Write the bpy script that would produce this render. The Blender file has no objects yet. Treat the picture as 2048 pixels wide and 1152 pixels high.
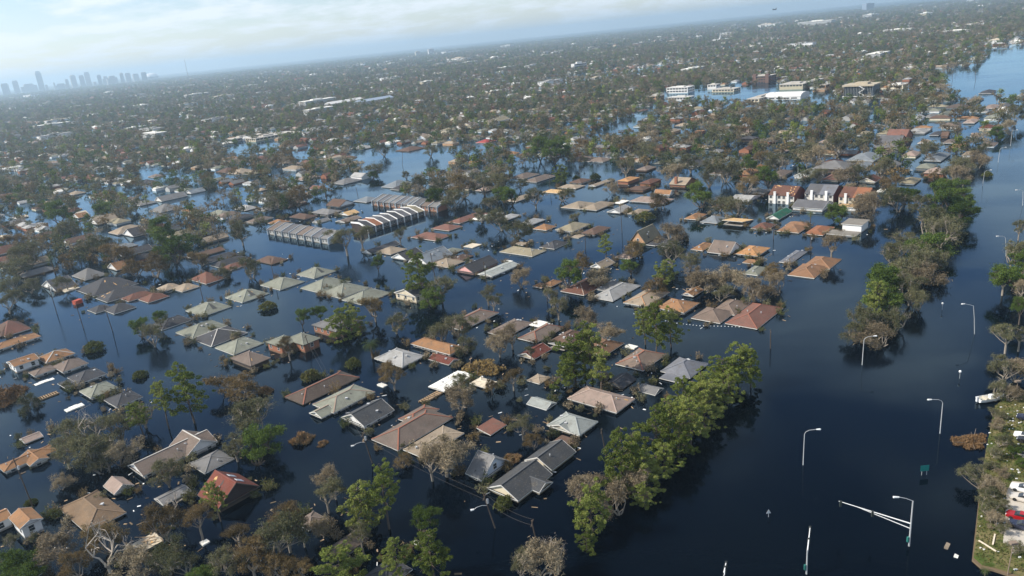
import bpy, math, random
import numpy as np
from mathutils import Vector, Matrix
random.seed(11)
RNG = np.random.default_rng(11)
S = bpy.context.scene
COL = S.collection

# ------------------------------------------------------------------ camera
CAM_H, PITCH, ROLL = 90.0, math.radians(18.465), math.atan(0.1003)
cam = bpy.data.cameras.new("camera")
cam.sensor_width = 36.0
cam.lens = 36.0 * 1500.0 / 2048.0
cam.clip_start, cam.clip_end = 1.0, 120000.0
cam_ob = bpy.data.objects.new("camera", cam)
COL.objects.link(cam_ob)
fw = Vector((0, math.cos(PITCH), -math.sin(PITCH)))
up = Vector((0, math.sin(PITCH), math.cos(PITCH)))
rt = Vector((1, 0, 0))
ir = rt * math.cos(ROLL) - up * math.sin(ROLL)
iu = rt * math.sin(ROLL) + up * math.cos(ROLL)
M = Matrix((ir, iu, -fw)).transposed().to_4x4()
M.translation = Vector((0, 0, CAM_H))
cam_ob.matrix_world = M
S.camera = cam_ob

# ------------------------------------------------------------------ light
SUN_EL = math.radians(40)
SUN_DIR = Vector((-0.998, -0.03, 0)).normalized()      # horizontal direction towards the sun (left of view)
SKY_STRENGTH, SUN_STRENGTH, EXPOSURE = 0.11, 5.0, 0.44
HAZE_DENSITY = 1.18e-4
CLOUD_SEED = 8.3
world = bpy.data.worlds.new("World")
S.world = world
world.use_nodes = True
wn, wl = world.node_tree.nodes, world.node_tree.links
for n in list(wn): wn.remove(n)
sky = wn.new('ShaderNodeTexSky')
sky.sky_type = 'NISHITA'
sky.sun_disc = False
sky.sun_elevation = SUN_EL
sky.sun_rotation = math.atan2(SUN_DIR.x, SUN_DIR.y)
sky.altitude = 50
sky.air_density, sky.dust_density, sky.ozone_density = 1.0, 0.35, 2.0
bg = wn.new('ShaderNodeBackground'); bg.inputs[1].default_value = SKY_STRENGTH
wo = wn.new('ShaderNodeOutputWorld')
# scattered cumulus on a flat cloud deck seen in perspective, over the whole dome
tc = wn.new('ShaderNodeTexCoord'); sx = wn.new('ShaderNodeSeparateXYZ'); wl.new(tc.outputs['Generated'], sx.inputs[0])
def wmath(op, a_, b_=None, c_=None):
    m_ = wn.new('ShaderNodeMath'); m_.operation = op
    for i_, q_ in enumerate((a_, b_, c_)):
        if q_ is None: continue
        if isinstance(q_, (int, float)): m_.inputs[i_].default_value = q_
        else: wl.new(q_, m_.inputs[i_])
    return m_.outputs[0]
den = wmath('ADD', wmath('MAXIMUM', sx.outputs['Z'], 0.0), 0.17)
cv = wn.new('ShaderNodeCombineXYZ'); wl.new(wmath('DIVIDE', sx.outputs['X'], den), cv.inputs[0]); wl.new(wmath('DIVIDE', sx.outputs['Y'], den), cv.inputs[1]); cv.inputs[2].default_value = CLOUD_SEED
ns = wn.new('ShaderNodeTexNoise'); ns.inputs['Scale'].default_value = 2.3; ns.inputs['Detail'].default_value = 10; ns.inputs['Roughness'].default_value = 0.6
wl.new(cv.outputs[0], ns.inputs['Vector'])
rp = wn.new('ShaderNodeValToRGB'); rp.color_ramp.elements[0].position = 0.45; rp.color_ramp.elements[1].position = 0.6
wl.new(ns.outputs['Fac'], rp.inputs[0])
tint = wn.new('ShaderNodeMixRGB'); tint.blend_type = 'MULTIPLY'; tint.inputs[0].default_value = 1; tint.inputs[2].default_value = (.98, .965, 1.04, 1)
wl.new(sky.outputs[0], tint.inputs[1])
cm = wn.new('ShaderNodeMixRGB'); cm.inputs[2].default_value = (6.7, 7.15, 7.6, 1)
wl.new(wmath('MULTIPLY', rp.outputs[0], .8), cm.inputs[0]); wl.new(tint.outputs[0], cm.inputs[1])
wl.new(cm.outputs[0], bg.inputs[0]); wl.new(bg.outputs[0], wo.inputs[0])
sun = bpy.data.lights.new("sun", 'SUN'); sun.energy = SUN_STRENGTH; sun.angle = math.radians(0.53); sun.color = (1.0, 0.93, 0.83)
sun_ob = bpy.data.objects.new("sun", sun); COL.objects.link(sun_ob)
to_sun = Vector((SUN_DIR.x * math.cos(SUN_EL), SUN_DIR.y * math.cos(SUN_EL), math.sin(SUN_EL)))
sun_ob.rotation_euler = to_sun.to_track_quat('Z', 'Y').to_euler()
S.view_settings.view_transform = 'Standard'; S.view_settings.look = 'None'
S.view_settings.exposure = EXPOSURE; S.view_settings.gamma = 1.0
S.view_settings.use_curve_mapping = False
S.render.engine = 'CYCLES'
S.cycles.use_denoising = True
S.cycles.denoiser = 'OPENIMAGEDENOISE'; S.cycles.denoising_input_passes = 'RGB_ALBEDO_NORMAL'; S.cycles.denoising_prefilter = 'ACCURATE'
S.cycles.use_adaptive_sampling = False
S.cycles.pixel_filter_type = 'BLACKMAN_HARRIS'; S.cycles.filter_width = 1.5
S.cycles.sample_clamp_indirect = 3.0
S.cycles.max_bounces = 6; S.cycles.diffuse_bounces = 2; S.cycles.glossy_bounces = 3
S.cycles.transmission_bounces = 2; S.cycles.volume_bounces = 3; S.cycles.transparent_max_bounces = 8
S.cycles.use_fast_gi = False
try: S.cycles.volume_step_rate = 10
except Exception: pass

# ------------------------------------------------------------------ surveyed layout (metres)
HOUSES=[
(-184.48, 262.35, [[0.0, 0.0, 15.05, 7.11, 1.0, 'h', 'C', 0.4]], 'or', 'w', 'win', 'long orange-brown roofed house cut by the left edge, beside open water'),
(-166.44, 237.25, [[0.0, 0.0, 7.77, 7.94, 2.6, 'g', 'C', 0.25]], 'or', 'w', 'win', 'white two-storey block with flat orange-brown roof above the water, far left'),
(-158.74, 242.89, [[0.0, 0.0, 9.33, 8.75, 1.0, 'h', 'C', 0.5]], 'or', 'w', 'win capw', 'orange-brown hip roof with pale ridges touching the white two-storey block'),
(-156.19, 230.08, [[0.0, 0.0, 6.7, 5.84, 1.0, 'h', 'C', 0.35], [7.23, -3.89, 8.02, 9.35, 1.0, 'h', 'C', 0.5]], 'gb', 'w', 'win', 'low grey-brown L-shaped house with white walls, in the left row of five'),
(-137.29, 221.73, [[0.0, 0.0, 8.5, 9.36, 1.0, 'h', 'C', 0.45], [-5.58, -1.17, 4.5, 7.92, 0.9, 'f', 'C', 0.0]], 'dg', 'w', 'win', 'charcoal hip-roofed house with a white porch slab at its near corner'),
(-127.58, 209.65, [[0.0, 0.0, 7.96, 8.94, 1.0, 'h', 'C', 0.45]], 'gg', 'w', 'win', 'grey-green hip-roofed house in the left row, below the charcoal one'),
(-116.13, 201.16, [[0.0, 0.0, 7.56, 8.98, 1.0, 'h', 'C', 0.45]], 'dg', 'w', 'win', 'house with charcoal hip roof right of the charcoal house with white porch'),
(-132.52, 182.54, [[0.0, 0.0, 4.5, 4.5, 0.5, 'g', 'C', 0.3]], 'pk', 'w', '', 'small floating shed with pinkish roof near the left edge'),
(-126.15, 170.25, [[0.0, 0.0, 12.13, 5.23, 1.0, 'h', 'C', 0.4], [1.09, -1.35, 4.5, 7.93, 1.0, 'g', 'A', 0.4]], 'or', 'w', 'win', 'orange-brown house with white walls behind a leaning pole, left edge'),
(-107.96, 139.35, [[0.0, 0.0, 4.5, 7.23, 3.0, 'g', 'A', 0.45], [-3.63, 7.19, 4.5, 5.31, 2.4, 'g', 'C', 0.35]], 'or', 'w', 'win', 'white gabled two-storey house with orange roof, bottom left corner'),
(-96.55, 143.63, [[0.0, 0.0, 8.32, 15.57, 0.6, 'h', '-', 0.5]], 'tnb', 'w', '', 'big brown hip roof with a small back gable, lower left foreground'),
(-94.82, 152.62, [[0.0, 0.0, 4.5, 6.16, 0.8, 'g', 'A', 0.6]], 'pk', 'w', '', 'small steep-gabled shed alone in dark water behind the brown hip roof'),
(-86.95, 164.83, [[0.0, 0.0, 18.71, 8.44, 1.2, 'g', 'C', 0.45], [5.17, -0.21, 8.13, 9.29, 1.2, 'g', 'A', 0.62]], 'gb', 'w', 'win capw', 'long grey-brown gabled house with a tall cross gable, lower left'),
(-76.18, 160.5, [[0.0, 0.0, 7.65, 7.97, 0.3, 'h', '-', 0.45]], 'gy', 'w', '', 'low grey hip roof between the cross-gabled house and the red gabled one'),
(-66.62, 144.79, [[0.0, 0.0, 9.9, 9.19, 1.4, 'g', 'A', 0.72]], 'rd', 'd', 'sky', 'steep red-brown gabled house with dark brick end wall and skylights'),
(-80.24, 147.14, [[0.0, 0.0, 6.46, 4.5, 0.3, 'g', 'C', 0.3]], 'gy', 'w', '', 'narrow grey-roofed shed left of the red-brown gabled house'),
(-78.56, 128.89, [[0.0, 0.0, 6.2, 4.5, 0.8, 'f', 'C', 0.0]], 'bg', 'g', 'wreck', 'flattened pale roof strewn with brush, bottom left'),
(-98.21, 121.77, [[0.0, 0.0, 4.5, 4.5, 1.5, 'g', 'C', 0.4]], 'or', 'w', '', 'house with orange-brown gabled roof in front of the white gabled house at bottom left'),
(-113.56, 257.36, [[0.0, 0.0, 13.91, 12.33, 0.3, 'h', 'C', 0.45]], 'gg', 'w', '', 'grey-green hip roof at the head of a row of three, centre left'),
(-104.04, 248.24, [[0.0, 0.0, 13.73, 13.92, 0.3, 'h', 'C', 0.45]], 'dg', 'w', 'capw', 'dark charcoal hip roof in the middle of a row of three'),
(-93.55, 236.84, [[0.0, 0.0, 11.03, 12.29, 0.3, 'h', 'C', 0.45]], 'gg', 'w', '', 'grey-green hip roof nearest the camera in a row of three'),
(-84.74, 220.89, [[0.0, 0.0, 6.99, 12.45, 1.7, 'h', 'C', 0.4]], 'gb', 'd', '', 'grey-brown hip-roofed house with dark open front beside the grey-green row'),
(-76.48, 229.8, [[0.0, 0.0, 7.03, 9.11, 3.0, 'h', 'C', 0.35], [4.54, -4.62, 6.55, 10.78, 3.0, 'h', 'C', 0.45]], 'gg', 'b', 'win', 'two-storey brick house with grey-green L-shaped hip roof'),
(-61.04, 242.54, [[0.0, 0.0, 11.27, 13.81, 2.8, 'h', '-', 0.35]], 'gy', 'b', 'win', 'two-storey orange-brick house with grey roof among pines'),
(-25.06, 217.57, [[0.0, 0.0, 6.37, 17.76, 1.0, 'h', 'A', 0.5]], 'or', 'w', 'win', 'bright orange hip-roofed house with white sill line, centre'),
(-36.32, 211.76, [[0.0, 0.0, 9.21, 12.93, 0.8, 'h', '-', 0.5]], 'lg', 'w', 'win', 'pale grey hip roof with a darker patch left of the orange roof'),
(-22.68, 208.03, [[0.0, 0.0, 4.5, 9.1, 0.3, 'g', 'A', 0.35]], 'rd', 'w', '', 'small rust-red shed roof just below the bright orange house'),
(-19.64, 191.46, [[0.0, 0.0, 11.65, 6.24, 0.6, 'g', 'C', 0.12]], 'wh', 'w', '', 'long plain white roof floating among trees, centre'),
(-10.48, 188.34, [[0.0, 0.0, 4.5, 6.2, 0.6, 'h', '-', 0.2]], 'bg', 'w', '', 'small pale roof right of the long white roof'),
(-56.73, 196.42, [[0.0, 0.0, 19.51, 9.02, 0.4, 'h', 'C', 0.5]], 'gbd', 'w', 'capr', 'long dark brown hip roof with reddish ridges, centre left foreground'),
(-48.76, 186.77, [[0.0, 0.0, 14.04, 9.49, 0.9, 'h', 'C', 0.4], [-8.1, -1.13, 4.5, 5.56, 0.7, 'g', 'C', 0.4]], 'gg', 'w', 'win capt', 'grey-green roofed white house with small porch between brown and charcoal roofs'),
(-40.54, 175.71, [[0.0, 0.0, 10.07, 9.43, 1.1, 'g', 'C', 0.45]], 'dgg', 'w', 'win', 'small charcoal gabled house with white front, foreground'),
(-27.98, 166.68, [[0.0, 0.0, 18.47, 9.81, 0.4, 'h', 'C', 0.5], [5.77, 4.07, 9.32, 5.57, 0.5, 'h', 'C', 0.4]], 'gb', 'w', 'capr', 'large grey-brown hip roof with reddish ridges, centre foreground'),
(-22.21, 158.99, [[0.0, 0.0, 13.25, 7.29, 0.5, 'h', 'C', 0.2]], 'tn', 'w', '', 'plain tan low roof behind a bare tree in the foreground'),
(-8.3, 163.07, [[0.0, 0.0, 5.87, 4.5, 0.4, 's', 'C', 0.15]], 'rdw', 'w', '', 'small half white half rust-red shed roof, centre foreground'),
(-14.82, 239.08, [[0.0, 0.0, 18.01, 9.22, 0.6, 'h', 'C', 0.45]], 'gb', 'w', 'capr', 'long brown hip roof above the orange house, partly behind trees'),
(-1.79, 227.84, [[0.0, 0.0, 13.49, 8.26, 0.5, 'h', 'C', 0.4]], 'gb', 'w', '', 'house with grey-brown hip roof behind the dark red gabled shed'),
(7.87, 220.9, [[0.0, 0.0, 14.23, 7.59, 0.4, 'h', 'C', 0.5]], 'gb', 'w', 'capr', 'grey-brown hip roof with reddish ridges right of the yellow debris'),
(7.45, 228.9, [[0.0, 0.0, 4.77, 4.65, 0.5, 'f', 'C', 0.0]], 'wh', 'w', '', 'torn white roof sheet lying between brown hip roofs'),
(16.12, 215.3, [[0.0, 0.0, 10.58, 7.28, 0.3, 'h', '-', 0.5]], 'br', 'w', '', 'dark brown hip roof touching scattered debris behind tall pines'),
(4.86, 205.81, [[0.0, 0.0, 8.48, 6.36, 0.6, 'g', 'C', 0.4]], 'rd', 'c', '', 'dark red gabled shed with pale green front, centre'),
(12.94, 208.98, [[0.0, 0.0, 4.5, 5.97, 0.2, 's', 'A', 0.3]], 'lg', 'w', '', 'tilted pale grey roof panel among debris beside the red shed'),
(25.31, 205.06, [[0.0, 0.0, 10.33, 7.96, 0.4, 'h', 'C', 0.45]], 'orb', 'w', '', 'brown hip roof half hidden behind tall pines, with loose boards'),
(34.31, 193.78, [[0.0, 0.0, 12.47, 8.99, 0.4, 'h', 'C', 0.5]], 'gbo', 'w', 'capr', 'brown hip roof with red ridge, left of the grey hip roof by the median'),
(44.57, 185.4, [[0.0, 0.0, 10.36, 8.85, 0.5, 'h', '-', 0.5], [-6.61, -0.72, 4.5, 6.79, 0.45, 'f', 'C', 0.0]], 'gyb', 'w', '', 'blue-grey pyramid hip roof beside the row of median pines'),
(26.19, 180.9, [[0.0, 0.0, 6.75, 5.85, 0.4, 'g', 'C', 0.45]], 'dg', 'g', '', 'broken black roof with an open gable behind the pinkish roof'),
(33.16, 175.08, [[0.0, 0.0, 4.5, 5.3, 0.2, 'g', 'A', 0.4]], 'gy', 'w', '', 'small grey floating shed roof right of the pinkish house'),
(19.71, 171.56, [[0.0, 0.0, 8.49, 14.97, 0.8, 'h', 'A', 0.5]], 'pk', 'w', 'patch', 'large pinkish-brown roof with torn orange patches, right of centre'),
(4.66, 173.42, [[0.0, 0.0, 4.5, 6.47, 0.2, 'g', 'A', 0.4]], 'ggl', 'w', '', 'small pale green-grey shed roof alone in dark water'),
(11.19, 160.17, [[0.0, 0.0, 7.64, 9.62, 0.9, 'h', '-', 0.6], [-1.64, 0.99, 4.51, 6.69, 0.9, 'g', 'C', 0.35]], 'ggl', 'c', 'win', 'pale green-grey roofed cream house with a lit front gable, foreground'),
(4.81, 187.8, [[0.0, 0.0, 4.72, 4.5, 0.3, 'h', '-', 0.25]], 'tn', 'w', '', 'tiny square tan roof alone in dark water near centre'),
(8.37, 152.98, [[0.0, 0.0, 4.5, 4.5, 0.4, 'f', 'C', 0.0]], 'br', 'w', '', 'small flat brown roof behind the long charcoal roof'),
(-2.44, 137.75, [[0.0, 0.0, 11.46, 8.65, 1.0, 'g', 'C', 0.5], [11.27, 0.57, 8.93, 7.68, 1.0, 'g', 'C', 0.5], [1.16, -3.99, 4.5, 4.5, 1.0, 'g', 'A', 0.5]], 'dgg', 'c', '', 'long charcoal gabled house with pale front wall, bottom centre'),
(-9.22, 144.39, [[0.0, 0.0, 9.02, 5.05, 1.0, 'g', 'A', 0.75]], 'gy', 'B', 'win', 'grey-roofed house with pale blue shaded gable wall, bottom centre'),
(-45.59, 131.73, [[0.0, 0.0, 4.5, 4.85, 0.5, 'h', '-', 0.5]], 'gb', 'w', '', 'small grey-brown hip roof hidden among bottom trees'),
(-36.38, 122.03, [[0.0, 0.0, 7.08, 4.5, 1.0, 'h', 'C', 0.5]], 'gbd', 'B', '', 'dark grey-brown roof with pale side wall among bottom pines'),
(-27.45, 113.23, [[0.0, 0.0, 6.42, 6.02, 0.5, 'h', '-', 0.45]], 'dg', 'w', '', 'dark grey roof at the bottom edge behind pines'),
(-286.87, 429.27, [[0.0, 0.0, 23.67, 14.78, 0.8, 'h', 'C', 0.5]], 'rdb', 'w', '', 'long reddish-brown roof at the left edge behind trees'),
(-209.46, 338.11, [[0.0, 0.0, 9.3, 18.24, 0.6, 'g', 'C', 0.4]], 'dg', 'w', 'wreck', 'dark collapsed roof with white bent edge, left'),
(-182.21, 327.9, [[0.0, 0.0, 19.56, 21.0, 0.5, 'h', 'C', 0.5], [-1.33, -19.45, 18.02, 12.82, 0.5, 'h', 'C', 0.5]], 'dg', 'w', 'patch', 'big dark grey roof with orange bare patches, left'),
(-159.45, 307.91, [[0.0, 0.0, 11.05, 8.08, 0.4, 'h', 'C', 0.5], [2.54, -9.9, 9.16, 9.34, 0.4, 'h', '-', 0.55]], 'brr', 'w', 'capw', 'red-brown double hip roof beside the big dark patched roof'),
(-169.08, 294.82, [[0.0, 0.0, 7.08, 8.79, 0.4, 'h', 'C', 0.45], [4.49, -8.32, 8.95, 10.29, 0.4, 'h', 'C', 0.55]], 'dg', 'w', 'capw', 'dark grey double hip roof standing in pale water, left'),
(-149.59, 316.95, [[0.0, 0.0, 7.75, 8.55, 0.4, 'h', 'C', 0.5], [3.45, -8.43, 8.22, 9.92, 0.4, 'h', '-', 0.5]], 'tn', 'w', 'patch', 'small beige hip roof with orange bare sheathing, left of centre'),
(-135.38, 324.79, [[0.0, 0.0, 9.73, 15.52, 0.4, 'h', 'C', 0.5]], 'brr', 'w', 'capw', 'red-brown hip roof beside a flooded street, left of centre'),
(-119.58, 280.98, [[0.0, 0.0, 12.05, 13.84, 0.3, 'h', '-', 0.5]], 'gg', 'w', 'dpatch', 'grey-green hip roof with dark patch, nearest of the scattered green-grey roofs on the left'),
(-108.07, 293.33, [[0.0, 0.0, 12.26, 13.5, 0.3, 'h', '-', 0.5]], 'gg', 'w', 'dpatch', 'grey-green hip roof with dark patch right of its twin by the flooded street'),
(-142.68, 360.59, [[0.0, 0.0, 18.71, 7.74, 0.4, 'h', 'C', 0.5]], 'dg', 'w', '', 'house with charcoal hip roof, second-nearest left of the lone brown hip roof'),
(-133.91, 351.45, [[0.0, 0.0, 16.98, 8.51, 0.4, 'h', 'C', 0.5]], 'dg', 'w', '', 'house with charcoal hip roof, nearest left of the lone brown hip roof'),
(-128.45, 341.74, [[0.0, 0.0, 11.78, 8.43, 0.4, 'h', 'C', 0.45]], 'brr', 'w', '', 'house with red-brown hip roof left of the lone brown hip roof'),
(-129.41, 268.48, [[0.0, 0.0, 11.76, 10.44, 0.3, 'h', 'C', 0.4]], 'dg', 'w', '', 'house with charcoal hip roof left of the row of three hip roofs'),
(-262.65, 490.31, [[0.0, 0.0, 14.13, 15.34, 0.8, 'g', 'C', 0.5]], 'tn', 'w', '', 'house with tan gabled roof, second-nearest right of the reddish roof at the left edge'),
(-229.24, 452.14, [[0.0, 0.0, 18.22, 14.09, 0.8, 'h', 'C', 0.5]], 'tn', 'w', '', 'house with tan hip roof behind the big dark patched roof'),
(-219.24, 439.24, [[0.0, 0.0, 8.45, 14.86, 0.7, 'g', 'C', 0.5]], 'dg', 'w', '', 'house with charcoal gabled roof, second-nearest behind the big dark patched roof'),
(-175.57, 389.24, [[0.0, 0.0, 10.08, 9.92, 0.8, 'g', 'C', 0.6]], 'br', 'w', '', 'house with brown gabled roof right of the big dark patched roof'),
(-153.62, 372.64, [[0.0, 0.0, 17.79, 8.75, 0.5, 'g', 'C', 0.3]], 'br', 'w', '', 'house with brown gabled roof left of the lone brown hip roof'),
(-192.95, 361.83, [[0.0, 0.0, 6.43, 11.56, 0.6, 'g', 'C', 0.5]], 'or', 'w', '', 'house with orange-brown gabled roof behind the big dark patched roof'),
(-202.4, 352.15, [[0.0, 0.0, 10.33, 16.7, 0.6, 'h', 'C', 0.5]], 'gy', 'w', '', 'house with grey hip roof left of the big dark patched roof'),
(-245.25, 557.47, [[0.0, 0.0, 19.77, 11.86, 0.6, 'g', 'C', 0.5]], 'gy', 'w', '', 'house with grey gabled roof left of the long pale school block'),
(-231.05, 513.88, [[0.0, 0.0, 16.26, 18.17, 0.5, 'h', 'C', 0.5]], 'gy', 'w', '', 'house with grey hip roof left of the lone brown hip roof'),
(-181.25, 477.84, [[0.0, 0.0, 10.41, 16.36, 0.5, 'h', '-', 0.5]], 'gg', 'w', '', 'house with grey-green hip roof, nearest left of the grey-blue townhouse row'),
(-166.93, 486.47, [[0.0, 0.0, 9.88, 14.5, 0.6, 'h', '-', 0.5]], 'lg', 'w', '', 'house with pale grey hip roof, nearest left of the grey-blue townhouse row'),
(-318.02, 554.22, [[0.0, 0.0, 8.88, 18.83, 0.5, 'h', '-', 0.4]], 'tn', 'w', '', 'house with tan hip roof right of the reddish roof at the left edge'),
(-293.22, 521.66, [[0.0, 0.0, 5.78, 15.12, 0.5, 'g', 'C', 0.4]], 'bg', 'w', '', 'house with beige gabled roof right of the reddish roof at the left edge'),
(-196.67, 279.64, [[0.0, 0.0, 8.98, 16.74, 0.6, 'h', 'C', 0.5]], 'rdb', 'w', '', 'house with reddish-brown hip roof left of the charcoal house with white porch'),
(-197.26, 279.7, [[0.0, 0.0, 10.47, 14.62, 0.6, 'h', 'C', 0.5]], 'br', 'w', '', 'house with brown hip roof left of the charcoal house with white porch'),
(-112.4, 346.15, [[0.0, 0.0, 9.02, 14.42, 0.4, 'h', '-', 0.5]], 'br', 'w', '', 'brown hip roof alone beside a pole in pale water'),
(-96.77, 305.71, [[0.0, 0.0, 12.04, 15.05, 0.3, 'h', '-', 0.5]], 'gg', 'w', '', 'grey-green hip roof standing left of two overlapping green-grey roofs'),
(-84.79, 316.95, [[0.0, 0.0, 11.57, 13.32, 0.3, 'h', '-', 0.5]], 'gg', 'w', 'dpatch', 'grey-green hip roof with dark patch, farthest of the green-grey cluster'),
(-76.54, 297.13, [[0.0, 0.0, 15.46, 13.65, 0.3, 'h', 'C', 0.5]], 'gg', 'w', '', 'grey-green hip roof in front of a pale cloud reflection'),
(-66.72, 286.8, [[0.0, 0.0, 14.19, 13.47, 0.3, 'h', 'C', 0.5]], 'gg', 'w', '', 'house with grey-green hip roof right of the clustered grey-green hip roofs'),
(-56.35, 276.54, [[0.0, 0.0, 14.91, 12.11, 0.3, 'h', 'C', 0.5]], 'gg', 'w', '', 'grey-green hip roof nearest the cream two-storey house'),
(-36.63, 269.72, [[0.0, 0.0, 10.36, 12.26, 2.8, 'g', 'C', 0.35]], 'dg', 'c', 'win', 'cream two-storey gabled house under a leaning pine, centre'),
(-106.33, 445.04, [[0.0, 0.0, 10.81, 17.46, 1.2, 'h', 'A', 0.4]], 'gy', 'g', 'win', 'grey hip-roofed hall with grey walls behind the townhouse rows'),
(-101.95, 467.06, [[0.0, 0.0, 12.28, 13.97, 0.8, 'g', 'A', 0.5]], 'br', 'w', '', 'brown gabled house with white front behind the townhouse rows'),
(-91.38, 436.73, [[0.0, 0.0, 8.44, 9.88, 0.6, 'g', 'C', 0.3]], 'pw', 'w', '', 'house with bare plywood gabled roof left of the white townhouse row'),
(-88.54, 419.94, [[0.0, 0.0, 12.32, 9.08, 0.5, 'g', 'C', 0.2]], 'gb', 'w', '', 'house with grey-brown gabled roof left of the white townhouse row'),
(-105.01, 424.1, [[0.0, 0.0, 8.42, 6.14, 0.3, 'g', 'C', 0.4]], 'gy', 'w', '', 'house with grey gabled roof right of the grey-blue townhouse row'),
(-131.15, 431.02, [[0.0, 0.0, 8.56, 11.05, 0.6, 'h', '-', 0.5]], 'or', 'w', '', 'house with orange-brown hip roof left of the grey-blue townhouse row'),
(-119.37, 441.04, [[0.0, 0.0, 9.4, 16.78, 0.6, 'h', '-', 0.45]], 'br', 'w', '', 'house with brown hip roof behind the grey-blue townhouse row'),
(-85.98, 473.56, [[0.0, 0.0, 12.17, 13.31, 0.6, 'h', '-', 0.4]], 'bl', 'w', '', 'house with blue-grey hip roof left of the brick townhouse row'),
(-30.2, 376.74, [[0.0, 0.0, 10.09, 13.38, 0.5, 'h', '-', 0.35]], 'rdp', 'w', '', 'house with rose-red hip roof, second-nearest behind the big white-gabled house'),
(-37.18, 361.3, [[0.0, 0.0, 11.09, 18.03, 0.5, 'h', '-', 0.35]], 'rdp', 'w', '', 'house with rose-red hip roof, nearest behind the big white-gabled house'),
(-11.54, 391.35, [[0.0, 0.0, 11.42, 7.67, 0.5, 'h', 'C', 0.4]], 'wh', 'w', '', 'house with white hip roof right of the brick townhouse row'),
(-19.1, 394.12, [[0.0, 0.0, 23.41, 8.74, 0.5, 'h', 'C', 0.4]], 'rdp', 'w', '', 'house with rose-red hip roof right of the brick townhouse row'),
(-16.21, 336.46, [[0.0, 0.0, 6.24, 5.99, 0.3, 'f', 'C', 0.0]], 'bg', 'w', '', 'house with beige flat roof behind the pink-gabled house'),
(-60.13, 347.84, [[0.0, 0.0, 18.09, 7.25, 0.4, 'g', 'C', 0.4]], 'dg', 'w', '', 'long dark collapsed roof in front of the white townhouse row'),
(-54.83, 341.58, [[0.0, 0.0, 10.27, 11.47, 0.5, 'h', 'C', 0.4]], 'tn', 'w', '', 'house with tan hip roof left of the big white-gabled house'),
(-45.58, 328.68, [[0.0, 0.0, 11.0, 10.3, 0.8, 'g', 'C', 0.45]], 'dg', 'w', '', 'house with charcoal gabled roof left of the big white-gabled house'),
(-34.37, 320.41, [[0.0, 0.0, 16.17, 11.59, 1.0, 'g', 'C', 0.55]], 'bl', 'w', '', 'pale blue-grey roofed house with big white gable, centre'),
(-26.86, 311.19, [[0.0, 0.0, 9.9, 11.93, 0.5, 'h', 'C', 0.4]], 'tn', 'w', '', 'house with tan hip roof right of the big white-gabled house'),
(-25.81, 329.71, [[0.0, 0.0, 8.89, 7.48, 0.5, 'h', '-', 0.4]], 'gg', 'w', '', 'house with grey-green hip roof right of the big white-gabled house'),
(-20.89, 317.6, [[0.0, 0.0, 8.72, 6.9, 0.4, 'h', 'C', 0.4]], 'br', 'w', '', 'house with brown hip roof left of the pink-gabled house'),
(-13.48, 299.81, [[0.0, 0.0, 15.59, 10.27, 1.0, 'g', 'C', 0.5]], 'dg', 'p', '', 'dark gabled house with pink front wall, centre'),
(-4.5, 292.66, [[0.0, 0.0, 17.39, 7.83, 0.9, 'g', 'C', 0.2]], 'ggl', 'w', 'win', 'white house with pale green-grey flat roof, below the pink gable'),
(6.31, 317.9, [[0.0, 0.0, 9.74, 18.85, 0.4, 'h', 'A', 0.4]], 'tng', 'w', '', 'wide tan-green hip roof in dark water, centre'),
(6.36, 330.55, [[0.0, 0.0, 4.61, 5.67, 0.5, 'f', 'C', 0.0]], 'tn', 'w', '', 'house with tan flat roof right of the pink-gabled house'),
(20.68, 322.95, [[0.0, 0.0, 10.84, 8.43, 0.4, 'h', '-', 0.55]], 'dg', 'w', '', 'dark hip roof with a white panel on it, centre'),
(32.02, 349.54, [[0.0, 0.0, 14.67, 10.45, 1.0, 'h', 'C', 0.45]], 'tng', 'w', 'win', 'pale grey-tan hip-roofed white house right of centre'),
(41.63, 339.25, [[0.0, 0.0, 13.75, 7.93, 0.9, 'h', 'C', 0.45]], 'br', 'w', 'win', 'dark brown hip-roofed house with white walls and a red ridge'),
(32.56, 334.18, [[0.0, 0.0, 5.64, 4.82, 0.3, 'f', 'C', 0.0]], 'tn', 'w', '', 'house with tan flat roof left of the steep A-frame house'),
(18.78, 355.85, [[0.0, 0.0, 8.1, 8.56, 0.5, 'h', '-', 0.55]], 'or', 'w', '', 'house with orange-brown hip roof, second-nearest right of the pink-gabled house'),
(13.41, 369.75, [[0.0, 0.0, 12.18, 7.95, 0.7, 'h', 'C', 0.4]], 'lg', 'w', '', 'house with pale grey hip roof, second-nearest behind the pink-gabled house'),
(2.21, 386.26, [[0.0, 0.0, 11.05, 7.83, 0.6, 'h', 'C', 0.4]], 'lg', 'w', '', 'house with pale grey hip roof, nearest behind the pink-gabled house'),
(-7.69, 393.65, [[0.0, 0.0, 14.34, 7.0, 0.6, 'h', 'C', 0.4]], 'gg', 'w', '', 'house with grey-green hip roof behind the pink-gabled house'),
(60.61, 317.86, [[0.0, 0.0, 13.23, 8.07, 0.5, 'g', 'C', 1.25]], 'tng', 't', 'win', 'steep A-frame tan-brick house with pale roof and dormers'),
(69.62, 308.52, [[0.0, 0.0, 13.68, 6.44, 0.5, 'h', 'C', 0.5], [-1.96, 5.47, 11.41, 4.61, 0.6, 'f', 'C', 0.0]], 'dg', 'w', '', 'dark hip roof with white sheet, right of the A-frame house'),
(80.24, 297.3, [[0.0, 0.0, 10.51, 5.31, 0.4, 'h', '-', 0.5]], 'or', 'w', '', 'house with orange-brown hip roof left of the tall grey-brown gable'),
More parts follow.
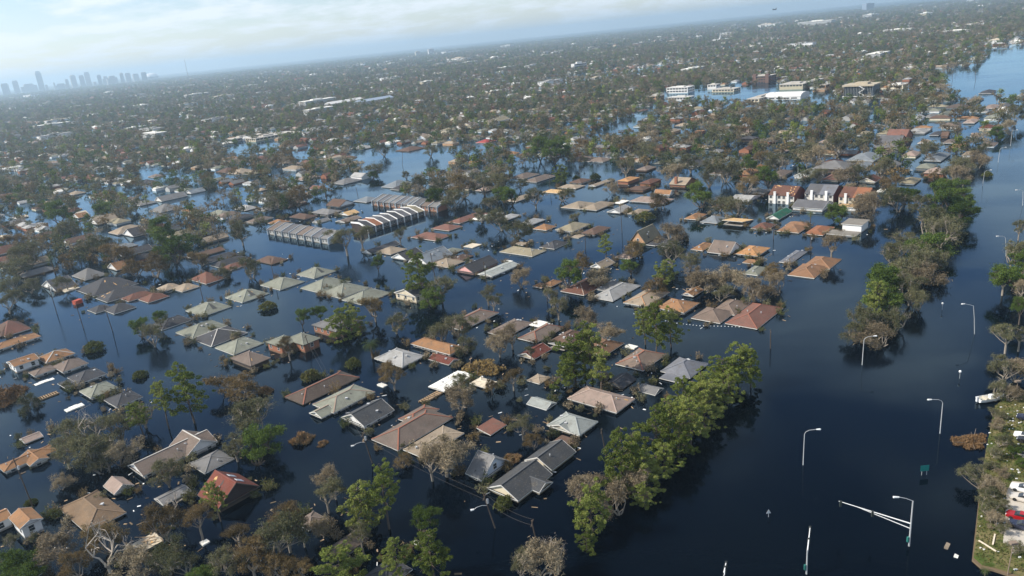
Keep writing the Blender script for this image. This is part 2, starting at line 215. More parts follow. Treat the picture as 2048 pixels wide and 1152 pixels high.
(87.16, 289.67, [[0.0, 0.0, 11.76, 9.35, 0.6, 'g', 'A', 0.6]], 'gb', 'w', '', 'tall grey-brown gabled roof behind a fallen tree, right of centre'),
(49.08, 296.01, [[0.0, 0.0, 9.61, 7.13, 0.4, 'h', 'A', 0.4]], 'pk', 'w', '', 'house with pinkish hip roof in front of the steep A-frame house'),
(36.92, 286.1, [[0.0, 0.0, 8.57, 6.4, 0.5, 'g', 'C', 0.5]], 'tn', 'w', '', 'house with tan gabled roof behind the silver-grey hip roof'),
(15.26, 268.8, [[0.0, 0.0, 6.73, 4.5, 0.6, 'h', '-', 0.5]], 'or', 'w', '', 'house with orange-brown hip roof left of the silver-grey hip roof'),
(10.83, 267.88, [[0.0, 0.0, 4.5, 4.5, 0.5, 'h', '-', 0.4]], 'or', 'w', '', 'house with orange-brown hip roof, nearest right of the pink-gabled house'),
(26.82, 261.35, [[0.0, 0.0, 16.14, 10.52, 0.5, 'h', 'C', 0.5]], 'brr', 'w', 'capt', 'dark red-brown hip roof under a fallen tree, centre'),
(35.21, 260.35, [[0.0, 0.0, 10.45, 4.5, 0.3, 'h', 'C', 0.45]], 'gy', 'w', '', 'house with grey hip roof left of the silver-grey hip roof'),
(37.03, 252.8, [[0.0, 0.0, 18.22, 9.03, 0.4, 'h', 'C', 0.5]], 'lg', 'w', '', 'light silver-grey hip roof in dark water, right of centre'),
(45.74, 242.22, [[0.0, 0.0, 15.73, 8.85, 0.9, 'h', 'C', 0.4]], 'tn', 'w', 'win capo', 'tan hip-roofed white house with orange ridges, right of centre'),
(53.82, 231.31, [[0.0, 0.0, 10.06, 10.3, 1.0, 'h', 'C', 0.45]], 'or', 'w', 'win', 'orange-tan hip-roofed house with white front gable, right of centre'),
(62.76, 221.3, [[0.0, 0.0, 10.81, 9.88, 0.4, 'h', '-', 0.5], [9.0, -1.85, 12.38, 7.96, 0.4, 'h', '-', 0.5]], 'gbo', 'w', '', 'grey-brown hip roof with a dark hatch, left of the long red-brown roof'),
(74.68, 217.47, [[0.0, 0.0, 19.79, 10.25, 0.4, 'h', 'C', 0.5]], 'rdp', 'w', 'capr', 'bright red-brown hip roof beside the open boulevard water'),
(62.08, 243.62, [[0.0, 0.0, 7.54, 4.5, 0.6, 'g', 'C', 0.4]], 'or', 'w', 'wreck', 'house with orange-brown gabled roof behind the orange-tan house with white gable'),
(40.17, 397.37, [[0.0, 0.0, 14.76, 12.71, 0.5, 'h', '-', 0.4]], 'tn', 'w', '', 'house with tan hip roof, second-nearest left of the very wide pinkish roof'),
(49.8, 390.33, [[0.0, 0.0, 17.99, 10.64, 0.7, 'h', 'C', 0.4]], 'tn', 'w', '', 'house with tan hip roof, nearest left of the very wide pinkish roof'),
(58.85, 375.77, [[0.0, 0.0, 11.41, 7.9, 0.8, 'g', 'C', 0.4]], 'lg', 'w', '', 'house with pale grey gabled roof left of the very wide pinkish roof'),
(78.7, 390.94, [[0.0, 0.0, 11.62, 20.75, 0.8, 'h', 'A', 0.35]], 'pk', 'w', '', 'very wide pinkish hip roof, upper centre right'),
(67.63, 369.21, [[0.0, 0.0, 10.8, 7.35, 0.4, 'h', 'C', 0.3]], 'tn', 'w', '', 'house with tan hip roof in front of the very wide pinkish roof'),
(10.07, 430.95, [[0.0, 0.0, 17.33, 7.83, 0.6, 'h', 'C', 0.4]], 'tn', 'w', '', 'house with tan hip roof in front of the vivid red roof'),
(63.04, 394.71, [[0.0, 0.0, 8.09, 5.05, 0.6, 'f', 'C', 0.0]], 'wh', 'w', '', 'house with white flat roof left of the very wide pinkish roof'),
(90.75, 348.07, [[0.0, 0.0, 11.49, 6.31, 0.5, 'h', '-', 0.45]], 'or', 'w', '', 'house with orange-brown hip roof left of the bare plywood roof'),
(96.76, 338.32, [[0.0, 0.0, 11.01, 8.61, 0.5, 'h', 'A', 0.45]], 'bl', 'w', '', 'house with blue-grey hip roof left of the bare plywood roof'),
(105.64, 330.97, [[0.0, 0.0, 11.93, 9.84, 0.4, 's', 'A', 0.15]], 'pw', 'w', '', 'bare plywood-coloured flat roof in dark water, right'),
(113.1, 318.49, [[0.0, 0.0, 10.04, 7.47, 0.5, 'h', '-', 0.5]], 'brr', 'w', '', 'maroon-brown hip roof right of the bare plywood roof'),
(122.91, 310.44, [[0.0, 0.0, 11.93, 9.47, 0.5, 'h', 'A', 0.4], [7.49, 0.72, 6.41, 8.99, 0.5, 'h', 'A', 0.45]], 'ort', 'w', '', 'orange-tan L-shaped roof left of the white flat-roofed building'),
(131.56, 303.62, [[0.0, 0.0, 14.34, 7.67, 0.5, 'h', '-', 0.4]], 'orr', 'w', '', 'orange-red roof tucked beside the white flat-roofed building'),
(145.12, 300.49, [[0.0, 0.0, 9.8, 8.38, 3.6, 'f', 'C', 0.0]], 'gyp', 'w', '', 'white two-storey flat-roofed building with grey gravel roof, right'),
(137.94, 295.16, [[0.0, 0.0, 6.91, 11.53, 0.9, 'f', 'C', 0.0]], 'gyp', 'w', '', 'low flat annex in front of the white flat-roofed building'),
(96.41, 283.12, [[0.0, 0.0, 12.22, 8.84, 0.9, 'h', '-', 0.4]], 'orl', 'w', 'win', 'bright orange-roofed white house with roof holes, right'),
(91.74, 272.01, [[0.0, 0.0, 5.04, 4.5, 0.3, 'f', 'C', 0.0]], 'or', 'w', '', 'house with orange-brown flat roof right of the tall grey-brown gable'),
(108.22, 272.23, [[0.0, 0.0, 16.39, 4.5, 0.4, 'h', 'C', 0.35]], 'gyb', 'w', '', 'blue-grey roof behind a brown tree, right'),
(89.83, 260.59, [[0.0, 0.0, 9.92, 5.48, 0.3, 'h', '-', 0.4]], 'gg', 'w', '', 'house with grey-green hip roof right of the tall grey-brown gable'),
(106.68, 254.5, [[0.0, 0.0, 14.25, 9.4, 0.3, 'h', '-', 0.45], [11.28, -1.01, 12.49, 9.58, 0.3, 'h', '-', 0.45]], 'ort', 'w', '', 'orange-brown stepped hip roof alone in dark water, right'),
(125.88, 334.35, [[0.0, 0.0, 16.24, 6.09, 0.9, 'g', 'C', 0.5]], 'gn', 'w', '', 'bright green metal gabled roof with white front, right'),
(132.56, 383.63, [[0.0, 0.0, 11.4, 12.17, 1.5, 'f', 'A', 0.0]], 'gy', 'd', '', 'house with grey flat roof behind the green metal roof'),
(122.83, 373.79, [[0.0, 0.0, 16.1, 10.01, 0.8, 'g', 'A', 0.2]], 'lg', 'w', '', 'house with pale grey gabled roof behind the bare plywood roof'),
(145.29, 343.93, [[0.0, 0.0, 14.53, 14.49, 1.6, 'g', 'A', 0.3]], 'gyd', 'w', '', 'long grey-roofed garage with white wall in front of the brick townhouses'),
(158.11, 333.51, [[0.0, 0.0, 6.28, 9.59, 2.0, 'f', 'A', 0.0]], 'pw', 'w', 'wreck', 'peeled plywood flat roof in front of the orange-roofed townhouse'),
(110.19, 364.66, [[0.0, 0.0, 11.52, 4.5, 0.5, 'h', '-', 0.4]], 'or', 'w', '', 'house with orange-brown hip roof, nearest behind the bare plywood roof'),
(60.33, 549.05, [[0.0, 0.0, 16.34, 15.18, 0.4, 'h', '-', 0.4]], 'gb', 'w', '', 'house with grey-brown hip roof left of the very wide pinkish roof'),
(71.58, 536.49, [[0.0, 0.0, 13.45, 15.0, 0.4, 'h', '-', 0.4]], 'gb', 'w', '', 'house with grey-brown hip roof behind the very wide pinkish roof'),
(16.09, 502.87, [[0.0, 0.0, 17.17, 12.8, 0.4, 'h', '-', 0.4]], 'gb', 'w', '', 'house with grey-brown hip roof in front of the vivid red roof'),
(25.53, 487.44, [[0.0, 0.0, 21.9, 11.47, 0.5, 'h', 'C', 0.4]], 'gb', 'w', '', 'house with grey-brown hip roof right of the vivid red roof'),
(49.03, 462.55, [[0.0, 0.0, 11.92, 9.62, 1.0, 'h', '-', 0.4]], 'br', 'w', '', 'house with brown hip roof left of the very wide pinkish roof'),
(59.07, 449.67, [[0.0, 0.0, 15.87, 5.16, 0.8, 'g', 'C', 0.3]], 'tn', 'w', '', 'house with tan gabled roof left of the very wide pinkish roof'),
(76.24, 446.7, [[0.0, 0.0, 13.15, 8.0, 2.2, 'h', '-', 0.35]], 'orl', 'b', '', 'house with bright orange hip roof behind the very wide pinkish roof'),
(87.04, 434.03, [[0.0, 0.0, 13.1, 7.6, 2.2, 'h', '-', 0.35]], 'brr', 'b', '', 'house with red-brown hip roof behind the very wide pinkish roof'),
(78.07, 422.28, [[0.0, 0.0, 9.25, 10.79, 1.2, 'h', '-', 0.35]], 'br', 'b', '', 'house with brown hip roof behind the very wide pinkish roof'),
(87.69, 402.5, [[0.0, 0.0, 4.5, 9.93, 1.2, 'g', 'A', 0.9]], 'or', 'w', '', 'orange-brown roofed house with tall pale gable, upper right of centre'),
(104.09, 425.23, [[0.0, 0.0, 14.71, 10.71, 1.5, 'g', 'A', 0.4]], 'tn', 'b', 'chim', 'tan gabled house with red-brick chimney, upper right of centre'),
(31.16, 441.27, [[0.0, 0.0, 8.78, 12.56, 0.5, 'f', 'A', 0.0]], 'pw', 'w', '', 'house with bare plywood flat roof left of the very wide pinkish roof'),
(41.99, 450.09, [[0.0, 0.0, 10.16, 13.96, 0.6, 'h', '-', 0.3]], 'tn', 'w', '', 'house with tan hip roof, third-nearest left of the very wide pinkish roof'),
(113.1, 502.05, [[0.0, 0.0, 17.5, 13.9, 0.6, 'h', '-', 0.4]], 'gg', 'w', '', 'house with grey-green hip roof left of the long charcoal ridged roof'),
(97.71, 517.51, [[0.0, 0.0, 12.63, 10.62, 0.6, 'h', '-', 0.4]], 'tn', 'w', '', 'house with tan hip roof left of the long charcoal ridged roof'),
(125.98, 485.62, [[0.0, 0.0, 17.64, 15.47, 0.6, 'h', 'C', 0.5]], 'dg', 'w', 'capw', 'long charcoal roof with pale ridge lines behind oaks, upper right'),
(166.28, 674.73, [[0.0, 0.0, 12.94, 12.19, 1.0, 'h', '-', 0.4]], 'tn', 'w', '', 'house with tan hip roof, second-nearest behind the long charcoal ridged roof'),
(185.89, 556.69, [[0.0, 0.0, 9.2, 11.66, 2.4, 'h', '-', 0.35]], 'dg', 'd', '', 'house with charcoal hip roof right of the long charcoal ridged roof'),
(152.5, 523.41, [[0.0, 0.0, 8.69, 7.62, 0.8, 'h', '-', 0.4]], 'gy', 'w', '', 'house with grey hip roof right of the long charcoal ridged roof'),
(146.47, 492.82, [[0.0, 0.0, 12.53, 11.63, 0.8, 'h', '-', 0.4]], 'gg', 'w', '', 'house with grey-green hip roof right of the long charcoal ridged roof'),
(150.05, 544.05, [[0.0, 0.0, 9.24, 9.05, 0.8, 'h', '-', 0.4]], 'tn', 'w', '', 'house with tan hip roof, nearest behind the long charcoal ridged roof'),
(228.8, 518.52, [[0.0, 0.0, 16.13, 9.9, 0.8, 'h', '-', 0.4]], 'pk', 'w', '', 'house with pinkish hip roof in front of the white barrel-roofed hall'),
(263.27, 620.53, [[0.0, 0.0, 12.27, 8.14, 0.8, 'h', '-', 0.4]], 'gb', 'w', '', 'house with grey-brown hip roof, second-nearest in front of the white barrel-roofed hall'),
(269.64, 612.7, [[0.0, 0.0, 12.17, 6.36, 0.8, 'h', '-', 0.4]], 'tn', 'w', '', 'house with tan hip roof right of the white barrel-roofed hall'),
(239.03, 588.18, [[0.0, 0.0, 11.18, 7.35, 0.8, 'h', '-', 0.4]], 'gb', 'w', '', 'house with grey-brown hip roof, nearest in front of the white barrel-roofed hall'),
(233.37, 597.77, [[0.0, 0.0, 9.1, 4.51, 0.8, 'h', '-', 0.4]], 'tn', 'w', '', 'house with tan hip roof in front of the white barrel-roofed hall'),
(158.01, 452.28, [[0.0, 0.0, 9.04, 6.88, 0.8, 'h', '-', 0.4]], 'orr', 'w', '', 'house with orange-red hip roof right of the long charcoal ridged roof'),
(149.91, 457.69, [[0.0, 0.0, 8.83, 8.65, 0.6, 'h', 'C', 0.3]], 'or', 'w', '', 'house with orange-brown hip roof, nearest right of the long charcoal ridged roof'),
(188.99, 497.71, [[0.0, 0.0, 10.2, 6.0, 0.8, 'h', '-', 0.4]], 'pk', 'w', '', 'house with pinkish hip roof behind the three brick townhouses'),
(108.36, 364.77, [[0.0, 0.0, 9.5, 6.82, 0.6, 'h', '-', 0.4]], 'or', 'w', '', 'house with orange-brown hip roof, second-nearest behind the bare plywood roof'),
(166.13, 618.52, [[0.0, 0.0, 6.9, 7.3, 2.5, 'f', 'A', 0.0]], 'or', 'b', '', 'house with orange-brown flat roof behind the long charcoal ridged roof'),
(191.34, 425.25, [[0.0, 0.0, 19.35, 18.08, 2.2, 'h', 'A', 0.4]], 'gy', 'd', '', 'grey hip-roofed brick house behind oaks on the far side of the townhouses'),
(220.47, 447.28, [[0.0, 0.0, 24.0, 15.42, 1.0, 'h', 'C', 0.4]], 'bl', 'w', '', 'house with blue-grey hip roof behind the three brick townhouses'),
(251.96, 478.31, [[0.0, 0.0, 24.0, 13.97, 1.2, 'g', 'A', 0.5]], 'gyd', 'b', '', 'house with grey gabled roof, second-nearest left of the pink pyramid roof'),
(300.84, 529.4, [[0.0, 0.0, 7.29, 10.79, 1.8, 'h', '-', 0.4]], 'or', 'w', '', 'house with orange-brown hip roof, second-nearest left of the white A-frame gable'),
(290.85, 520.4, [[0.0, 0.0, 15.29, 14.42, 1.0, 'h', 'C', 0.35]], 'lg', 'w', '', 'house with pale grey hip roof left of the white A-frame gable'),
(268.33, 500.88, [[0.0, 0.0, 21.43, 12.67, 1.6, 'g', 'A', 0.5]], 'rdp', 'b', '', 'house with rose-red gabled roof behind the pink pyramid roof'),
(307.1, 480.4, [[0.0, 0.0, 4.5, 4.5, 0.8, 'g', 'A', 1.0]], 'pk', 'w', '', 'steep white A-frame gable facing the boulevard, upper right'),
(330.65, 505.41, [[0.0, 0.0, 13.52, 7.59, 1.8, 'h', '-', 0.45]], 'rd', 'c', '', 'house with dark red hip roof right of the white A-frame gable'),
(281.09, 453.87, [[0.0, 0.0, 15.69, 8.08, 1.0, 'h', '-', 0.45]], 'or', 'w', '', 'house with orange-brown hip roof, nearest left of the white A-frame gable'),
(252.39, 427.44, [[0.0, 0.0, 24.0, 8.82, 0.8, 'h', 'C', 0.45]], 'bl', 'w', '', 'slate-grey hip roof behind the pink pyramid roof, upper right'),
(225.67, 382.54, [[0.0, 0.0, 9.75, 9.66, 2.6, 'h', '-', 0.6]], 'pk', 'b', '', 'pinkish-grey pyramid roof on a red-brick storey, upper right'),
(273.16, 478.8, [[0.0, 0.0, 11.89, 5.36, 0.8, 'g', 'C', 0.3]], 'tn', 'w', '', 'house with tan gabled roof left of the white A-frame gable'),
(286.2, 471.99, [[0.0, 0.0, 13.53, 5.81, 0.8, 'h', '-', 0.4]], 'gb', 'w', '', 'house with grey-brown hip roof left of the white A-frame gable'),
(296.18, 505.09, [[0.0, 0.0, 14.96, 5.89, 0.8, 'h', '-', 0.4]], 'dg', 'w', '', 'house with charcoal hip roof left of the white A-frame gable'),
(251.47, 470.15, [[0.0, 0.0, 12.86, 5.08, 0.8, 'h', '-', 0.4]], 'gy', 'w', '', 'house with grey hip roof left of the pink pyramid roof'),
(294.72, 492.15, [[0.0, 0.0, 7.28, 4.5, 1.2, 'g', 'A', 0.7]], 'br', 'b', '', 'house with brown gabled roof left of the white A-frame gable'),
(410.54, 647.53, [[0.0, 0.0, 24.0, 9.94, 1.0, 'h', 'C', 0.4]], 'gb', 'w', '', 'house with grey-brown hip roof behind the white A-frame gable'),
(378.55, 618.09, [[0.0, 0.0, 14.62, 16.15, 1.0, 'h', '-', 0.4]], 'gbd', 'w', '', 'house with dark brown hip roof behind the white A-frame gable'),
(450.4, 692.9, [[0.0, 0.0, 23.34, 10.69, 0.8, 'h', 'C', 0.4]], 'dg', 'w', '', 'house with charcoal hip roof behind the white A-frame gable'),
(395.38, 601.56, [[0.0, 0.0, 22.89, 8.32, 0.8, 'h', 'C', 0.3]], 'pk', 'w', '', 'house with pinkish hip roof, second-nearest behind the white A-frame gable'),
(406.17, 602.21, [[0.0, 0.0, 24.0, 7.41, 0.8, 'h', 'C', 0.4]], 'gyd', 'w', '', 'house with grey hip roof behind the white A-frame gable'),
(428.87, 637.75, [[0.0, 0.0, 16.36, 4.75, 0.8, 'h', '-', 0.3]], 'ggl', 'w', '', 'house with pale grey-green hip roof behind the white A-frame gable'),
(445.38, 643.41, [[0.0, 0.0, 24.0, 4.5, 0.8, 'g', 'C', 0.3]], 'ggl', 'w', '', 'house with pale grey-green gabled roof behind the white A-frame gable'),
(351.49, 589.22, [[0.0, 0.0, 23.4, 8.37, 0.8, 'h', '-', 0.4]], 'gg', 'w', '', 'house with grey-green hip roof behind the white A-frame gable'),
(338.35, 585.94, [[0.0, 0.0, 19.19, 6.67, 0.8, 'h', '-', 0.4]], 'gy', 'w', '', 'house with grey hip roof left of the white A-frame gable'),
(341.91, 540.98, [[0.0, 0.0, 17.78, 7.56, 0.8, 'h', 'C', 0.4]], 'pk', 'w', '', 'house with pinkish hip roof, nearest behind the white A-frame gable'),
(-71.19, 756.97, [[0.0, 0.0, 11.04, 13.63, 3.2, 'g', 'C', 0.4]], 'tn', 'B', '', 'cream and blue two-storey gabled block across the flooded street, upper centre'),
(-103.77, 880.92, [[0.0, 0.0, 10.4, 17.91, 3.5, 'h', '-', 0.4]], 'tn', 'w', '', 'house with tan hip roof, nearest left of the cream and blue block'),
(-49.43, 804.05, [[0.0, 0.0, 12.26, 14.68, 3.5, 'h', '-', 0.4]], 'tng', 'c', '', 'house with tan-green hip roof right of the cream and blue block'),
(-37.83, 817.31, [[0.0, 0.0, 9.59, 13.64, 3.5, 'g', 'C', 0.4]], 'gb', 'w', '', 'house with grey-brown gabled roof left of the vivid red roof'),
(-27.52, 827.99, [[0.0, 0.0, 13.19, 14.46, 3.5, 'g', 'C', 0.4]], 'gb', 'c', '', 'house with grey-brown gabled roof behind the vivid red roof'),
(-5.78, 840.25, [[0.0, 0.0, 13.78, 13.14, 3.5, 'g', 'C', 0.4]], 'tn', 'c', '', 'house with tan gabled roof behind the vivid red roof'),
(4.63, 852.11, [[0.0, 0.0, 19.1, 15.95, 3.5, 'g', 'C', 0.4]], 'tng', 'w', '', 'house with tan-green gabled roof behind the vivid red roof'),
(-44.92, 905.31, [[0.0, 0.0, 15.12, 15.19, 3.0, 'g', 'C', 0.5]], 'tn', 'c', '', 'house with tan gabled roof left of the vivid red roof'),
(-10.2, 700.26, [[0.0, 0.0, 15.67, 13.03, 0.6, 'h', 'A', 0.35]], 'vr', 'w', '', 'vivid red flat-looking roof beside the flooded street, upper centre'),
(-80.23, 700.53, [[0.0, 0.0, 21.89, 18.94, 0.4, 'h', 'C', 0.35]], 'br', 'w', '', 'house with brown hip roof left of the cream and blue block'),
(-150.3, 674.0, [[0.0, 0.0, 22.64, 8.66, 3.0, 'g', 'C', 0.25]], 'tn', 'c', '', 'house with tan gabled roof right of the long pale school block'),
(-71.16, 516.69, [[0.0, 0.0, 17.87, 15.35, 0.6, 'h', 'C', 0.5]], 'bl', 'w', '', 'house with blue-grey hip roof behind the brick townhouse row'),
(-65.84, 505.54, [[0.0, 0.0, 17.25, 9.27, 0.6, 'h', 'C', 0.5]], 'dg', 'w', '', 'house with charcoal hip roof behind the brick townhouse row'),
(-113.0, 551.85, [[0.0, 0.0, 17.57, 14.75, 0.8, 'h', 'C', 0.4]], 'gy', 'w', '', 'house with grey hip roof left of the brick townhouse row'),
(-132.33, 746.08, [[0.0, 0.0, 16.73, 19.92, 0.8, 'h', '-', 0.4]], 'lg', 'w', '', 'house with pale grey hip roof left of the cream and blue block'),
(-125.09, 646.03, [[0.0, 0.0, 13.59, 14.68, 0.8, 'h', '-', 0.3]], 'tn', 'w', '', 'house with tan hip roof, second-nearest left of the cream and blue block'),
(-174.39, 646.05, [[0.0, 0.0, 12.18, 21.0, 1.5, 'h', '-', 0.4]], 'tn', 'w', '', 'house with tan hip roof, second-nearest in front of the long pale school block'),
(-150.26, 587.66, [[0.0, 0.0, 17.1, 11.59, 0.8, 'h', '-', 0.4]], 'pk', 'w', '', 'house with pinkish hip roof, second-nearest in front of the long pale school block'),
(-224.44, 659.63, [[0.0, 0.0, 17.47, 21.0, 0.7, 'h', 'C', 0.4]], 'tn', 'w', '', 'house with tan hip roof, nearest in front of the long pale school block'),
(-211.01, 644.74, [[0.0, 0.0, 11.05, 14.87, 0.7, 'h', '-', 0.4]], 'tng', 'w', '', 'house with tan-green hip roof in front of the long pale school block'),
(-241.8, 675.96, [[0.0, 0.0, 14.99, 18.49, 0.7, 'h', 'C', 0.4]], 'br', 'w', '', 'house with brown hip roof in front of the long pale school block'),
(-228.31, 734.6, [[0.0, 0.0, 18.6, 21.0, 0.8, 'h', 'C', 0.4]], 'rdp', 'w', '', 'house with rose-red hip roof in front of the long pale school block'),
(-223.38, 699.59, [[0.0, 0.0, 10.24, 14.05, 0.8, 'h', '-', 0.3]], 'pk', 'w', '', 'house with pinkish hip roof, nearest in front of the long pale school block'),
(-243.68, 559.7, [[0.0, 0.0, 14.62, 9.39, 0.6, 'h', 'C', 0.4]], 'gy', 'w', '', 'house with grey hip roof left of the long pale school block'),
(-233.62, 575.42, [[0.0, 0.0, 11.69, 8.82, 0.8, 'g', 'C', 0.5]], 'bl', 'w', '', 'house with blue-grey gabled roof in front of the long pale school block'),
(-166.78, 485.31, [[0.0, 0.0, 9.7, 12.15, 0.6, 'h', '-', 0.4]], 'lg', 'w', '', 'house with pale grey hip roof, second-nearest left of the grey-blue townhouse row'),
(-149.79, 477.6, [[0.0, 0.0, 12.5, 13.05, 0.5, 'h', 'C', 0.4]], 'gy', 'w', '', 'house with grey hip roof behind the grey-blue townhouse row'),
(-181.17, 477.21, [[0.0, 0.0, 8.94, 12.8, 0.5, 'h', '-', 0.4]], 'gg', 'w', '', 'house with grey-green hip roof, second-nearest left of the grey-blue townhouse row'),
(-133.01, 518.91, [[0.0, 0.0, 10.19, 9.5, 0.4, 'h', 'C', 0.4]], 'gb', 'w', '', 'house with grey-brown hip roof behind the grey-blue townhouse row'),
(-176.81, 554.92, [[0.0, 0.0, 7.54, 9.04, 0.6, 'h', '-', 0.4]], 'tn', 'w', '', 'house with tan hip roof behind the grey-blue townhouse row'),
(-202.83, 485.66, [[0.0, 0.0, 9.69, 12.64, 0.5, 'h', '-', 0.4]], 'gg', 'w', '', 'house with grey-green hip roof left of the lone brown hip roof'),
(-186.48, 465.4, [[0.0, 0.0, 9.57, 12.42, 0.5, 'h', '-', 0.4]], 'gb', 'w', '', 'house with grey-brown hip roof left of the lone brown hip roof'),
(-354.04, 631.17, [[0.0, 0.0, 10.44, 13.83, 0.8, 'h', '-', 0.4]], 'tn', 'w', '', 'house with tan hip roof, second-nearest behind the reddish roof at the left edge'),
(-311.4, 689.54, [[0.0, 0.0, 11.25, 13.47, 0.7, 'h', '-', 0.4]], 'gb', 'w', '', 'house with grey-brown hip roof left of the long pale school block'),
(-305.72, 656.66, [[0.0, 0.0, 13.61, 15.7, 0.7, 'h', '-', 0.4]], 'dg', 'w', '', 'house with charcoal hip roof left of the long pale school block'),
(-260.94, 547.04, [[0.0, 0.0, 13.24, 15.82, 0.6, 'h', 'C', 0.4]], 'gy', 'w', '', 'house with grey hip roof behind the big dark patched roof'),
(-234.11, 516.7, [[0.0, 0.0, 10.27, 9.23, 0.6, 'h', 'C', 0.4]], 'tn', 'w', '', 'house with tan hip roof left of the lone brown hip roof'),
(-292.05, 517.74, [[0.0, 0.0, 7.46, 11.78, 0.8, 'g', 'C', 0.4]], 'or', 'w', '', 'house with orange-brown gabled roof right of the reddish roof at the left edge'),
(-347.56, 540.39, [[0.0, 0.0, 8.04, 10.2, 0.6, 'g', 'C', 0.2]], 'bg', 'w', '', 'house with beige gabled roof behind the reddish roof at the left edge'),
(-358.47, 595.14, [[0.0, 0.0, 6.62, 12.43, 0.7, 'h', '-', 0.4]], 'tn', 'w', '', 'house with tan hip roof, nearest behind the reddish roof at the left edge'),
(-316.58, 470.17, [[0.0, 0.0, 7.0, 12.08, 0.8, 'h', '-', 0.3]], 'bg', 'w', '', 'house with beige hip roof behind the reddish roof at the left edge'),
(-186.36, 373.78, [[0.0, 0.0, 11.18, 8.87, 1.51, 'h', 'C', 0.45]], 'dg', 'b', '', 'house with charcoal hip roof, nearest behind the big dark patched roof'),
(193.16, 386.25, [[0.0, 0.0, 11.18, 8.26, 1.06, 'g', 'C', 0.45]], 'brr', 'c', '', 'house with red-brown gabled roof right of the three brick townhouses'),
(-159.25, 402.45, [[0.0, 0.0, 12.94, 9.02, 1.07, 'g', 'C', 0.45]], 'tn', 'g', '', 'house with tan gabled roof left of the lone brown hip roof'),
(-236.94, 368.34, [[0.0, 0.0, 15.84, 9.12, 0.63, 'h', 'C', 0.45]], 'gy', 'b', '', 'house with grey hip roof in front of the reddish roof at the left edge'),
(-197.79, 390.81, [[0.0, 0.0, 15.89, 10.04, 0.88, 'g', 'C', 0.45]], 'dg', 'w', '', 'house with charcoal gabled roof, nearest behind the big dark patched roof'),
(181.14, 400.75, [[0.0, 0.0, 16.06, 9.01, 1.09, 'h', 'C', 0.45]], 'rdp', 'g', '', 'house with rose-red hip roof, nearest behind the three brick townhouses'),
(170.78, 414.28, [[0.0, 0.0, 15.48, 8.56, 1.65, 'g', 'C', 0.45]], 'gg', 'w', '', 'house with grey-green gabled roof behind the three brick townhouses'),
(-173.19, 417.53, [[0.0, 0.0, 11.84, 9.15, 1.74, 'h', 'C', 0.45]], 'dg', 'g', '', 'house with charcoal hip roof, third-nearest left of the lone brown hip roof'),
(-209.02, 401.11, [[0.0, 0.0, 13.88, 9.78, 1.73, 'h', 'C', 0.45]], 'bl', 'b', '', 'house with blue-grey hip roof behind the big dark patched roof'),
(159.94, 423.78, [[0.0, 0.0, 16.72, 8.24, 1.25, 'h', 'C', 0.45]], 'gb', 'g', '', 'house with grey-brown hip roof left of the three brick townhouses'),
(-248.67, 383.93, [[0.0, 0.0, 15.48, 9.85, 1.78, 'g', 'C', 0.45]], 'tn', 'g', '', 'house with tan gabled roof, nearest right of the reddish roof at the left edge'),
(144.65, 434.51, [[0.0, 0.0, 15.38, 8.61, 1.74, 'h', 'C', 0.45]], 'or', 'b', '', 'house with orange-brown hip roof, second-nearest right of the long charcoal ridged roof'),
(243.48, 392.85, [[0.0, 0.0, 13.7, 8.7, 0.97, 'h', 'C', 0.45]], 'tn', 'b', '', 'house with tan hip roof right of the pink pyramid roof'),
(131.87, 444.6, [[0.0, 0.0, 11.54, 9.69, 1.12, 'h', 'C', 0.45]], 'gb', 'w', '', 'house with grey-brown hip roof right of the long charcoal ridged roof'),
(232.38, 403.26, [[0.0, 0.0, 11.59, 8.2, 1.29, 'h', 'C', 0.45]], 'gg', 'g', '', 'house with grey-green hip roof behind the pink pyramid roof'),
(-145.63, 442.13, [[0.0, 0.0, 13.87, 8.07, 1.08, 'h', 'C', 0.45]], 'gb', 'c', '', 'house with grey-brown hip roof left of the grey-blue townhouse row'),
(-187.36, 426.48, [[0.0, 0.0, 16.95, 9.03, 0.76, 'h', 'C', 0.45]], 'tng', 'c', '', 'house with tan-green hip roof left of the lone brown hip roof'),
(-222.46, 411.74, [[0.0, 0.0, 11.33, 10.32, 0.84, 'h', 'C', 0.45]], 'gb', 'c', '', 'house with grey-brown hip roof behind the big dark patched roof'),
(218.14, 414.77, [[0.0, 0.0, 15.54, 8.95, 1.19, 'g', 'C', 0.45]], 'gy', 'g', '', 'house with grey gabled roof, nearest left of the pink pyramid roof'),
(-9.27, 468.74, [[0.0, 0.0, 12.68, 9.34, 0.72, 'h', 'C', 0.45]], 'pk', 'w', '', 'house with pinkish hip roof in front of the vivid red roof'),
(-261.78, 391.38, [[0.0, 0.0, 15.39, 8.01, 1.77, 'g', 'C', 0.45]], 'gb', 'c', '', 'house with grey-brown gabled roof in front of the reddish roof at the left edge'),
(206.76, 425.05, [[0.0, 0.0, 16.64, 8.92, 0.78, 'h', 'C', 0.45]], 'bl', 'w', '', 'house with blue-grey hip roof right of the three brick townhouses'),
(-19.9, 479.43, [[0.0, 0.0, 13.8, 8.86, 1.56, 'h', 'C', 0.45]], 'gb', 'c', '', 'house with grey-brown hip roof, second-nearest right of the brick townhouse row'),
(196.32, 439.91, [[0.0, 0.0, 13.06, 9.54, 1.48, 'h', 'C', 0.45]], 'rdp', 'b', '', 'house with rose-red hip roof, second-nearest behind the three brick townhouses'),
(-199.61, 439.18, [[0.0, 0.0, 13.43, 8.8, 1.66, 'h', 'C', 0.45]], 'dg', 'c', '', 'house with charcoal hip roof, second-nearest behind the big dark patched roof'),
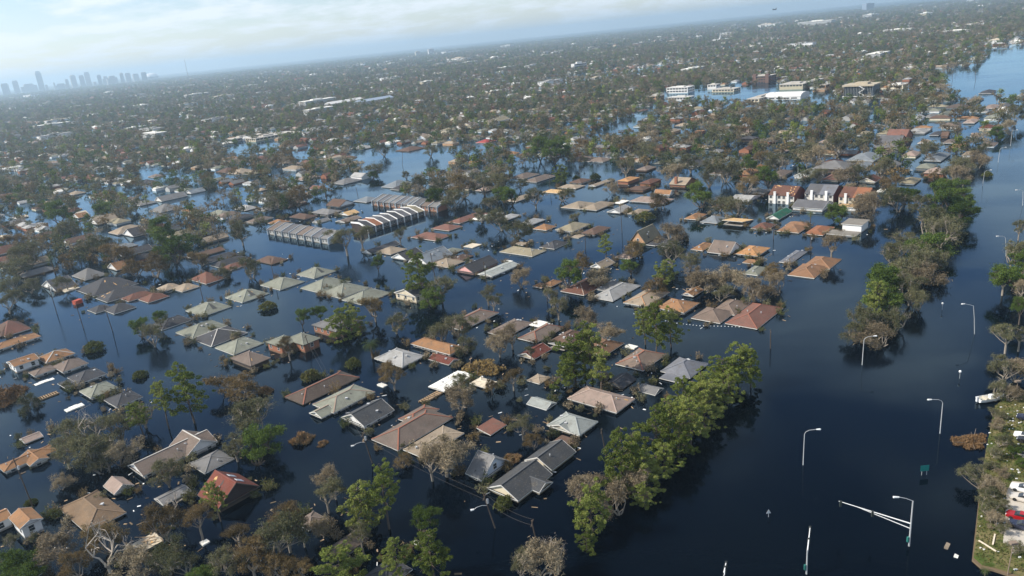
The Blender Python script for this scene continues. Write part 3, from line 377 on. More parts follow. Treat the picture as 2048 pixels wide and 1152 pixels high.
(-160.71, 455.33, [[0.0, 0.0, 13.68, 8.66, 1.13, 'h', 'C', 0.45]], 'dg', 'g', '', 'house with charcoal hip roof left of the grey-blue townhouse row'),
(-235.71, 421.94, [[0.0, 0.0, 12.54, 9.82, 1.5, 'h', 'C', 0.45]], 'rdp', 'g', '', 'house with rose-red hip roof, nearest behind the big dark patched roof'),
(-274.1, 405.74, [[0.0, 0.0, 15.32, 9.71, 0.83, 'h', 'C', 0.45]], 'brr', 'w', '', 'house with red-brown hip roof in front of the reddish roof at the left edge'),
(169.31, 459.76, [[0.0, 0.0, 13.82, 8.34, 1.34, 'h', 'C', 0.45]], 'gg', 'g', '', 'house with grey-green hip roof left of the three brick townhouses'),
(94.11, 483.02, [[0.0, 0.0, 13.03, 8.92, 0.93, 'h', 'C', 0.45]], 'gb', 'b', '', 'house with grey-brown hip roof left of the red-brick chimney house'),
(-31.75, 491.33, [[0.0, 0.0, 15.92, 8.74, 0.63, 'h', 'C', 0.45]], 'bl', 'w', '', 'house with blue-grey hip roof right of the brick townhouse row'),
(-210.11, 450.15, [[0.0, 0.0, 14.04, 8.97, 1.16, 'h', 'C', 0.45]], 'rdp', 'c', '', 'house with rose-red hip roof, second-nearest behind the big dark patched roof'),
(-249.87, 433.91, [[0.0, 0.0, 14.82, 9.8, 1.45, 'g', 'C', 0.45]], 'br', 'w', '', 'house with brown gabled roof right of the reddish roof at the left edge'),
(-134.95, 482.76, [[0.0, 0.0, 14.18, 8.55, 1.25, 'h', 'C', 0.45]], 'pk', 'b', '', 'house with pinkish hip roof behind the grey-blue townhouse row'),
(270.78, 423.97, [[0.0, 0.0, 11.42, 9.11, 1.52, 'h', 'C', 0.45]], 'tn', 'w', '', 'house with tan hip roof in front of the white A-frame gable'),
(-41.81, 505.69, [[0.0, 0.0, 12.08, 9.16, 0.97, 'h', 'C', 0.45]], 'gb', 'w', '', 'house with grey-brown hip roof, nearest right of the brick townhouse row'),
]
TREES=[
('p', 10.2, 117.7, 3.74, 5.2, 'green pine of the near median row, second from near end', 'trees of the near median row'),
('p', 8.8, 114.6, 1.92, 2.2, 'green pine of the near median row, first from near end', 'trees of the near median row'),
('b', 11.3, 128.7, 3.95, 3.7, 'bare grey tree of the near median row, second from near end', 'trees of the near median row'),
('b', 16.3, 124.4, 4.26, 3.7, 'bare grey tree of the near median row, first from near end', 'trees of the near median row'),
('b', 20.6, 129.4, 3.52, 3.3, 'bare grey tree of the near median row, third from near end', 'trees of the near median row'),
('p', 18.5, 131.2, 4.43, 5.9, 'green pine of the near median row, fourth from near end', 'trees of the near median row'),
('p', 23.1, 131.3, 4.08, 5.9, 'green pine of the near median row, fifth from near end', 'trees of the near median row'),
('p', 28.3, 136.3, 3.48, 5.2, 'green pine of the near median row, sixth from near end', 'trees of the near median row'),
('p', 21.6, 138.6, 4.07, 6.7, 'green pine of the near median row, seventh from near end', 'trees of the near median row'),
('p', 27.6, 142.9, 4.19, 5.9, 'green pine of the near median row, ninth from near end', 'trees of the near median row'),
('p', 32.0, 141.0, 3.21, 4.4, 'green pine of the near median row, eighth from near end', 'trees of the near median row'),
('p', 31.8, 149.3, 4.14, 6.7, 'green pine of the near median row, eleventh from near end', 'trees of the near median row'),
('p', 36.1, 146.3, 4.07, 5.9, 'green pine of the near median row, tenth from near end', 'trees of the near median row'),
('p', 41.3, 152.4, 3.62, 5.2, 'green pine of the near median row, twelfth from near end', 'trees of the near median row'),
('p', 37.3, 155.4, 3.87, 6.7, 'green pine of the near median row, thirteenth from near end', 'trees of the near median row'),
('p', 44.4, 157.9, 3.93, 5.9, 'green pine of the near median row, fourteenth from near end', 'trees of the near median row'),
('p', 43.0, 163.4, 3.83, 6.7, 'green pine of the near median row, fifteenth from near end', 'trees of the near median row'),
('p', 49.7, 163.6, 3.42, 5.2, 'green pine of the near median row, sixteenth from near end', 'trees of the near median row'),
('p', 49.9, 170.5, 4.41, 6.7, 'green pine of the near median row, seventeenth from near end', 'trees of the near median row'),
('p', 55.1, 172.8, 4.68, 7.4, 'green pine of the near median row, nineteenth from near end', 'trees of the near median row'),
('p', 57.7, 171.0, 3.33, 5.2, 'green pine of the near median row, eighteenth from near end', 'trees of the near median row'),
('p', 21.8, 125.2, 2.23, 3.7, 'green pine of the near median row, third from near end', 'trees of the near median row'),
('o', 99.7, 196.3, 5.5, 4.2, 'olive-brown leafy tree in the far median row, second from near end', 'trees of the far median row'),
('o', 94.2, 191.5, 4.36, 3.4, 'olive-brown leafy tree in the far median row, first from near end', 'trees of the far median row'),
('b', 99.2, 187.9, 5.3, 3.4, 'bare grey tree in the far median row, first from near end', 'trees of the far median row'),
('o', 107.9, 196.3, 5.5, 3.4, 'olive-brown leafy tree in the far median row, third from near end', 'trees of the far median row'),
('p', 106.6, 205.9, 3.82, 5.1, 'green pine in the far median row, first from near end', 'trees of the far median row'),
('g', 110.9, 207.9, 5.5, 4.2, 'dense green tree in the far median row, first from near end', 'trees of the far median row'),
('g', 117.6, 217.4, 6.28, 6.0, 'dense green tree in the far median row, second from near end', 'trees of the far median row'),
('o', 121.1, 214.1, 4.52, 4.2, 'olive-brown leafy tree in the far median row, fifth from near end', 'trees of the far median row'),
('o', 121.3, 209.5, 4.44, 3.4, 'olive-brown leafy tree in the far median row, fourth from near end', 'trees of the far median row'),
('o', 132.8, 238.3, 7.45, 4.2, 'olive-brown leafy tree in the far median row, seventh from near end', 'trees of the far median row'),
('b', 135.3, 231.1, 6.05, 3.4, 'bare grey tree in the far median row, second from near end', 'trees of the far median row'),
('o', 146.4, 243.6, 5.71, 3.4, 'olive-brown leafy tree in the far median row, ninth from near end', 'trees of the far median row'),
('o', 135.5, 250.9, 4.88, 4.2, 'olive-brown leafy tree in the far median row, tenth from near end', 'trees of the far median row'),
('o', 147.2, 263.9, 6.12, 5.1, 'olive-brown leafy tree in the far median row, eleventh from near end', 'trees of the far median row'),
('g', 148.7, 254.9, 7.25, 5.1, 'dense green tree in the far median row, third from near end', 'trees of the far median row'),
('o', 160.8, 265.9, 6.85, 5.1, 'olive-brown leafy tree in the far median row, twelfth from near end', 'trees of the far median row'),
('o', 167.4, 285.7, 6.94, 5.1, 'olive-brown leafy tree in the far median row, fourteenth from near end', 'trees of the far median row'),
('o', 170.7, 276.9, 6.04, 4.2, 'olive-brown leafy tree in the far median row, thirteenth from near end', 'trees of the far median row'),
('g', 180.6, 291.2, 6.69, 6.0, 'dense green tree in the far median row, fourth from near end', 'trees of the far median row'),
('g', 187.2, 310.7, 6.7, 6.0, 'dense green tree in the far median row, fifth from near end', 'trees of the far median row'),
('g', 196.5, 313.5, 5.96, 6.0, 'dense green tree in the far median row, sixth from near end', 'trees of the far median row'),
('g', 203.5, 334.0, 6.32, 6.0, 'dense green tree in the far median row, seventh from near end', 'trees of the far median row'),
('o', 138.2, 240.7, 5.95, 5.1, 'olive-brown leafy tree in the far median row, eighth from near end', 'trees of the far median row'),
('o', 125.6, 227.8, 4.48, 4.2, 'olive-brown leafy tree in the far median row, sixth from near end', 'trees of the far median row'),
('o', 169.2, 238.6, 5.27, 6.0, 'olive-brown leafy tree, second-nearest in front of the pink pyramid roof', 'trees standing in the flood'),
('o', 190.1, 265.6, 3.76, 6.0, 'olive-brown leafy tree, third-nearest right of the pink pyramid roof', 'trees standing in the flood'),
('o', 150.3, 214.2, 3.95, 6.0, 'olive-brown leafy tree right of the white flat-roofed building', 'trees standing in the flood'),
('g', 152.3, 211.0, 4.84, 6.0, 'dense green tree right of the white flat-roofed building', 'trees standing in the flood'),
('o', 125.7, 175.4, 3.31, 6.0, 'olive-brown leafy tree, third-nearest behind the white motorboat on the bank', 'trees standing in the flood'),
('g', 140.5, 192.0, 2.78, 6.0, 'dense green tree behind the white motorboat on the bank', 'trees standing in the flood'),
('o', 129.7, 176.1, 2.61, 6.0, 'olive-brown leafy tree, fourth-nearest behind the white motorboat on the bank', 'trees standing in the flood'),
('o', 115.1, 159.8, 3.51, 3.5, 'olive-brown leafy tree, second-nearest behind the white motorboat on the bank', 'trees standing in the flood'),
('b', 118.2, 159.9, 4.06, 4.0, 'bare grey tree, nearest behind the white motorboat on the bank', 'trees standing in the flood'),
('o', 108.3, 152.1, 2.53, 3.0, 'olive-brown leafy tree, nearest behind the white motorboat on the bank', 'trees standing in the flood'),
('g', 163.9, 225.6, 3.53, 6.0, 'dense green tree in front of the pink pyramid roof', 'trees standing in the flood'),
('b', 150.1, 205.1, 3.25, 5.0, 'bare grey tree, second-nearest behind the white motorboat on the bank', 'trees standing in the flood'),
('o', 84.9, 121.0, 2.62, 2.5, 'olive-brown leafy tree, sixth-nearest in front of the white motorboat on the bank', 'trees standing in the flood'),
('b', 85.6, 118.4, 2.24, 2.2, 'bare grey tree, third-nearest in front of the white motorboat on the bank', 'trees standing in the flood'),
('o', 80.7, 112.2, 2.3, 2.4, 'olive-brown leafy tree, ninth-nearest in front of the white motorboat on the bank', 'trees standing in the flood'),
('b', 80.3, 109.1, 2.1, 2.0, 'bare grey tree, fourth-nearest in front of the white motorboat on the bank', 'trees standing in the flood'),
('o', 96.3, 132.7, 1.7, 2.5, 'olive-brown leafy tree, third-nearest in front of the white motorboat on the bank', 'trees standing in the flood'),
('o', 92.9, 129.0, 1.66, 2.2, 'olive-brown leafy tree, fourth-nearest in front of the white motorboat on the bank', 'trees standing in the flood'),
('g', 96.5, 128.3, 1.59, 2.2, 'dense green tree, nearest in front of the white motorboat on the bank', 'trees standing in the flood'),
('o', 78.7, 102.0, 1.53, 2.2, 'olive-brown leafy tree, eleventh-nearest in front of the white motorboat on the bank', 'trees standing in the flood'),
('b', 100.5, 139.1, 1.7, 2.0, 'bare grey tree, nearest in front of the white motorboat on the bank', 'trees standing in the flood'),
('o', 84.7, 113.1, 1.16, 1.8, 'olive-brown leafy tree, eighth-nearest in front of the white motorboat on the bank', 'trees standing in the flood'),
('g', 95.7, 125.1, 1.37, 2.0, 'dense green tree, second-nearest in front of the white motorboat on the bank', 'trees standing in the flood'),
('o', 90.0, 125.2, 1.62, 2.0, 'olive-brown leafy tree, fifth-nearest in front of the white motorboat on the bank', 'trees standing in the flood'),
('o', 83.4, 117.0, 1.7, 2.0, 'olive-brown leafy tree, seventh-nearest in front of the white motorboat on the bank', 'trees standing in the flood'),
('b', 90.4, 122.8, 1.35, 1.8, 'bare grey tree, second-nearest in front of the white motorboat on the bank', 'trees standing in the flood'),
('o', 79.9, 106.7, 1.27, 1.8, 'olive-brown leafy tree, tenth-nearest in front of the white motorboat on the bank', 'trees standing in the flood'),
('u', 95.6, 129.8, 1.01, 1.4, 'low green bush in front of the white motorboat on the bank', 'trees standing in the flood'),
('o', 104.3, 142.8, 1.4, 2.0, 'olive-brown leafy tree, second-nearest in front of the white motorboat on the bank', 'trees standing in the flood'),
('b', 110.0, 150.2, 2.04, 2.5, 'bare grey tree right of the white motorboat on the bank', 'trees standing in the flood'),
('o', 103.0, 144.6, 1.42, 1.8, 'olive-brown leafy tree, nearest in front of the white motorboat on the bank', 'trees standing in the flood'),
('P', 71.6, 98.1, 1.13, 1.6, 'palm tree in front of the white motorboat on the bank', 'trees standing in the flood'),
('o', -49.0, 118.1, 5.43, 7.0, 'olive-brown leafy tree, second-nearest left of the dark roof among bottom pines', 'trees standing in the flood'),
('r', -47.6, 122.6, 4.01, 8.0, 'rust-brown tree right of the red-brown gabled house', 'trees standing in the flood'),
('p', -35.3, 112.2, 4.27, 5.0, 'green pine in front of the dark roof among bottom pines', 'trees standing in the flood'),
('p', -25.0, 110.8, 2.98, 7.0, 'green pine, nearest right of the dark roof among bottom pines', 'trees standing in the flood'),
('p', -18.7, 109.9, 3.48, 7.0, 'green pine, second-nearest right of the dark roof among bottom pines', 'trees standing in the flood'),
('p', -33.6, 127.3, 4.9, 7.0, 'green pine, nearest behind the dark roof among bottom pines', 'trees standing in the flood'),
('p', -29.0, 126.9, 3.51, 9.0, 'green pine, second-nearest behind the dark roof among bottom pines', 'trees standing in the flood'),
('g', -21.6, 122.5, 3.24, 5.0, 'dense green tree right of the dark roof among bottom pines', 'trees standing in the flood'),
('o', -42.5, 134.4, 3.22, 5.0, 'olive-brown leafy tree, second-nearest behind the dark roof among bottom pines', 'trees standing in the flood'),
('b', -42.1, 139.3, 2.54, 6.0, 'bare grey tree in front of the small charcoal gabled house', 'trees standing in the flood'),
('r', -74.5, 130.3, 4.25, 5.0, 'rust-brown tree right of the big brown hip roof at lower left', 'trees standing in the flood'),
('r', -67.1, 129.4, 3.66, 6.0, 'rust-brown tree left of the red-brown gabled house', 'trees standing in the flood'),
('p', -65.5, 135.4, 2.68, 7.0, 'green pine left of the red-brown gabled house', 'trees standing in the flood'),
('r', -85.6, 127.9, 4.19, 4.0, 'rust-brown tree in front of the big brown hip roof at lower left', 'trees standing in the flood'),
('b', -93.9, 126.3, 3.91, 5.0, 'bare grey tree right of the white gabled house at bottom left', 'trees standing in the flood'),
('g', -99.0, 123.1, 4.03, 4.0, 'dense green tree, nearest in front of the white gabled house at bottom left', 'trees standing in the flood'),
('g', -94.7, 118.9, 3.36, 4.0, 'dense green tree, second-nearest in front of the white gabled house at bottom left', 'trees standing in the flood'),
('d', -82.6, 122.3, 4.38, 5.0, 'bleached dead tree in front of the big brown hip roof at lower left', 'trees standing in the flood'),
('o', -69.2, 119.3, 3.96, 4.0, 'olive-brown leafy tree right of the big brown hip roof at lower left', 'trees standing in the flood'),
('b', -75.4, 119.4, 3.75, 3.0, 'bare grey tree in front of the big brown hip roof at lower left', 'trees standing in the flood'),
('o', -64.4, 116.4, 3.54, 5.0, 'olive-brown leafy tree, second-nearest in front of the red-brown gabled house', 'trees standing in the flood'),
('o', -56.6, 115.2, 3.34, 5.0, 'olive-brown leafy tree, nearest in front of the red-brown gabled house', 'trees standing in the flood'),
('r', -52.3, 115.5, 3.68, 5.0, 'rust-brown tree, third-nearest left of the dark roof among bottom pines', 'trees standing in the flood'),
('b', 0.5, 106.2, 3.91, 5.0, 'bare grey tree in front of the long charcoal house', 'trees standing in the flood'),
('o', -3.4, 107.1, 2.37, 4.0, 'olive-brown leafy tree in front of the long charcoal house', 'trees standing in the flood'),
('d', 2.9, 109.1, 2.61, 5.0, 'bleached dead tree in front of the long charcoal house', 'trees standing in the flood'),
('r', -43.3, 114.3, 2.84, 3.0, 'rust-brown tree, nearest left of the dark roof among bottom pines', 'trees standing in the flood'),
('o', -106.0, 130.3, 1.85, 4.0, 'olive-brown leafy tree left of the white gabled house at bottom left', 'trees standing in the flood'),
('d', -76.7, 139.1, 2.76, 4.0, 'bleached dead tree left of the red-brown gabled house', 'trees standing in the flood'),
('r', -57.9, 124.5, 3.02, 5.0, 'rust-brown tree in front of the red-brown gabled house', 'trees standing in the flood'),
('o', -45.3, 123.8, 2.13, 4.0, 'olive-brown leafy tree, nearest left of the dark roof among bottom pines', 'trees standing in the flood'),
('r', -46.6, 113.8, 2.82, 4.0, 'rust-brown tree, second-nearest left of the dark roof among bottom pines', 'trees standing in the flood'),
('g', -60.9, 113.3, 2.69, 4.0, 'dense green tree in front of the red-brown gabled house', 'trees standing in the flood'),
('o', -32.9, 119.7, 2.24, 5.0, 'olive-brown leafy tree, nearest behind the dark roof among bottom pines', 'trees standing in the flood'),
('r', -86.9, 119.9, 2.94, 4.0, 'rust-brown tree in front of the white gabled house at bottom left', 'trees standing in the flood'),
('b', -42.2, 126.2, 2.36, 3.0, 'bare grey tree left of the dark roof among bottom pines', 'trees standing in the flood'),
('o', -105.8, 166.4, 6.11, 6.0, 'olive-brown leafy tree, third-nearest right of the orange-brown house at the left edge', 'trees standing in the flood'),
('o', -113.9, 172.5, 5.37, 6.0, 'olive-brown leafy tree, second-nearest right of the orange-brown house at the left edge', 'trees standing in the flood'),
('o', -103.7, 173.0, 4.91, 6.0, 'olive-brown leafy tree left of the long cross-gabled house', 'trees standing in the flood'),
('o', -101.3, 182.5, 4.42, 5.0, 'olive-brown leafy tree behind the long cross-gabled house', 'trees standing in the flood'),
('o', -102.4, 160.3, 4.41, 3.0, 'olive-brown leafy tree, fourth-nearest right of the orange-brown house at the left edge', 'trees standing in the flood'),
('b', -109.1, 154.5, 2.56, 2.0, 'bare grey tree right of the orange-brown house at the left edge', 'trees standing in the flood'),
('p', -94.6, 180.5, 3.41, 10.0, 'green pine, second-nearest right of the charcoal house with white porch', 'trees standing in the flood'),
('p', -88.4, 182.6, 4.77, 9.0, 'green pine behind the long cross-gabled house', 'trees standing in the flood'),
('p', -98.9, 175.5, 3.07, 9.0, 'green pine, nearest right of the charcoal house with white porch', 'trees standing in the flood'),
('o', -82.6, 150.8, 3.76, 4.0, 'olive-brown leafy tree in front of the long cross-gabled house', 'trees standing in the flood'),
('r', -78.9, 194.7, 5.46, 4.0, 'rust-brown tree left of the long dark brown hip roof', 'trees standing in the flood'),
('r', -84.7, 199.3, 4.78, 4.0, 'rust-brown tree in front of the row of three hip roofs', 'trees standing in the flood'),
('o', -68.9, 171.1, 6.26, 6.0, 'olive-brown leafy tree left of the long dark brown hip roof', 'trees standing in the flood'),
('g', -63.6, 157.5, 5.41, 5.0, 'dense green tree behind the red-brown gabled house', 'trees standing in the flood'),
('o', -69.3, 159.8, 3.72, 5.0, 'olive-brown leafy tree right of the long cross-gabled house', 'trees standing in the flood'),
('o', -125.3, 244.0, 5.39, 5.0, 'olive-brown leafy tree left of the row of three hip roofs', 'trees standing in the flood'),
('g', -134.3, 255.1, 3.95, 4.0, 'dense green tree, second-nearest left of the row of three hip roofs', 'trees standing in the flood'),
('g', -130.5, 263.1, 2.77, 5.0, 'dense green tree, nearest left of the row of three hip roofs', 'trees standing in the flood'),
('u', -147.8, 247.1, 3.85, 2.0, 'low green bush behind the charcoal house with white porch', 'trees standing in the flood'),
('u', -119.0, 218.4, 2.19, 1.6, 'low green bush right of the charcoal house with white porch', 'trees standing in the flood'),
('e', -156.9, 212.0, 4.88, 2.0, 'straw-coloured reed clump left of the charcoal house with white porch', 'trees standing in the flood'),
('o', -143.5, 201.8, 4.04, 1.2, 'olive-brown leafy tree left of the charcoal house with white porch', 'trees standing in the flood'),
('o', -112.5, 164.7, 4.04, 5.0, 'olive-brown leafy tree, nearest right of the orange-brown house at the left edge', 'trees standing in the flood'),
('d', -108.6, 170.2, 4.51, 7.0, 'bleached dead tree right of the orange-brown house at the left edge', 'trees standing in the flood'),
('b', -98.9, 162.6, 4.11, 4.0, 'bare grey tree left of the long cross-gabled house', 'trees standing in the flood'),
('u', -113.7, 149.8, 1.36, 1.0, 'low green bush behind the white gabled house at bottom left', 'trees standing in the flood'),
('r', -71.9, 219.6, 2.89, 5.0, 'rust-brown tree left of the orange-brick two-storey house', 'trees standing in the flood'),
('u', -61.7, 203.5, 2.94, 2.2, 'low green bush, nearest behind the long dark brown hip roof', 'trees standing in the flood'),
('u', -50.1, 209.6, 2.72, 2.6, 'low green bush, second-nearest behind the long dark brown hip roof', 'trees standing in the flood'),
('P', -45.0, 215.1, 3.38, 6.0, 'palm tree right of the orange-brick two-storey house', 'trees standing in the flood'),
('p', -57.5, 232.2, 4.94, 6.0, 'green pine, nearest behind the orange-brick two-storey house', 'trees standing in the flood'),
('p', -55.4, 241.0, 4.76, 6.0, 'green pine, second-nearest behind the orange-brick two-storey house', 'trees standing in the flood'),
('r', -48.9, 247.2, 5.12, 6.0, 'rust-brown tree left of the cream two-storey house', 'trees standing in the flood'),
('o', -39.6, 233.5, 4.57, 5.0, 'olive-brown leafy tree in front of the cream two-storey house', 'trees standing in the flood'),
('g', -74.4, 248.3, 2.98, 4.0, 'dense green tree left of the orange-brick two-storey house', 'trees standing in the flood'),
('g', -68.8, 251.6, 2.83, 5.0, 'dense green tree behind the orange-brick two-storey house', 'trees standing in the flood'),
('u', -93.9, 273.8, 3.07, 2.0, 'low green bush left of the clustered grey-green hip roofs', 'trees standing in the flood'),
('r', -35.3, 190.3, 3.43, 5.0, 'rust-brown tree left of the long white roof', 'trees standing in the flood'),
('r', -38.3, 196.5, 2.88, 4.0, 'rust-brown tree left of the bright orange hip roof', 'trees standing in the flood'),
('e', -55.8, 166.8, 2.73, 1.5, 'straw-coloured reed clump, second-nearest left of the small charcoal gabled house', 'trees standing in the flood'),
('e', -73.9, 197.7, 2.3, 1.5, 'straw-coloured reed clump left of the long dark brown hip roof', 'trees standing in the flood'),
('e', -50.0, 164.0, 1.59, 0.4, 'straw-coloured reed clump, nearest left of the small charcoal gabled house', 'trees standing in the flood'),
('p', -33.9, 268.8, 6.37, 8.0, 'green pine behind the cream two-storey house', 'trees standing in the flood'),
('o', -26.1, 260.4, 4.36, 6.0, 'olive-brown leafy tree right of the cream two-storey house', 'trees standing in the flood'),
('g', -29.5, 256.1, 4.69, 3.0, 'dense green tree right of the cream two-storey house', 'trees standing in the flood'),
('o', -15.5, 180.3, 2.91, 5.0, 'olive-brown leafy tree right of the long white roof', 'trees standing in the flood'),
('b', -15.7, 171.7, 3.8, 4.0, 'bare grey tree in front of the long white roof', 'trees standing in the flood'),
('b', -18.0, 143.2, 4.98, 6.0, 'bare grey tree, nearest left of the pale blue gabled house', 'trees standing in the flood'),
('b', -21.2, 142.6, 3.24, 5.0, 'bare grey tree, second-nearest left of the pale blue gabled house', 'trees standing in the flood'),
('r', -28.6, 149.6, 2.08, 1.8, 'rust-brown tree in front of the large grey-brown hip roof', 'trees standing in the flood'),
('o', -24.1, 222.8, 5.56, 4.0, 'olive-brown leafy tree, nearest behind the bright orange hip roof', 'trees standing in the flood'),
('o', -18.9, 223.2, 5.27, 5.0, 'olive-brown leafy tree, second-nearest behind the bright orange hip roof', 'trees standing in the flood'),
('y', -11.7, 199.7, 3.77, 1.2, 'yellowed brush heap, nearest right of the long white roof', 'trees standing in the flood'),
('b', -5.1, 206.3, 3.86, 5.0, 'bare grey tree, second-nearest left of the dark red gabled shed', 'trees standing in the flood'),
('b', -1.7, 210.9, 3.63, 5.0, 'bare grey tree, nearest left of the dark red gabled shed', 'trees standing in the flood'),
('r', -8.1, 181.3, 1.71, 3.0, 'rust-brown tree right of the long white roof', 'trees standing in the flood'),
('r', -2.3, 182.4, 2.7, 4.0, 'rust-brown tree in front of the dark red gabled shed', 'trees standing in the flood'),
('o', -0.8, 156.1, 2.9, 4.0, 'olive-brown leafy tree left of the pale green-grey cream house', 'trees standing in the flood'),
('r', 1.4, 151.5, 2.63, 3.0, 'rust-brown tree left of the pale green-grey cream house', 'trees standing in the flood'),
('e', -4.1, 147.8, 2.24, 2.0, 'straw-coloured reed clump right of the pale blue gabled house', 'trees standing in the flood'),
('u', -6.2, 130.8, 2.03, 1.4, 'low green bush in front of the long charcoal house', 'trees standing in the flood'),
('p', 14.7, 182.4, 5.58, 7.0, 'green pine, second-nearest right of the dark red gabled shed', 'trees standing in the flood'),
('p', 19.3, 184.0, 4.27, 9.0, 'green pine, second-nearest left of the brown hip roof near the median', 'trees standing in the flood'),
('p', 17.4, 185.6, 2.94, 12.0, 'green pine, third-nearest right of the dark red gabled shed', 'trees standing in the flood'),
('p', 12.2, 182.2, 3.2, 5.0, 'green pine, nearest right of the dark red gabled shed', 'trees standing in the flood'),
('p', 20.6, 176.8, 3.61, 8.0, 'green pine, nearest left of the brown hip roof near the median', 'trees standing in the flood'),
('p', 39.3, 197.5, 4.55, 8.0, 'green pine, second-nearest in front of the orange-tan house with white gable', 'trees standing in the flood'),
('p', 44.6, 200.5, 4.04, 7.0, 'green pine, nearest in front of the orange-tan house with white gable', 'trees standing in the flood'),
('p', 37.8, 204.4, 3.52, 7.0, 'green pine left of the orange-tan house with white gable', 'trees standing in the flood'),
('o', -15.9, 210.7, 3.63, 3.0, 'olive-brown leafy tree right of the bright orange hip roof', 'trees standing in the flood'),
('o', 3.4, 199.7, 2.13, 4.0, 'olive-brown leafy tree left of the dark red gabled shed', 'trees standing in the flood'),
('y', -7.8, 196.8, 2.86, 1.0, 'yellowed brush heap, second-nearest right of the long white roof', 'trees standing in the flood'),
('g', 20.6, 260.1, 5.1, 6.0, 'dense green tree left of the silver-grey hip roof', 'trees standing in the flood'),
('r', 27.1, 273.9, 4.22, 5.0, 'rust-brown tree left of the silver-grey hip roof', 'trees standing in the flood'),
('o', -8.7, 252.1, 2.93, 6.0, 'olive-brown leafy tree, nearest in front of the pink-gabled house', 'trees standing in the flood'),
('o', -7.2, 246.6, 3.2, 4.0, 'olive-brown leafy tree, second-nearest in front of the pink-gabled house', 'trees standing in the flood'),
('b', 3.4, 269.0, 4.14, 4.0, 'bare grey tree right of the pink-gabled house', 'trees standing in the flood'),
('o', 14.3, 231.3, 3.63, 5.0, 'olive-brown leafy tree, nearest left of the silver-grey hip roof', 'trees standing in the flood'),
('o', 12.9, 245.8, 3.19, 4.0, 'olive-brown leafy tree, second-nearest left of the silver-grey hip roof', 'trees standing in the flood'),
('p', 39.7, 295.1, 3.67, 8.0, 'green pine left of the steep A-frame house', 'trees standing in the flood'),
('b', 31.7, 261.5, 5.14, 4.0, 'bare grey tree left of the silver-grey hip roof', 'trees standing in the flood'),
('g', 45.3, 270.8, 3.41, 4.0, 'dense green tree behind the silver-grey hip roof', 'trees standing in the flood'),
('r', 51.5, 293.4, 4.5, 3.0, 'rust-brown tree in front of the steep A-frame house', 'trees standing in the flood'),
('o', 62.0, 275.1, 4.94, 5.0, 'olive-brown leafy tree right of the steep A-frame house', 'trees standing in the flood'),
('p', 56.4, 260.5, 4.75, 5.0, 'green pine in front of the steep A-frame house', 'trees standing in the flood'),
('r', 49.2, 244.2, 3.81, 4.0, 'rust-brown tree behind the orange-tan house with white gable', 'trees standing in the flood'),
('b', 63.6, 246.2, 5.22, 4.0, 'bare grey tree behind the orange-tan house with white gable', 'trees standing in the flood'),
('o', 67.9, 269.6, 4.16, 4.0, 'olive-brown leafy tree left of the tall grey-brown gable', 'trees standing in the flood'),
('b', 69.2, 246.4, 5.92, 3.0, 'bare grey tree right of the orange-tan house with white gable', 'trees standing in the flood'),
('b', 75.3, 244.4, 5.19, 3.0, 'bare grey tree in front of the tall grey-brown gable', 'trees standing in the flood'),
('b', 78.3, 231.8, 4.61, 5.0, 'bare grey tree, second-nearest behind the red-brown hip roof by the boulevard', 'trees standing in the flood'),
('r', 90.0, 245.9, 4.15, 5.0, 'rust-brown tree left of the stepped orange-brown roof', 'trees standing in the flood'),
('b', 81.4, 229.7, 5.23, 4.0, 'bare grey tree, nearest behind the red-brown hip roof by the boulevard', 'trees standing in the flood'),
('b', 89.7, 236.6, 3.36, 4.0, 'bare grey tree left of the stepped orange-brown roof', 'trees standing in the flood'),
('b', 120.7, 267.1, 4.47, 7.0, 'bare grey tree left of the white flat-roofed building', 'trees standing in the flood'),
('g', 144.4, 315.8, 4.8, 3.0, 'dense green tree left of the white flat-roofed building', 'trees standing in the flood'),
('b', 156.8, 311.2, 6.87, 5.0, 'bare grey tree behind the white flat-roofed building', 'trees standing in the flood'),
('b', 165.3, 335.2, 5.98, 4.0, 'bare grey tree, second-nearest right of the three brick townhouses', 'trees standing in the flood'),
('P', 134.4, 320.3, 2.43, 3.0, 'palm tree right of the green metal roof', 'trees standing in the flood'),
('o', 109.0, 342.2, 6.05, 3.0, 'olive-brown leafy tree, nearest behind the bare plywood roof', 'trees standing in the flood'),
('r', 79.3, 373.6, 5.62, 3.0, 'rust-brown tree right of the very wide pinkish roof', 'trees standing in the flood'),
('u', 67.5, 352.9, 4.35, 2.4, 'low green bush in front of the very wide pinkish roof', 'trees standing in the flood'),
('o', 35.0, 367.0, 4.15, 2.0, 'olive-brown leafy tree left of the steep A-frame house', 'trees standing in the flood'),
('o', 5.3, 342.2, 7.34, 4.0, 'olive-brown leafy tree, second-nearest behind the pink-gabled house', 'trees standing in the flood'),
('o', -2.1, 359.5, 6.32, 5.0, 'olive-brown leafy tree, nearest behind the pink-gabled house', 'trees standing in the flood'),
('o', -12.2, 381.6, 4.77, 4.0, 'olive-brown leafy tree, third-nearest right of the brick townhouse row', 'trees standing in the flood'),
('b', 22.2, 216.1, 4.33, 5.0, 'bare grey tree in front of the silver-grey hip roof', 'trees standing in the flood'),
('b', 27.3, 208.9, 3.91, 4.0, 'bare grey tree behind the brown hip roof near the median', 'trees standing in the flood'),
('o', 68.7, 234.0, 3.67, 3.0, 'olive-brown leafy tree right of the orange-tan house with white gable', 'trees standing in the flood'),
('b', 71.8, 309.9, 6.43, 3.0, 'bare grey tree right of the steep A-frame house', 'trees standing in the flood'),
('o', -247.0, 379.7, 8.6, 6.0, 'olive-brown leafy tree, nearest right of the reddish roof at the left edge', 'trees standing in the flood'),
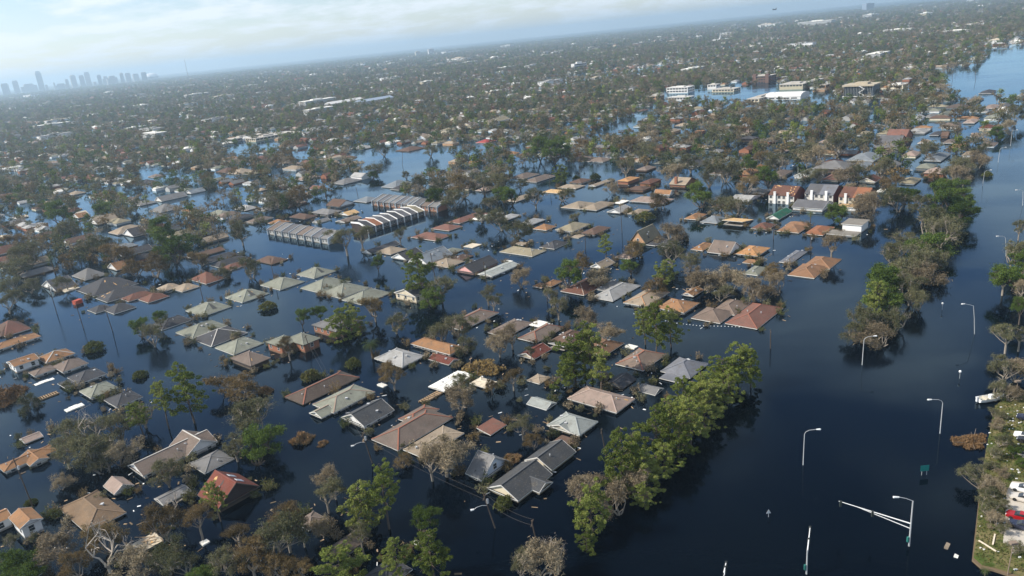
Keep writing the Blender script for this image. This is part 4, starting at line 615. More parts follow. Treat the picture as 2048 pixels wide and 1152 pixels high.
('o', -245.6, 365.7, 7.33, 6.0, 'olive-brown leafy tree, nearest in front of the reddish roof at the left edge', 'trees standing in the flood'),
('P', -225.0, 362.8, 3.95, 6.0, 'palm tree right of the reddish roof at the left edge', 'trees standing in the flood'),
('r', -194.5, 369.8, 8.6, 6.0, 'rust-brown tree behind the big dark patched roof', 'trees standing in the flood'),
('o', -214.1, 391.8, 7.33, 6.0, 'olive-brown leafy tree, second-nearest behind the big dark patched roof', 'trees standing in the flood'),
('r', -162.8, 336.8, 6.79, 6.0, 'rust-brown tree, second-nearest right of the big dark patched roof', 'trees standing in the flood'),
('g', -163.2, 359.3, 7.83, 7.0, 'dense green tree right of the big dark patched roof', 'trees standing in the flood'),
('g', -188.4, 404.5, 7.65, 7.0, 'dense green tree behind the big dark patched roof', 'trees standing in the flood'),
('r', -175.9, 344.7, 6.08, 5.0, 'rust-brown tree, nearest right of the big dark patched roof', 'trees standing in the flood'),
('o', -218.7, 387.2, 6.77, 5.0, 'olive-brown leafy tree, nearest behind the big dark patched roof', 'trees standing in the flood'),
('o', -256.2, 443.6, 7.69, 5.0, 'olive-brown leafy tree, second-nearest right of the reddish roof at the left edge', 'trees standing in the flood'),
('o', -138.0, 384.0, 5.75, 7.0, 'olive-brown leafy tree behind the lone brown hip roof', 'trees standing in the flood'),
('o', -113.7, 318.7, 6.06, 4.0, 'olive-brown leafy tree, nearest left of the lone brown hip roof', 'trees standing in the flood'),
('o', -75.0, 340.9, 5.99, 9.0, 'olive-brown leafy tree right of the grey-blue townhouse row', 'trees standing in the flood'),
('o', -69.5, 351.1, 4.85, 7.0, 'olive-brown leafy tree left of the white townhouse row', 'trees standing in the flood'),
('g', -56.2, 310.0, 3.0, 4.0, 'dense green tree left of the big white-gabled house', 'trees standing in the flood'),
('o', -51.6, 356.6, 4.03, 5.0, 'olive-brown leafy tree in front of the white townhouse row', 'trees standing in the flood'),
('P', -165.4, 445.9, 2.7, 5.0, 'palm tree left of the grey-blue townhouse row', 'trees standing in the flood'),
('P', -115.7, 491.4, 2.96, 5.0, 'palm tree behind the grey-blue townhouse row', 'trees standing in the flood'),
('o', -140.7, 473.1, 8.6, 6.0, 'olive-brown leafy tree behind the grey-blue townhouse row', 'trees standing in the flood'),
('r', -131.3, 476.3, 7.63, 6.0, 'rust-brown tree behind the grey-blue townhouse row', 'trees standing in the flood'),
('o', -221.3, 322.3, 4.89, 6.0, 'olive-brown leafy tree, second-nearest in front of the reddish roof at the left edge', 'trees standing in the flood'),
('o', -210.9, 302.4, 5.0, 6.0, 'olive-brown leafy tree, fourth-nearest in front of the reddish roof at the left edge', 'trees standing in the flood'),
('o', -218.0, 330.9, 4.6, 4.0, 'olive-brown leafy tree, third-nearest in front of the reddish roof at the left edge', 'trees standing in the flood'),
('r', -147.4, 349.8, 5.29, 3.0, 'rust-brown tree left of the lone brown hip roof', 'trees standing in the flood'),
('o', -128.8, 323.2, 4.51, 3.0, 'olive-brown leafy tree, second-nearest left of the lone brown hip roof', 'trees standing in the flood'),
('o', -201.1, 329.7, 4.17, 5.0, 'olive-brown leafy tree left of the big dark patched roof', 'trees standing in the flood'),
('r', -283.3, 429.4, 7.98, 6.0, 'rust-brown tree behind the reddish roof at the left edge', 'trees standing in the flood'),
('g', -297.5, 500.6, 8.6, 6.0, 'dense green tree, nearest right of the reddish roof at the left edge', 'trees standing in the flood'),
('g', -267.2, 497.6, 5.98, 7.0, 'dense green tree, second-nearest right of the reddish roof at the left edge', 'trees standing in the flood'),
('o', -29.9, 421.0, 8.6, 7.0, 'olive-brown leafy tree, second-nearest right of the brick townhouse row', 'trees standing in the flood'),
('o', -37.7, 458.2, 8.6, 8.0, 'olive-brown leafy tree, nearest right of the brick townhouse row', 'trees standing in the flood'),
('r', -23.6, 450.6, 8.6, 8.0, 'rust-brown tree right of the brick townhouse row', 'trees standing in the flood'),
('o', -11.4, 452.2, 8.6, 8.0, 'olive-brown leafy tree, second-nearest in front of the vivid red roof', 'trees standing in the flood'),
('o', -0.7, 454.7, 8.6, 8.0, 'olive-brown leafy tree, nearest in front of the vivid red roof', 'trees standing in the flood'),
('g', 4.1, 413.8, 6.7, 7.0, 'dense green tree in front of the vivid red roof', 'trees standing in the flood'),
('g', 40.7, 543.2, 8.6, 9.0, 'dense green tree, second-nearest right of the vivid red roof', 'trees standing in the flood'),
('g', 30.7, 555.4, 8.6, 9.0, 'dense green tree, nearest right of the vivid red roof', 'trees standing in the flood'),
('p', 37.3, 468.6, 5.65, 8.0, 'green pine right of the vivid red roof', 'trees standing in the flood'),
('r', 95.3, 534.8, 8.6, 9.0, 'rust-brown tree left of the long charcoal ridged roof', 'trees standing in the flood'),
('o', 97.9, 503.0, 8.6, 9.0, 'olive-brown leafy tree, second-nearest left of the long charcoal ridged roof', 'trees standing in the flood'),
('o', 77.4, 463.2, 6.85, 8.0, 'olive-brown leafy tree behind the very wide pinkish roof', 'trees standing in the flood'),
('r', 66.5, 576.9, 7.03, 7.0, 'rust-brown tree right of the vivid red roof', 'trees standing in the flood'),
('o', -57.2, 639.2, 6.21, 6.0, 'olive-brown leafy tree in front of the cream and blue block', 'trees standing in the flood'),
('o', -101.4, 669.7, 8.6, 7.0, 'olive-brown leafy tree left of the cream and blue block', 'trees standing in the flood'),
('o', -93.5, 565.3, 7.6, 5.0, 'olive-brown leafy tree, third-nearest behind the brick townhouse row', 'trees standing in the flood'),
('g', -94.3, 555.4, 3.7, 3.0, 'dense green tree behind the brick townhouse row', 'trees standing in the flood'),
('o', -67.8, 540.1, 3.31, 3.0, 'olive-brown leafy tree, second-nearest behind the brick townhouse row', 'trees standing in the flood'),
('o', 115.5, 410.8, 8.6, 7.0, 'olive-brown leafy tree, nearest right of the long charcoal ridged roof', 'trees standing in the flood'),
('g', 97.8, 366.1, 7.97, 7.0, 'dense green tree right of the red-brick chimney house', 'trees standing in the flood'),
('o', 127.4, 420.4, 8.6, 7.0, 'olive-brown leafy tree, second-nearest right of the long charcoal ridged roof', 'trees standing in the flood'),
('r', 125.7, 380.7, 6.66, 6.0, 'rust-brown tree behind the bare plywood roof', 'trees standing in the flood'),
('g', 139.8, 389.1, 5.8, 7.0, 'dense green tree left of the three brick townhouses', 'trees standing in the flood'),
('o', 104.7, 355.4, 6.25, 5.0, 'olive-brown leafy tree, second-nearest behind the bare plywood roof', 'trees standing in the flood'),
('u', 58.9, 466.7, 3.76, 3.0, 'low green bush, nearest left of the very wide pinkish roof', 'trees standing in the flood'),
('u', 47.6, 473.2, 2.54, 3.0, 'low green bush, second-nearest left of the very wide pinkish roof', 'trees standing in the flood'),
('b', 62.2, 418.0, 5.08, 4.0, 'bare grey tree left of the very wide pinkish roof', 'trees standing in the flood'),
('o', 17.4, 402.4, 6.01, 6.0, 'olive-brown leafy tree, fourth-nearest in front of the vivid red roof', 'trees standing in the flood'),
('o', 33.4, 413.2, 5.65, 5.0, 'olive-brown leafy tree left of the very wide pinkish roof', 'trees standing in the flood'),
('g', -39.2, 430.5, 5.8, 6.0, 'dense green tree right of the brick townhouse row', 'trees standing in the flood'),
('o', -5.9, 411.9, 6.66, 5.0, 'olive-brown leafy tree, fourth-nearest right of the brick townhouse row', 'trees standing in the flood'),
('o', 11.3, 456.1, 5.07, 5.0, 'olive-brown leafy tree, third-nearest in front of the vivid red roof', 'trees standing in the flood'),
('o', -51.7, 494.3, 6.69, 6.0, 'olive-brown leafy tree, nearest behind the brick townhouse row', 'trees standing in the flood'),
('o', 116.6, 458.0, 7.34, 8.0, 'olive-brown leafy tree, nearest left of the long charcoal ridged roof', 'trees standing in the flood'),
('b', 101.4, 433.3, 7.0, 6.0, 'bare grey tree behind the red-brick chimney house', 'trees standing in the flood'),
('o', 163.2, 434.1, 8.06, 7.0, 'olive-brown leafy tree left of the three brick townhouses', 'trees standing in the flood'),
('o', 185.2, 460.0, 8.51, 7.0, 'olive-brown leafy tree, second-nearest behind the three brick townhouses', 'trees standing in the flood'),
('b', 190.2, 442.4, 8.33, 6.0, 'bare grey tree, second-nearest behind the three brick townhouses', 'trees standing in the flood'),
('o', 211.6, 463.4, 8.0, 7.0, 'olive-brown leafy tree, third-nearest behind the three brick townhouses', 'trees standing in the flood'),
('r', 161.2, 462.1, 6.84, 6.0, 'rust-brown tree right of the long charcoal ridged roof', 'trees standing in the flood'),
('g', 143.6, 428.1, 5.76, 7.0, 'dense green tree right of the long charcoal ridged roof', 'trees standing in the flood'),
('o', 188.3, 387.8, 6.78, 5.0, 'olive-brown leafy tree right of the three brick townhouses', 'trees standing in the flood'),
('b', 182.1, 391.5, 6.9, 5.0, 'bare grey tree, nearest behind the three brick townhouses', 'trees standing in the flood'),
('o', 171.4, 397.8, 5.95, 5.0, 'olive-brown leafy tree, nearest behind the three brick townhouses', 'trees standing in the flood'),
('o', 199.5, 389.0, 6.31, 5.0, 'olive-brown leafy tree, second-nearest left of the pink pyramid roof', 'trees standing in the flood'),
('r', 188.7, 357.4, 5.39, 4.0, 'rust-brown tree left of the pink pyramid roof', 'trees standing in the flood'),
('b', 168.1, 355.4, 4.86, 4.0, 'bare grey tree, nearest right of the three brick townhouses', 'trees standing in the flood'),
('g', 183.6, 332.2, 6.83, 6.0, 'dense green tree left of the pink pyramid roof', 'trees standing in the flood'),
('o', 174.6, 321.4, 6.51, 5.0, 'olive-brown leafy tree, nearest left of the pink pyramid roof', 'trees standing in the flood'),
('o', 179.2, 312.8, 5.56, 5.0, 'olive-brown leafy tree, nearest in front of the pink pyramid roof', 'trees standing in the flood'),
('o', 239.5, 380.6, 7.14, 5.0, 'olive-brown leafy tree, second-nearest right of the pink pyramid roof', 'trees standing in the flood'),
('b', 254.5, 394.1, 6.95, 4.0, 'bare grey tree in front of the white A-frame gable', 'trees standing in the flood'),
('o', 223.7, 367.0, 5.98, 5.0, 'olive-brown leafy tree, nearest right of the pink pyramid roof', 'trees standing in the flood'),
('b', 223.6, 358.4, 6.36, 4.0, 'bare grey tree right of the pink pyramid roof', 'trees standing in the flood'),
('o', 272.0, 419.8, 5.74, 4.0, 'olive-brown leafy tree in front of the white A-frame gable', 'trees standing in the flood'),
('g', 310.6, 466.3, 5.01, 3.0, 'dense green tree right of the white A-frame gable', 'trees standing in the flood'),
('o', 248.7, 429.2, 5.32, 5.0, 'olive-brown leafy tree behind the pink pyramid roof', 'trees standing in the flood'),
('o', 352.6, 510.7, 7.52, 7.0, 'olive-brown leafy tree right of the white A-frame gable', 'trees standing in the flood'),
('b', 328.5, 479.5, 6.42, 6.0, 'bare grey tree right of the white A-frame gable', 'trees standing in the flood'),
('u', 245.7, 371.5, 2.54, 2.0, 'low green bush right of the pink pyramid roof', 'trees standing in the flood'),
]
NEAR_ZONE=[[-237.0, 338.0], [-231.0, 355.0], [-214.0, 375.0], [-173.0, 369.0], [-147.0, 399.0], [-140.0, 443.0], [-128.0, 496.0], [-103.0, 509.0], [-81.0, 497.0], [-32.0, 449.0], [-1.0, 464.0], [18.0, 550.0], [46.0, 533.0], [96.0, 481.0], [129.0, 481.0], [131.0, 407.0], [150.0, 409.0], [196.0, 381.0], [197.0, 369.0], [222.0, 372.0], [254.0, 394.0], [305.0, 458.0], [377.0, 552.0], [410.0, 585.0], [639.0, 639.0]]
GARDEN=[[131.0, 406.9], [200.9, 498.8], [234.4, 498.7], [275.7, 519.9], [393.4, 654.6], [504.9, 723.6], [410.4, 585.2], [304.9, 457.9], [253.8, 394.4], [221.9, 371.8], [195.6, 380.6]]
OPEN_WATER=[[[-123.2, 435.6], [-119.7, 504.9], [-113.4, 545.8], [-92.3, 526.6], [-139.1, 719.8], [-94.2, 735.7], [-4.5, 683.0], [-2.8, 634.3], [-38.3, 616.2], [-43.7, 554.1], [-63.1, 524.1], [-72.4, 432.7], [-84.6, 400.9], [-96.3, 378.8]], [[42.9, 534.7], [78.7, 523.2], [88.7, 466.7], [59.2, 448.6], [17.2, 458.0], [9.7, 428.3], [5.3, 477.7]], [[238.6, 1082.2], [297.7, 1054.0], [333.1, 994.8], [383.5, 1047.5], [350.9, 934.4], [358.2, 894.2], [346.9, 742.5], [303.1, 708.5], [281.2, 750.7], [251.5, 797.9], [199.7, 894.6]], [[522.3, 893.7], [623.5, 980.2], [773.9, 1183.3], [847.5, 1225.5], [1091.9, 1277.0], [508.4, 584.5], [458.1, 655.1], [415.1, 654.6], [402.8, 670.5]], [[-176.9, 931.1], [-155.1, 1040.1], [-141.5, 1040.0], [-138.2, 962.6], [-157.1, 884.4]], [[-315.9, 899.0], [-256.2, 907.4], [-233.9, 822.6], [-287.4, 837.5]], [[-219.2, 796.9], [-196.1, 799.1], [-180.1, 728.2], [-195.5, 732.1]], [[176.8, 793.6], [206.5, 886.2], [185.4, 843.7]], [[325.9, 682.3], [367.7, 715.7], [348.0, 672.3], [323.8, 650.1]], [[83.1, 677.8], [174.2, 856.6], [175.6, 812.0], [98.1, 631.2]], [[143.6, 628.2], [173.1, 677.6], [165.1, 638.4], [134.6, 572.9]], [[157.6, 505.4], [177.7, 540.9], [165.9, 499.8], [154.6, 485.3]], [[-245.0, 468.0], [-242.9, 514.8], [-220.4, 568.8], [-202.9, 585.9], [-187.2, 549.9], [-201.3, 524.7], [-219.3, 474.7], [-221.5, 437.2]], [[-296.0, 659.2], [-268.8, 706.2], [-251.6, 663.9], [-273.5, 615.0]], [[-312.7, 863.2], [-262.5, 931.3], [-228.1, 810.7], [-272.3, 790.3]], [[-317.7, 478.2], [-307.3, 494.1], [-288.5, 466.5], [-290.4, 443.1]], [[-195.3, 643.6], [-176.3, 671.8], [-160.6, 623.1], [-174.3, 596.1]], [[-338.9, 599.0], [-340.8, 630.7], [-284.0, 520.8], [-283.0, 505.2]], [[-353.6, 723.0], [-329.7, 752.2], [-297.6, 690.5], [-294.4, 634.9]], [[-263.1, 561.8], [-216.3, 557.2], [-202.7, 499.4], [-232.0, 505.1]], [[-319.0, 520.9], [-306.1, 522.9], [-277.1, 474.8], [-284.4, 464.8]], [[-230.2, 443.0], [-187.0, 403.6], [-186.6, 383.4], [-213.7, 413.8]]]
UTILITY_POLES=[[-187.1, 294.87, 12.6, 0.17, -0.01], [-164.69, 272.5, 10.4, -0.16, 0.01], [-150.48, 266.07, 10.4, -0.4, 0.01], [-125.26, 291.14, 10.9, 0.04, -0.0], [-102.81, 314.52, 9.55, 0.14, -0.0], [-66.42, 225.04, 5.95, -1.01, 0.03], [-112.34, 148.14, 12.9, -0.56, 0.02], [52.91, 333.8, 12.45, -0.08, 0.0], [33.28, 311.8, 7.15, 0.24, -0.01], [-9.33, 271.27, 10.95, -0.35, 0.01], [12.06, 250.51, 7.5, -0.11, 0.0], [17.17, 145.64, 6.8, -0.83, 0.03], [-7.86, 123.82, 7.7, -1.51, 0.05], [0.18, 113.98, 7.95, -0.86, 0.03], [110.16, 298.6, 7.05, -0.11, 0.0], [117.91, 279.37, 5.85, -0.18, 0.01], [70.84, 192.95, 5.65, -0.08, 0.0], [-30.43, 289.41, 11.4, -0.55, 0.02], [-36.11, 152.65, 8.1, -1.14, 0.04], [-77.74, 605.1, 12.05, 1.69, -0.05], [51.31, 484.57, 7.2, -0.17, 0.01], [29.06, 451.72, 9.8, 0.16, -0.01], [82.1, 470.51, 5.1, 0.23, -0.01], [-177.8, 459.38, 11.05, 0.88, -0.03], [-120.08, 461.37, 8.85, -0.87, 0.03], [-94.64, 489.06, 6.65, -0.24, 0.01], [211.06, 731.13, 14.1, 0.13, -0.0], [262.71, 816.52, 14.05, -0.02, 0.0], [288.62, 784.42, 11.55, -0.19, 0.01], [498.13, 827.95, 9.45, -0.86, 0.03], [503.89, 796.83, 9.6, -0.97, 0.03]]
STREET_LAMPS=[[56.62, 134.62, 7.3, 0.1, -0.0, 1], [89.12, 141.27, 7.4, -0.05, 0.0, -1], [89.27, 177.21, 7.1, 0.14, -0.0, 1], [126.5, 189.02, 8.45, -1.39, 0.04, -1], [175.36, 249.95, 6.6, -1.1, 0.03, -1], [231.67, 352.92, 6.6, 0.28, -0.01, 1], [270.42, 400.95, 7.05, 0.3, -0.01, 1], [304.64, 442.1, 8.3, -0.07, 0.0, 1], [165.93, 413.79, 5.9, -0.15, 0.0, -1], [293.11, 544.37, 5.75, -0.4, 0.01, -1], [140.52, 241.94, 6.3, 0.19, -0.01, 1], [223.5, 311.98, 6.15, -0.74, 0.02, -1]]
LOT_LAMPS=[[75.04, 97.89, 5.7, 0.3, -0.01], [111.6, 150.25, 5.05, -0.14, 0.0]]
SPOTS={'signal': [64.08, 107.16, 9.15, -0.03, 0.0], 'signal2': [44.46, 102.88, 4.85, 0.1, -0.0], 'signal3': [29.82, 100.52, 3.5, 0.34, -0.01], 'sign_teal': [77.73, 127.03, 2.05, -0.16, 0.01], 'sign_tri': [43.75, 118.84, 1.35, -0.02, 0.0], 'globe': [107.47, 164.74, 1.9, -0.18, 0.01], 'globe2': [128.12, 207.94, 2.1, -0.18, 0.01], 'boat': [107.38, 152.69], 'island': [93.01, 136.86], 'church': [847.47, 2857.56]}
BANK=[[105.85, 148.77], [100.07, 141.17], [93.23, 132.09], [86.18, 122.35], [81.13, 115.05], [76.54, 108.41], [72.35, 102.36], [72.57, 100.44], [74.09, 99.59], [75.6, 98.15], [77.66, 96.42], [82.0, 95.78], [120.44, 148.55], [116.04, 152.03], [110.26, 152.03]]
LOT=[[87.98, 117.77], [84.56, 112.86], [80.86, 107.65], [78.68, 104.58], [80.85, 102.28], [84.56, 100.43], [96.06, 116.36], [93.1, 120.18], [91.19, 121.03]]
CARS=[[89.57, 119.1, 'white car parked first in the row at the right edge', 'white'], [87.64, 116.34, 'silver car parked beside the white one at the right edge', 'silver'], [83.69, 111.46, 'red car parked on the lot at the right edge', 'red'], [82.44, 109.04, 'dark blue car parked beside the red one', 'navy'], [101.17, 134.48, 'black car parked near the bushes at the right edge', 'black'], [101.72, 136.24, 'white van roof half hidden at the right edge', 'white'], [106.85, 143.08, 'navy car below the blue tarp at the right edge', 'navy'], [96.95, 129.73, 'pale car behind bushes at the right edge', 'silver']]
TOWERS=[[-5145.0, 8400.0, 73.0, 128.0], [-5209.0, 8700.0, 63.0, 148.0], [-5247.0, 9000.0, 117.0, 101.0], [-5275.0, 9300.0, 67.0, 229.0], [-4796.0, 8550.0, 29.0, 73.0], [-4875.0, 8850.0, 17.0, 91.0], [-4967.0, 9150.0, 88.0, 70.0], [-4487.0, 8400.0, 37.0, 108.0], [-4574.0, 8700.0, 63.0, 148.0], [-4634.0, 9000.0, 57.0, 136.0], [-4719.0, 9300.0, 67.0, 166.0], [-4276.0, 8550.0, 29.0, 53.0], [-4362.0, 8850.0, 47.0, 121.0], [-4441.0, 9150.0, 49.0, 100.0], [-4011.0, 8400.0, 73.0, 96.0], [-4041.0, 8700.0, 42.0, 119.0], [-4112.0, 9000.0, 65.0, 111.0], [-4161.0, 9300.0, 72.0, 94.0], [-3733.0, 8550.0, 62.0, 102.0]]
DOME=[-4104.0, 9600, 70.0, 90.0]
FAR={'mast': [-2068.0, 5413.0, 7.0, 152.0], 'church': [831.0, 2803.0, 56.0, 32.0], 'hotel': [-488.0, 6747.0, 49.0, 53.0], 'hotel2': [-623.0, 6970.0, 42.0, 42.0], 'block': [3499.0, 7216.0, 87.0, 65.0], 'whitehall': [209.0, 1835.0, 32.0, 15.0]}
HELI=[950.0, 2600, 91.5]
BIG={'rowA': [-106.59, 387.95, 9.07, 55.29, 3.0], 'rowB': [-62.9, 401.0, 40.13, 13.79, 3.0], 'rowC1': [-64.31, 447.11, 10.57, 33.08, 3.0], 'rowC2': [-45.06, 429.02, 8.62, 27.64, 3.0], 'th1': [140.33, 362.97, 14.91, 12.9, 4.2], 'th2': [156.57, 357.74, 18.69, 13.79, 4.2], 'th3': [166.93, 344.8, 19.68, 12.77, 4.2], 'office': [363.1, 753.22, 37.66, 27.75, 13], 'hall': [312.16, 812.66, 42.59, 38.38, 3], 'cream1': [290.35, 825.42, 50.96, 13.96, 3.5], 'yel': [360.53, 910.55, 35.02, 28.27, 6], 'tan2': [371.08, 858.13, 12.15, 7.78, 6], 'wht2': [397.12, 940.78, 22.97, 11.4, 5], 'sA': [244.76, 1004.05, 18.71, 31.45, 7], 'sB': [220.96, 904.28, 13.26, 28.55, 4], 'sC': [198.07, 940.66, 13.84, 17.92, 5], 'sD': [288.81, 1004.71, 12.28, 13.08, 6], 'sE': [290.84, 957.56, 19.45, 29.47, 3.5], 'brick4': [364.39, 1030.91, 23.93, 24.17, 12], 'school1': [-310.71, 956.28, 47.76, 18.7, 4], 'school2': [-275.44, 941.43, 57.86, 23.51, 4], 'white_long': [-272.26, 1423.98, 80.3, 35.52, 6], 'blue_long': [-210.19, 1374.33, 107.08, 61.32, 7], 'archcr': [424.05, 799.87, 20.03, 14.96, 4.5], 'whv': [443.37, 784.17, 19.85, 12.7, 3.5]}
ROT=0.82903
BOOM=[[39.07, 230.01], [46.02, 222.52], [51.22, 217.53], [56.64, 214.32], [63.69, 211.96], [70.48, 209.27]]
PANELS=[([-151.48, 222.36, 5.64, 1.76, 0.25], 'wh', 'floating white slab beside the left row of houses'), ([-200.12, 330.49, 6.42, 4.81, 0.4], 'bg', 'bright cream panel floating beside the dark collapsed roof'), ([-130.02, 199.87, 4.89, 2.44, 0.4], 'wh', 'bent white panel floating below the left row of houses'), ([33.39, 203.46, 2.29, 3.2, 0.4], 'wh', 'torn white sheet behind the brown roof near the median'), ([-39.33, 194.17, 1.7, 2.72, 0.3], 'wh', 'small white board floating under the rust-brown trees'), ([-0.48, 305.63, 2.08, 3.77, 0.3], 'wh', 'white board floating left of the pink gable'), ([-66.22, 128.25, 1.52, 1.3, 0.4], 'wh', 'white slab among brush at bottom left'), ([-23.1, 121.5, 0.79, 1.11, 0.3], 'wh', 'small white board by the tan low roof'), ([70.15, 106.16, 1.89, 0.39, 0.2], 'tn', 'thin plank floating near the bank'), ([70.1, 103.45, 0.28, 0.28, 0.2], 'wh', 'tiny white box floating near the bank'), ([187.83, 363.34, 6.14, 3.03, 0.4], 'wh', 'upturned white boat hull near the orange townhouse'), ([70.24, 243.29, 1.58, 1.31, 0.3], 'wh', 'white raft in the dark pool right of centre')]
RACKS=[[-24.77, 183.24, 6.97, 1.97, 0.3], [-143.77, 210.17, 6.17, 2.29, 0.25]]
TANK=[-184.77, 307.06]


# ------------------------------------------------------------------ materials
MATS = {}
def nodes_of(name):
    m = bpy.data.materials.new(name); m.use_nodes = True
    nt = m.node_tree
    return m, nt, nt.nodes['Principled BSDF']
def mat(name, col, rough=0.85, var=0.25, scale=0.6, fine=6.0, spec=0.3, streak=0.0, metal=0.0, rnd=0.12, bump=0.0):
    """surface with blotchy and fine colour variation in object space"""
    if name in MATS: return MATS[name]
    m, nt, b = nodes_of(name)
    N, L = nt.nodes, nt.links
    b.inputs['Roughness'].default_value = rough
    b.inputs['Specular IOR Level'].default_value = spec
    b.inputs['Metallic'].default_value = metal
    co = N.new('ShaderNodeTexCoord')
    n1 = N.new('ShaderNodeTexNoise'); n1.inputs['Scale'].default_value = scale; n1.inputs['Detail'].default_value = 5
    n2 = N.new('ShaderNodeTexNoise'); n2.inputs['Scale'].default_value = fine; n2.inputs['Detail'].default_value = 3
    oi = N.new('ShaderNodeObjectInfo')
    ad = N.new('ShaderNodeVectorMath'); ad.operation = 'ADD'
    sc = N.new('ShaderNodeMath'); sc.operation = 'MULTIPLY'; sc.inputs[1].default_value = 91.0
    L.new(oi.outputs['Random'], sc.inputs[0]); L.new(co.outputs['Object'], ad.inputs[0]); L.new(sc.outputs[0], ad.inputs[1])
    mpv = N.new('ShaderNodeMapping'); mpv.inputs['Scale'].default_value = (1, 1, 1 + streak)
    L.new(ad.outputs[0], mpv.inputs[0]); L.new(mpv.outputs[0], n1.inputs['Vector']); L.new(mpv.outputs[0], n2.inputs['Vector'])
    # value multiplier
    a = N.new('ShaderNodeMath'); a.operation = 'MULTIPLY_ADD'; a.inputs[1].default_value = var * 2; a.inputs[2].default_value = 1 - var
    L.new(n1.outputs['Fac'], a.inputs[0])
    f = N.new('ShaderNodeMath'); f.operation = 'MULTIPLY_ADD'; f.inputs[1].default_value = var * 1.2; f.inputs[2].default_value = 1 - var * .6
    L.new(n2.outputs['Fac'], f.inputs[0])
    r = N.new('ShaderNodeMath'); r.operation = 'MULTIPLY_ADD'; r.inputs[1].default_value = rnd * 2; r.inputs[2].default_value = 1 - rnd
    L.new(oi.outputs['Random'], r.inputs[0])
    m1 = N.new('ShaderNodeMath'); m1.operation = 'MULTIPLY'; L.new(a.outputs[0], m1.inputs[0]); L.new(f.outputs[0], m1.inputs[1])
    m2 = N.new('ShaderNodeMath'); m2.operation = 'MULTIPLY'; L.new(m1.outputs[0], m2.inputs[0]); L.new(r.outputs[0], m2.inputs[1])
    mx = N.new('ShaderNodeVectorMath'); mx.operation = 'SCALE'; mx.inputs[0].default_value = col
    L.new(m2.outputs[0], mx.inputs['Scale']); L.new(mx.outputs[0], b.inputs['Base Color'])
    if bump:
        bp = N.new('ShaderNodeBump'); bp.inputs['Strength'].default_value = bump; bp.inputs['Distance'].default_value = 0.05
        L.new(n2.outputs['Fac'], bp.inputs['Height']); L.new(bp.outputs[0], b.inputs['Normal'])
    MATS[name] = m
    return m
ROOFC = dict(gy=(.155,.152,.148), gyb=(.135,.14,.155), gyd=(.10,.10,.105), gyp=(.22,.20,.17), lg=(.30,.295,.28), dg=(.052,.053,.058), dgg=(.062,.065,.068),
    gg=(.185,.19,.15), ggl=(.25,.265,.245), br=(.105,.065,.048), brr=(.13,.06,.042), gb=(.155,.12,.098), gbd=(.095,.072,.058), gbo=(.165,.122,.095),
    ort=(.23,.125,.068), orl=(.38,.2,.085), orr=(.24,.1,.05), orb=(.15,.085,.05), tn=(.27,.215,.155), tnb=(.17,.115,.07), tng=(.225,.195,.13),
    rd=(.14,.043,.03), rdb=(.125,.06,.045), rdp=(.165,.08,.06), rdw=(.2,.095,.07), pk=(.265,.2,.165), wh=(.72,.70,.63), bg=(.52,.45,.34), gn=(.02,.10,.06),
    bl=(.18,.2,.215), vr=(.3,.05,.045), pw=(.55,.36,.17))
ROOFC['or'] = (.24,.128,.062)
def roofmat(c):
    nm = 'roof_' + c
    if nm in MATS: return MATS[nm]
    m = mat(nm, ROOFC[c], .92, .34, .3, 3.2, .15, 0, 0, .12, .5)
    # run-off streaks, mould and dried mud over the shingles
    N, L = m.node_tree.nodes, m.node_tree.links; b = N['Principled BSDF']; src = b.inputs['Base Color'].links[0].from_socket
    co = N.new('ShaderNodeTexCoord'); oi = N.new('ShaderNodeObjectInfo'); ad = N.new('ShaderNodeVectorMath'); ad.operation = 'ADD'
    sc = N.new('ShaderNodeMath'); sc.operation = 'MULTIPLY'; sc.inputs[1].default_value = 57.0; L.new(oi.outputs['Random'], sc.inputs[0]); L.new(co.outputs['Object'], ad.inputs[0]); L.new(sc.outputs[0], ad.inputs[1])
    n1 = N.new('ShaderNodeTexNoise'); n1.inputs['Scale'].default_value = .55; n1.inputs['Detail'].default_value = 7; n1.inputs['Roughness'].default_value = .68; n1.inputs['Distortion'].default_value = .6; L.new(ad.outputs[0], n1.inputs['Vector'])
    r1 = N.new('ShaderNodeValToRGB'); r1.color_ramp.elements[0].position = .5; r1.color_ramp.elements[1].position = .72; L.new(n1.outputs['Fac'], r1.inputs[0])
    f1 = N.new('ShaderNodeMath'); f1.operation = 'MULTIPLY'; f1.inputs[1].default_value = .72; L.new(r1.outputs[0], f1.inputs[0])
    k = sum(ROOFC[c])/3; mx = N.new('ShaderNodeMixRGB'); mx.inputs[2].default_value = (.055+.35*k, .048+.33*k, .038+.28*k, 1); L.new(f1.outputs[0], mx.inputs[0]); L.new(src, mx.inputs[1])
    mpx = N.new('ShaderNodeMapping'); mpx.inputs['Scale'].default_value = (3.5, 3.5, .35); L.new(ad.outputs[0], mpx.inputs[0])
    n2 = N.new('ShaderNodeTexNoise'); n2.inputs['Scale'].default_value = 1.0; n2.inputs['Detail'].default_value = 4; L.new(mpx.outputs[0], n2.inputs['Vector'])
    r2 = N.new('ShaderNodeValToRGB'); r2.color_ramp.elements[0].position = .55; r2.color_ramp.elements[1].position = .75; L.new(n2.outputs['Fac'], r2.inputs[0])
    f2 = N.new('ShaderNodeMath'); f2.operation = 'MULTIPLY'; f2.inputs[1].default_value = .3; L.new(r2.outputs[0], f2.inputs[0])
    m2 = N.new('ShaderNodeMixRGB'); m2.inputs[2].default_value = (.3,.27,.22,1); L.new(f2.outputs[0], m2.inputs[0]); L.new(mx.outputs[0], m2.inputs[1]); L.new(m2.outputs[0], b.inputs['Base Color'])
    return m
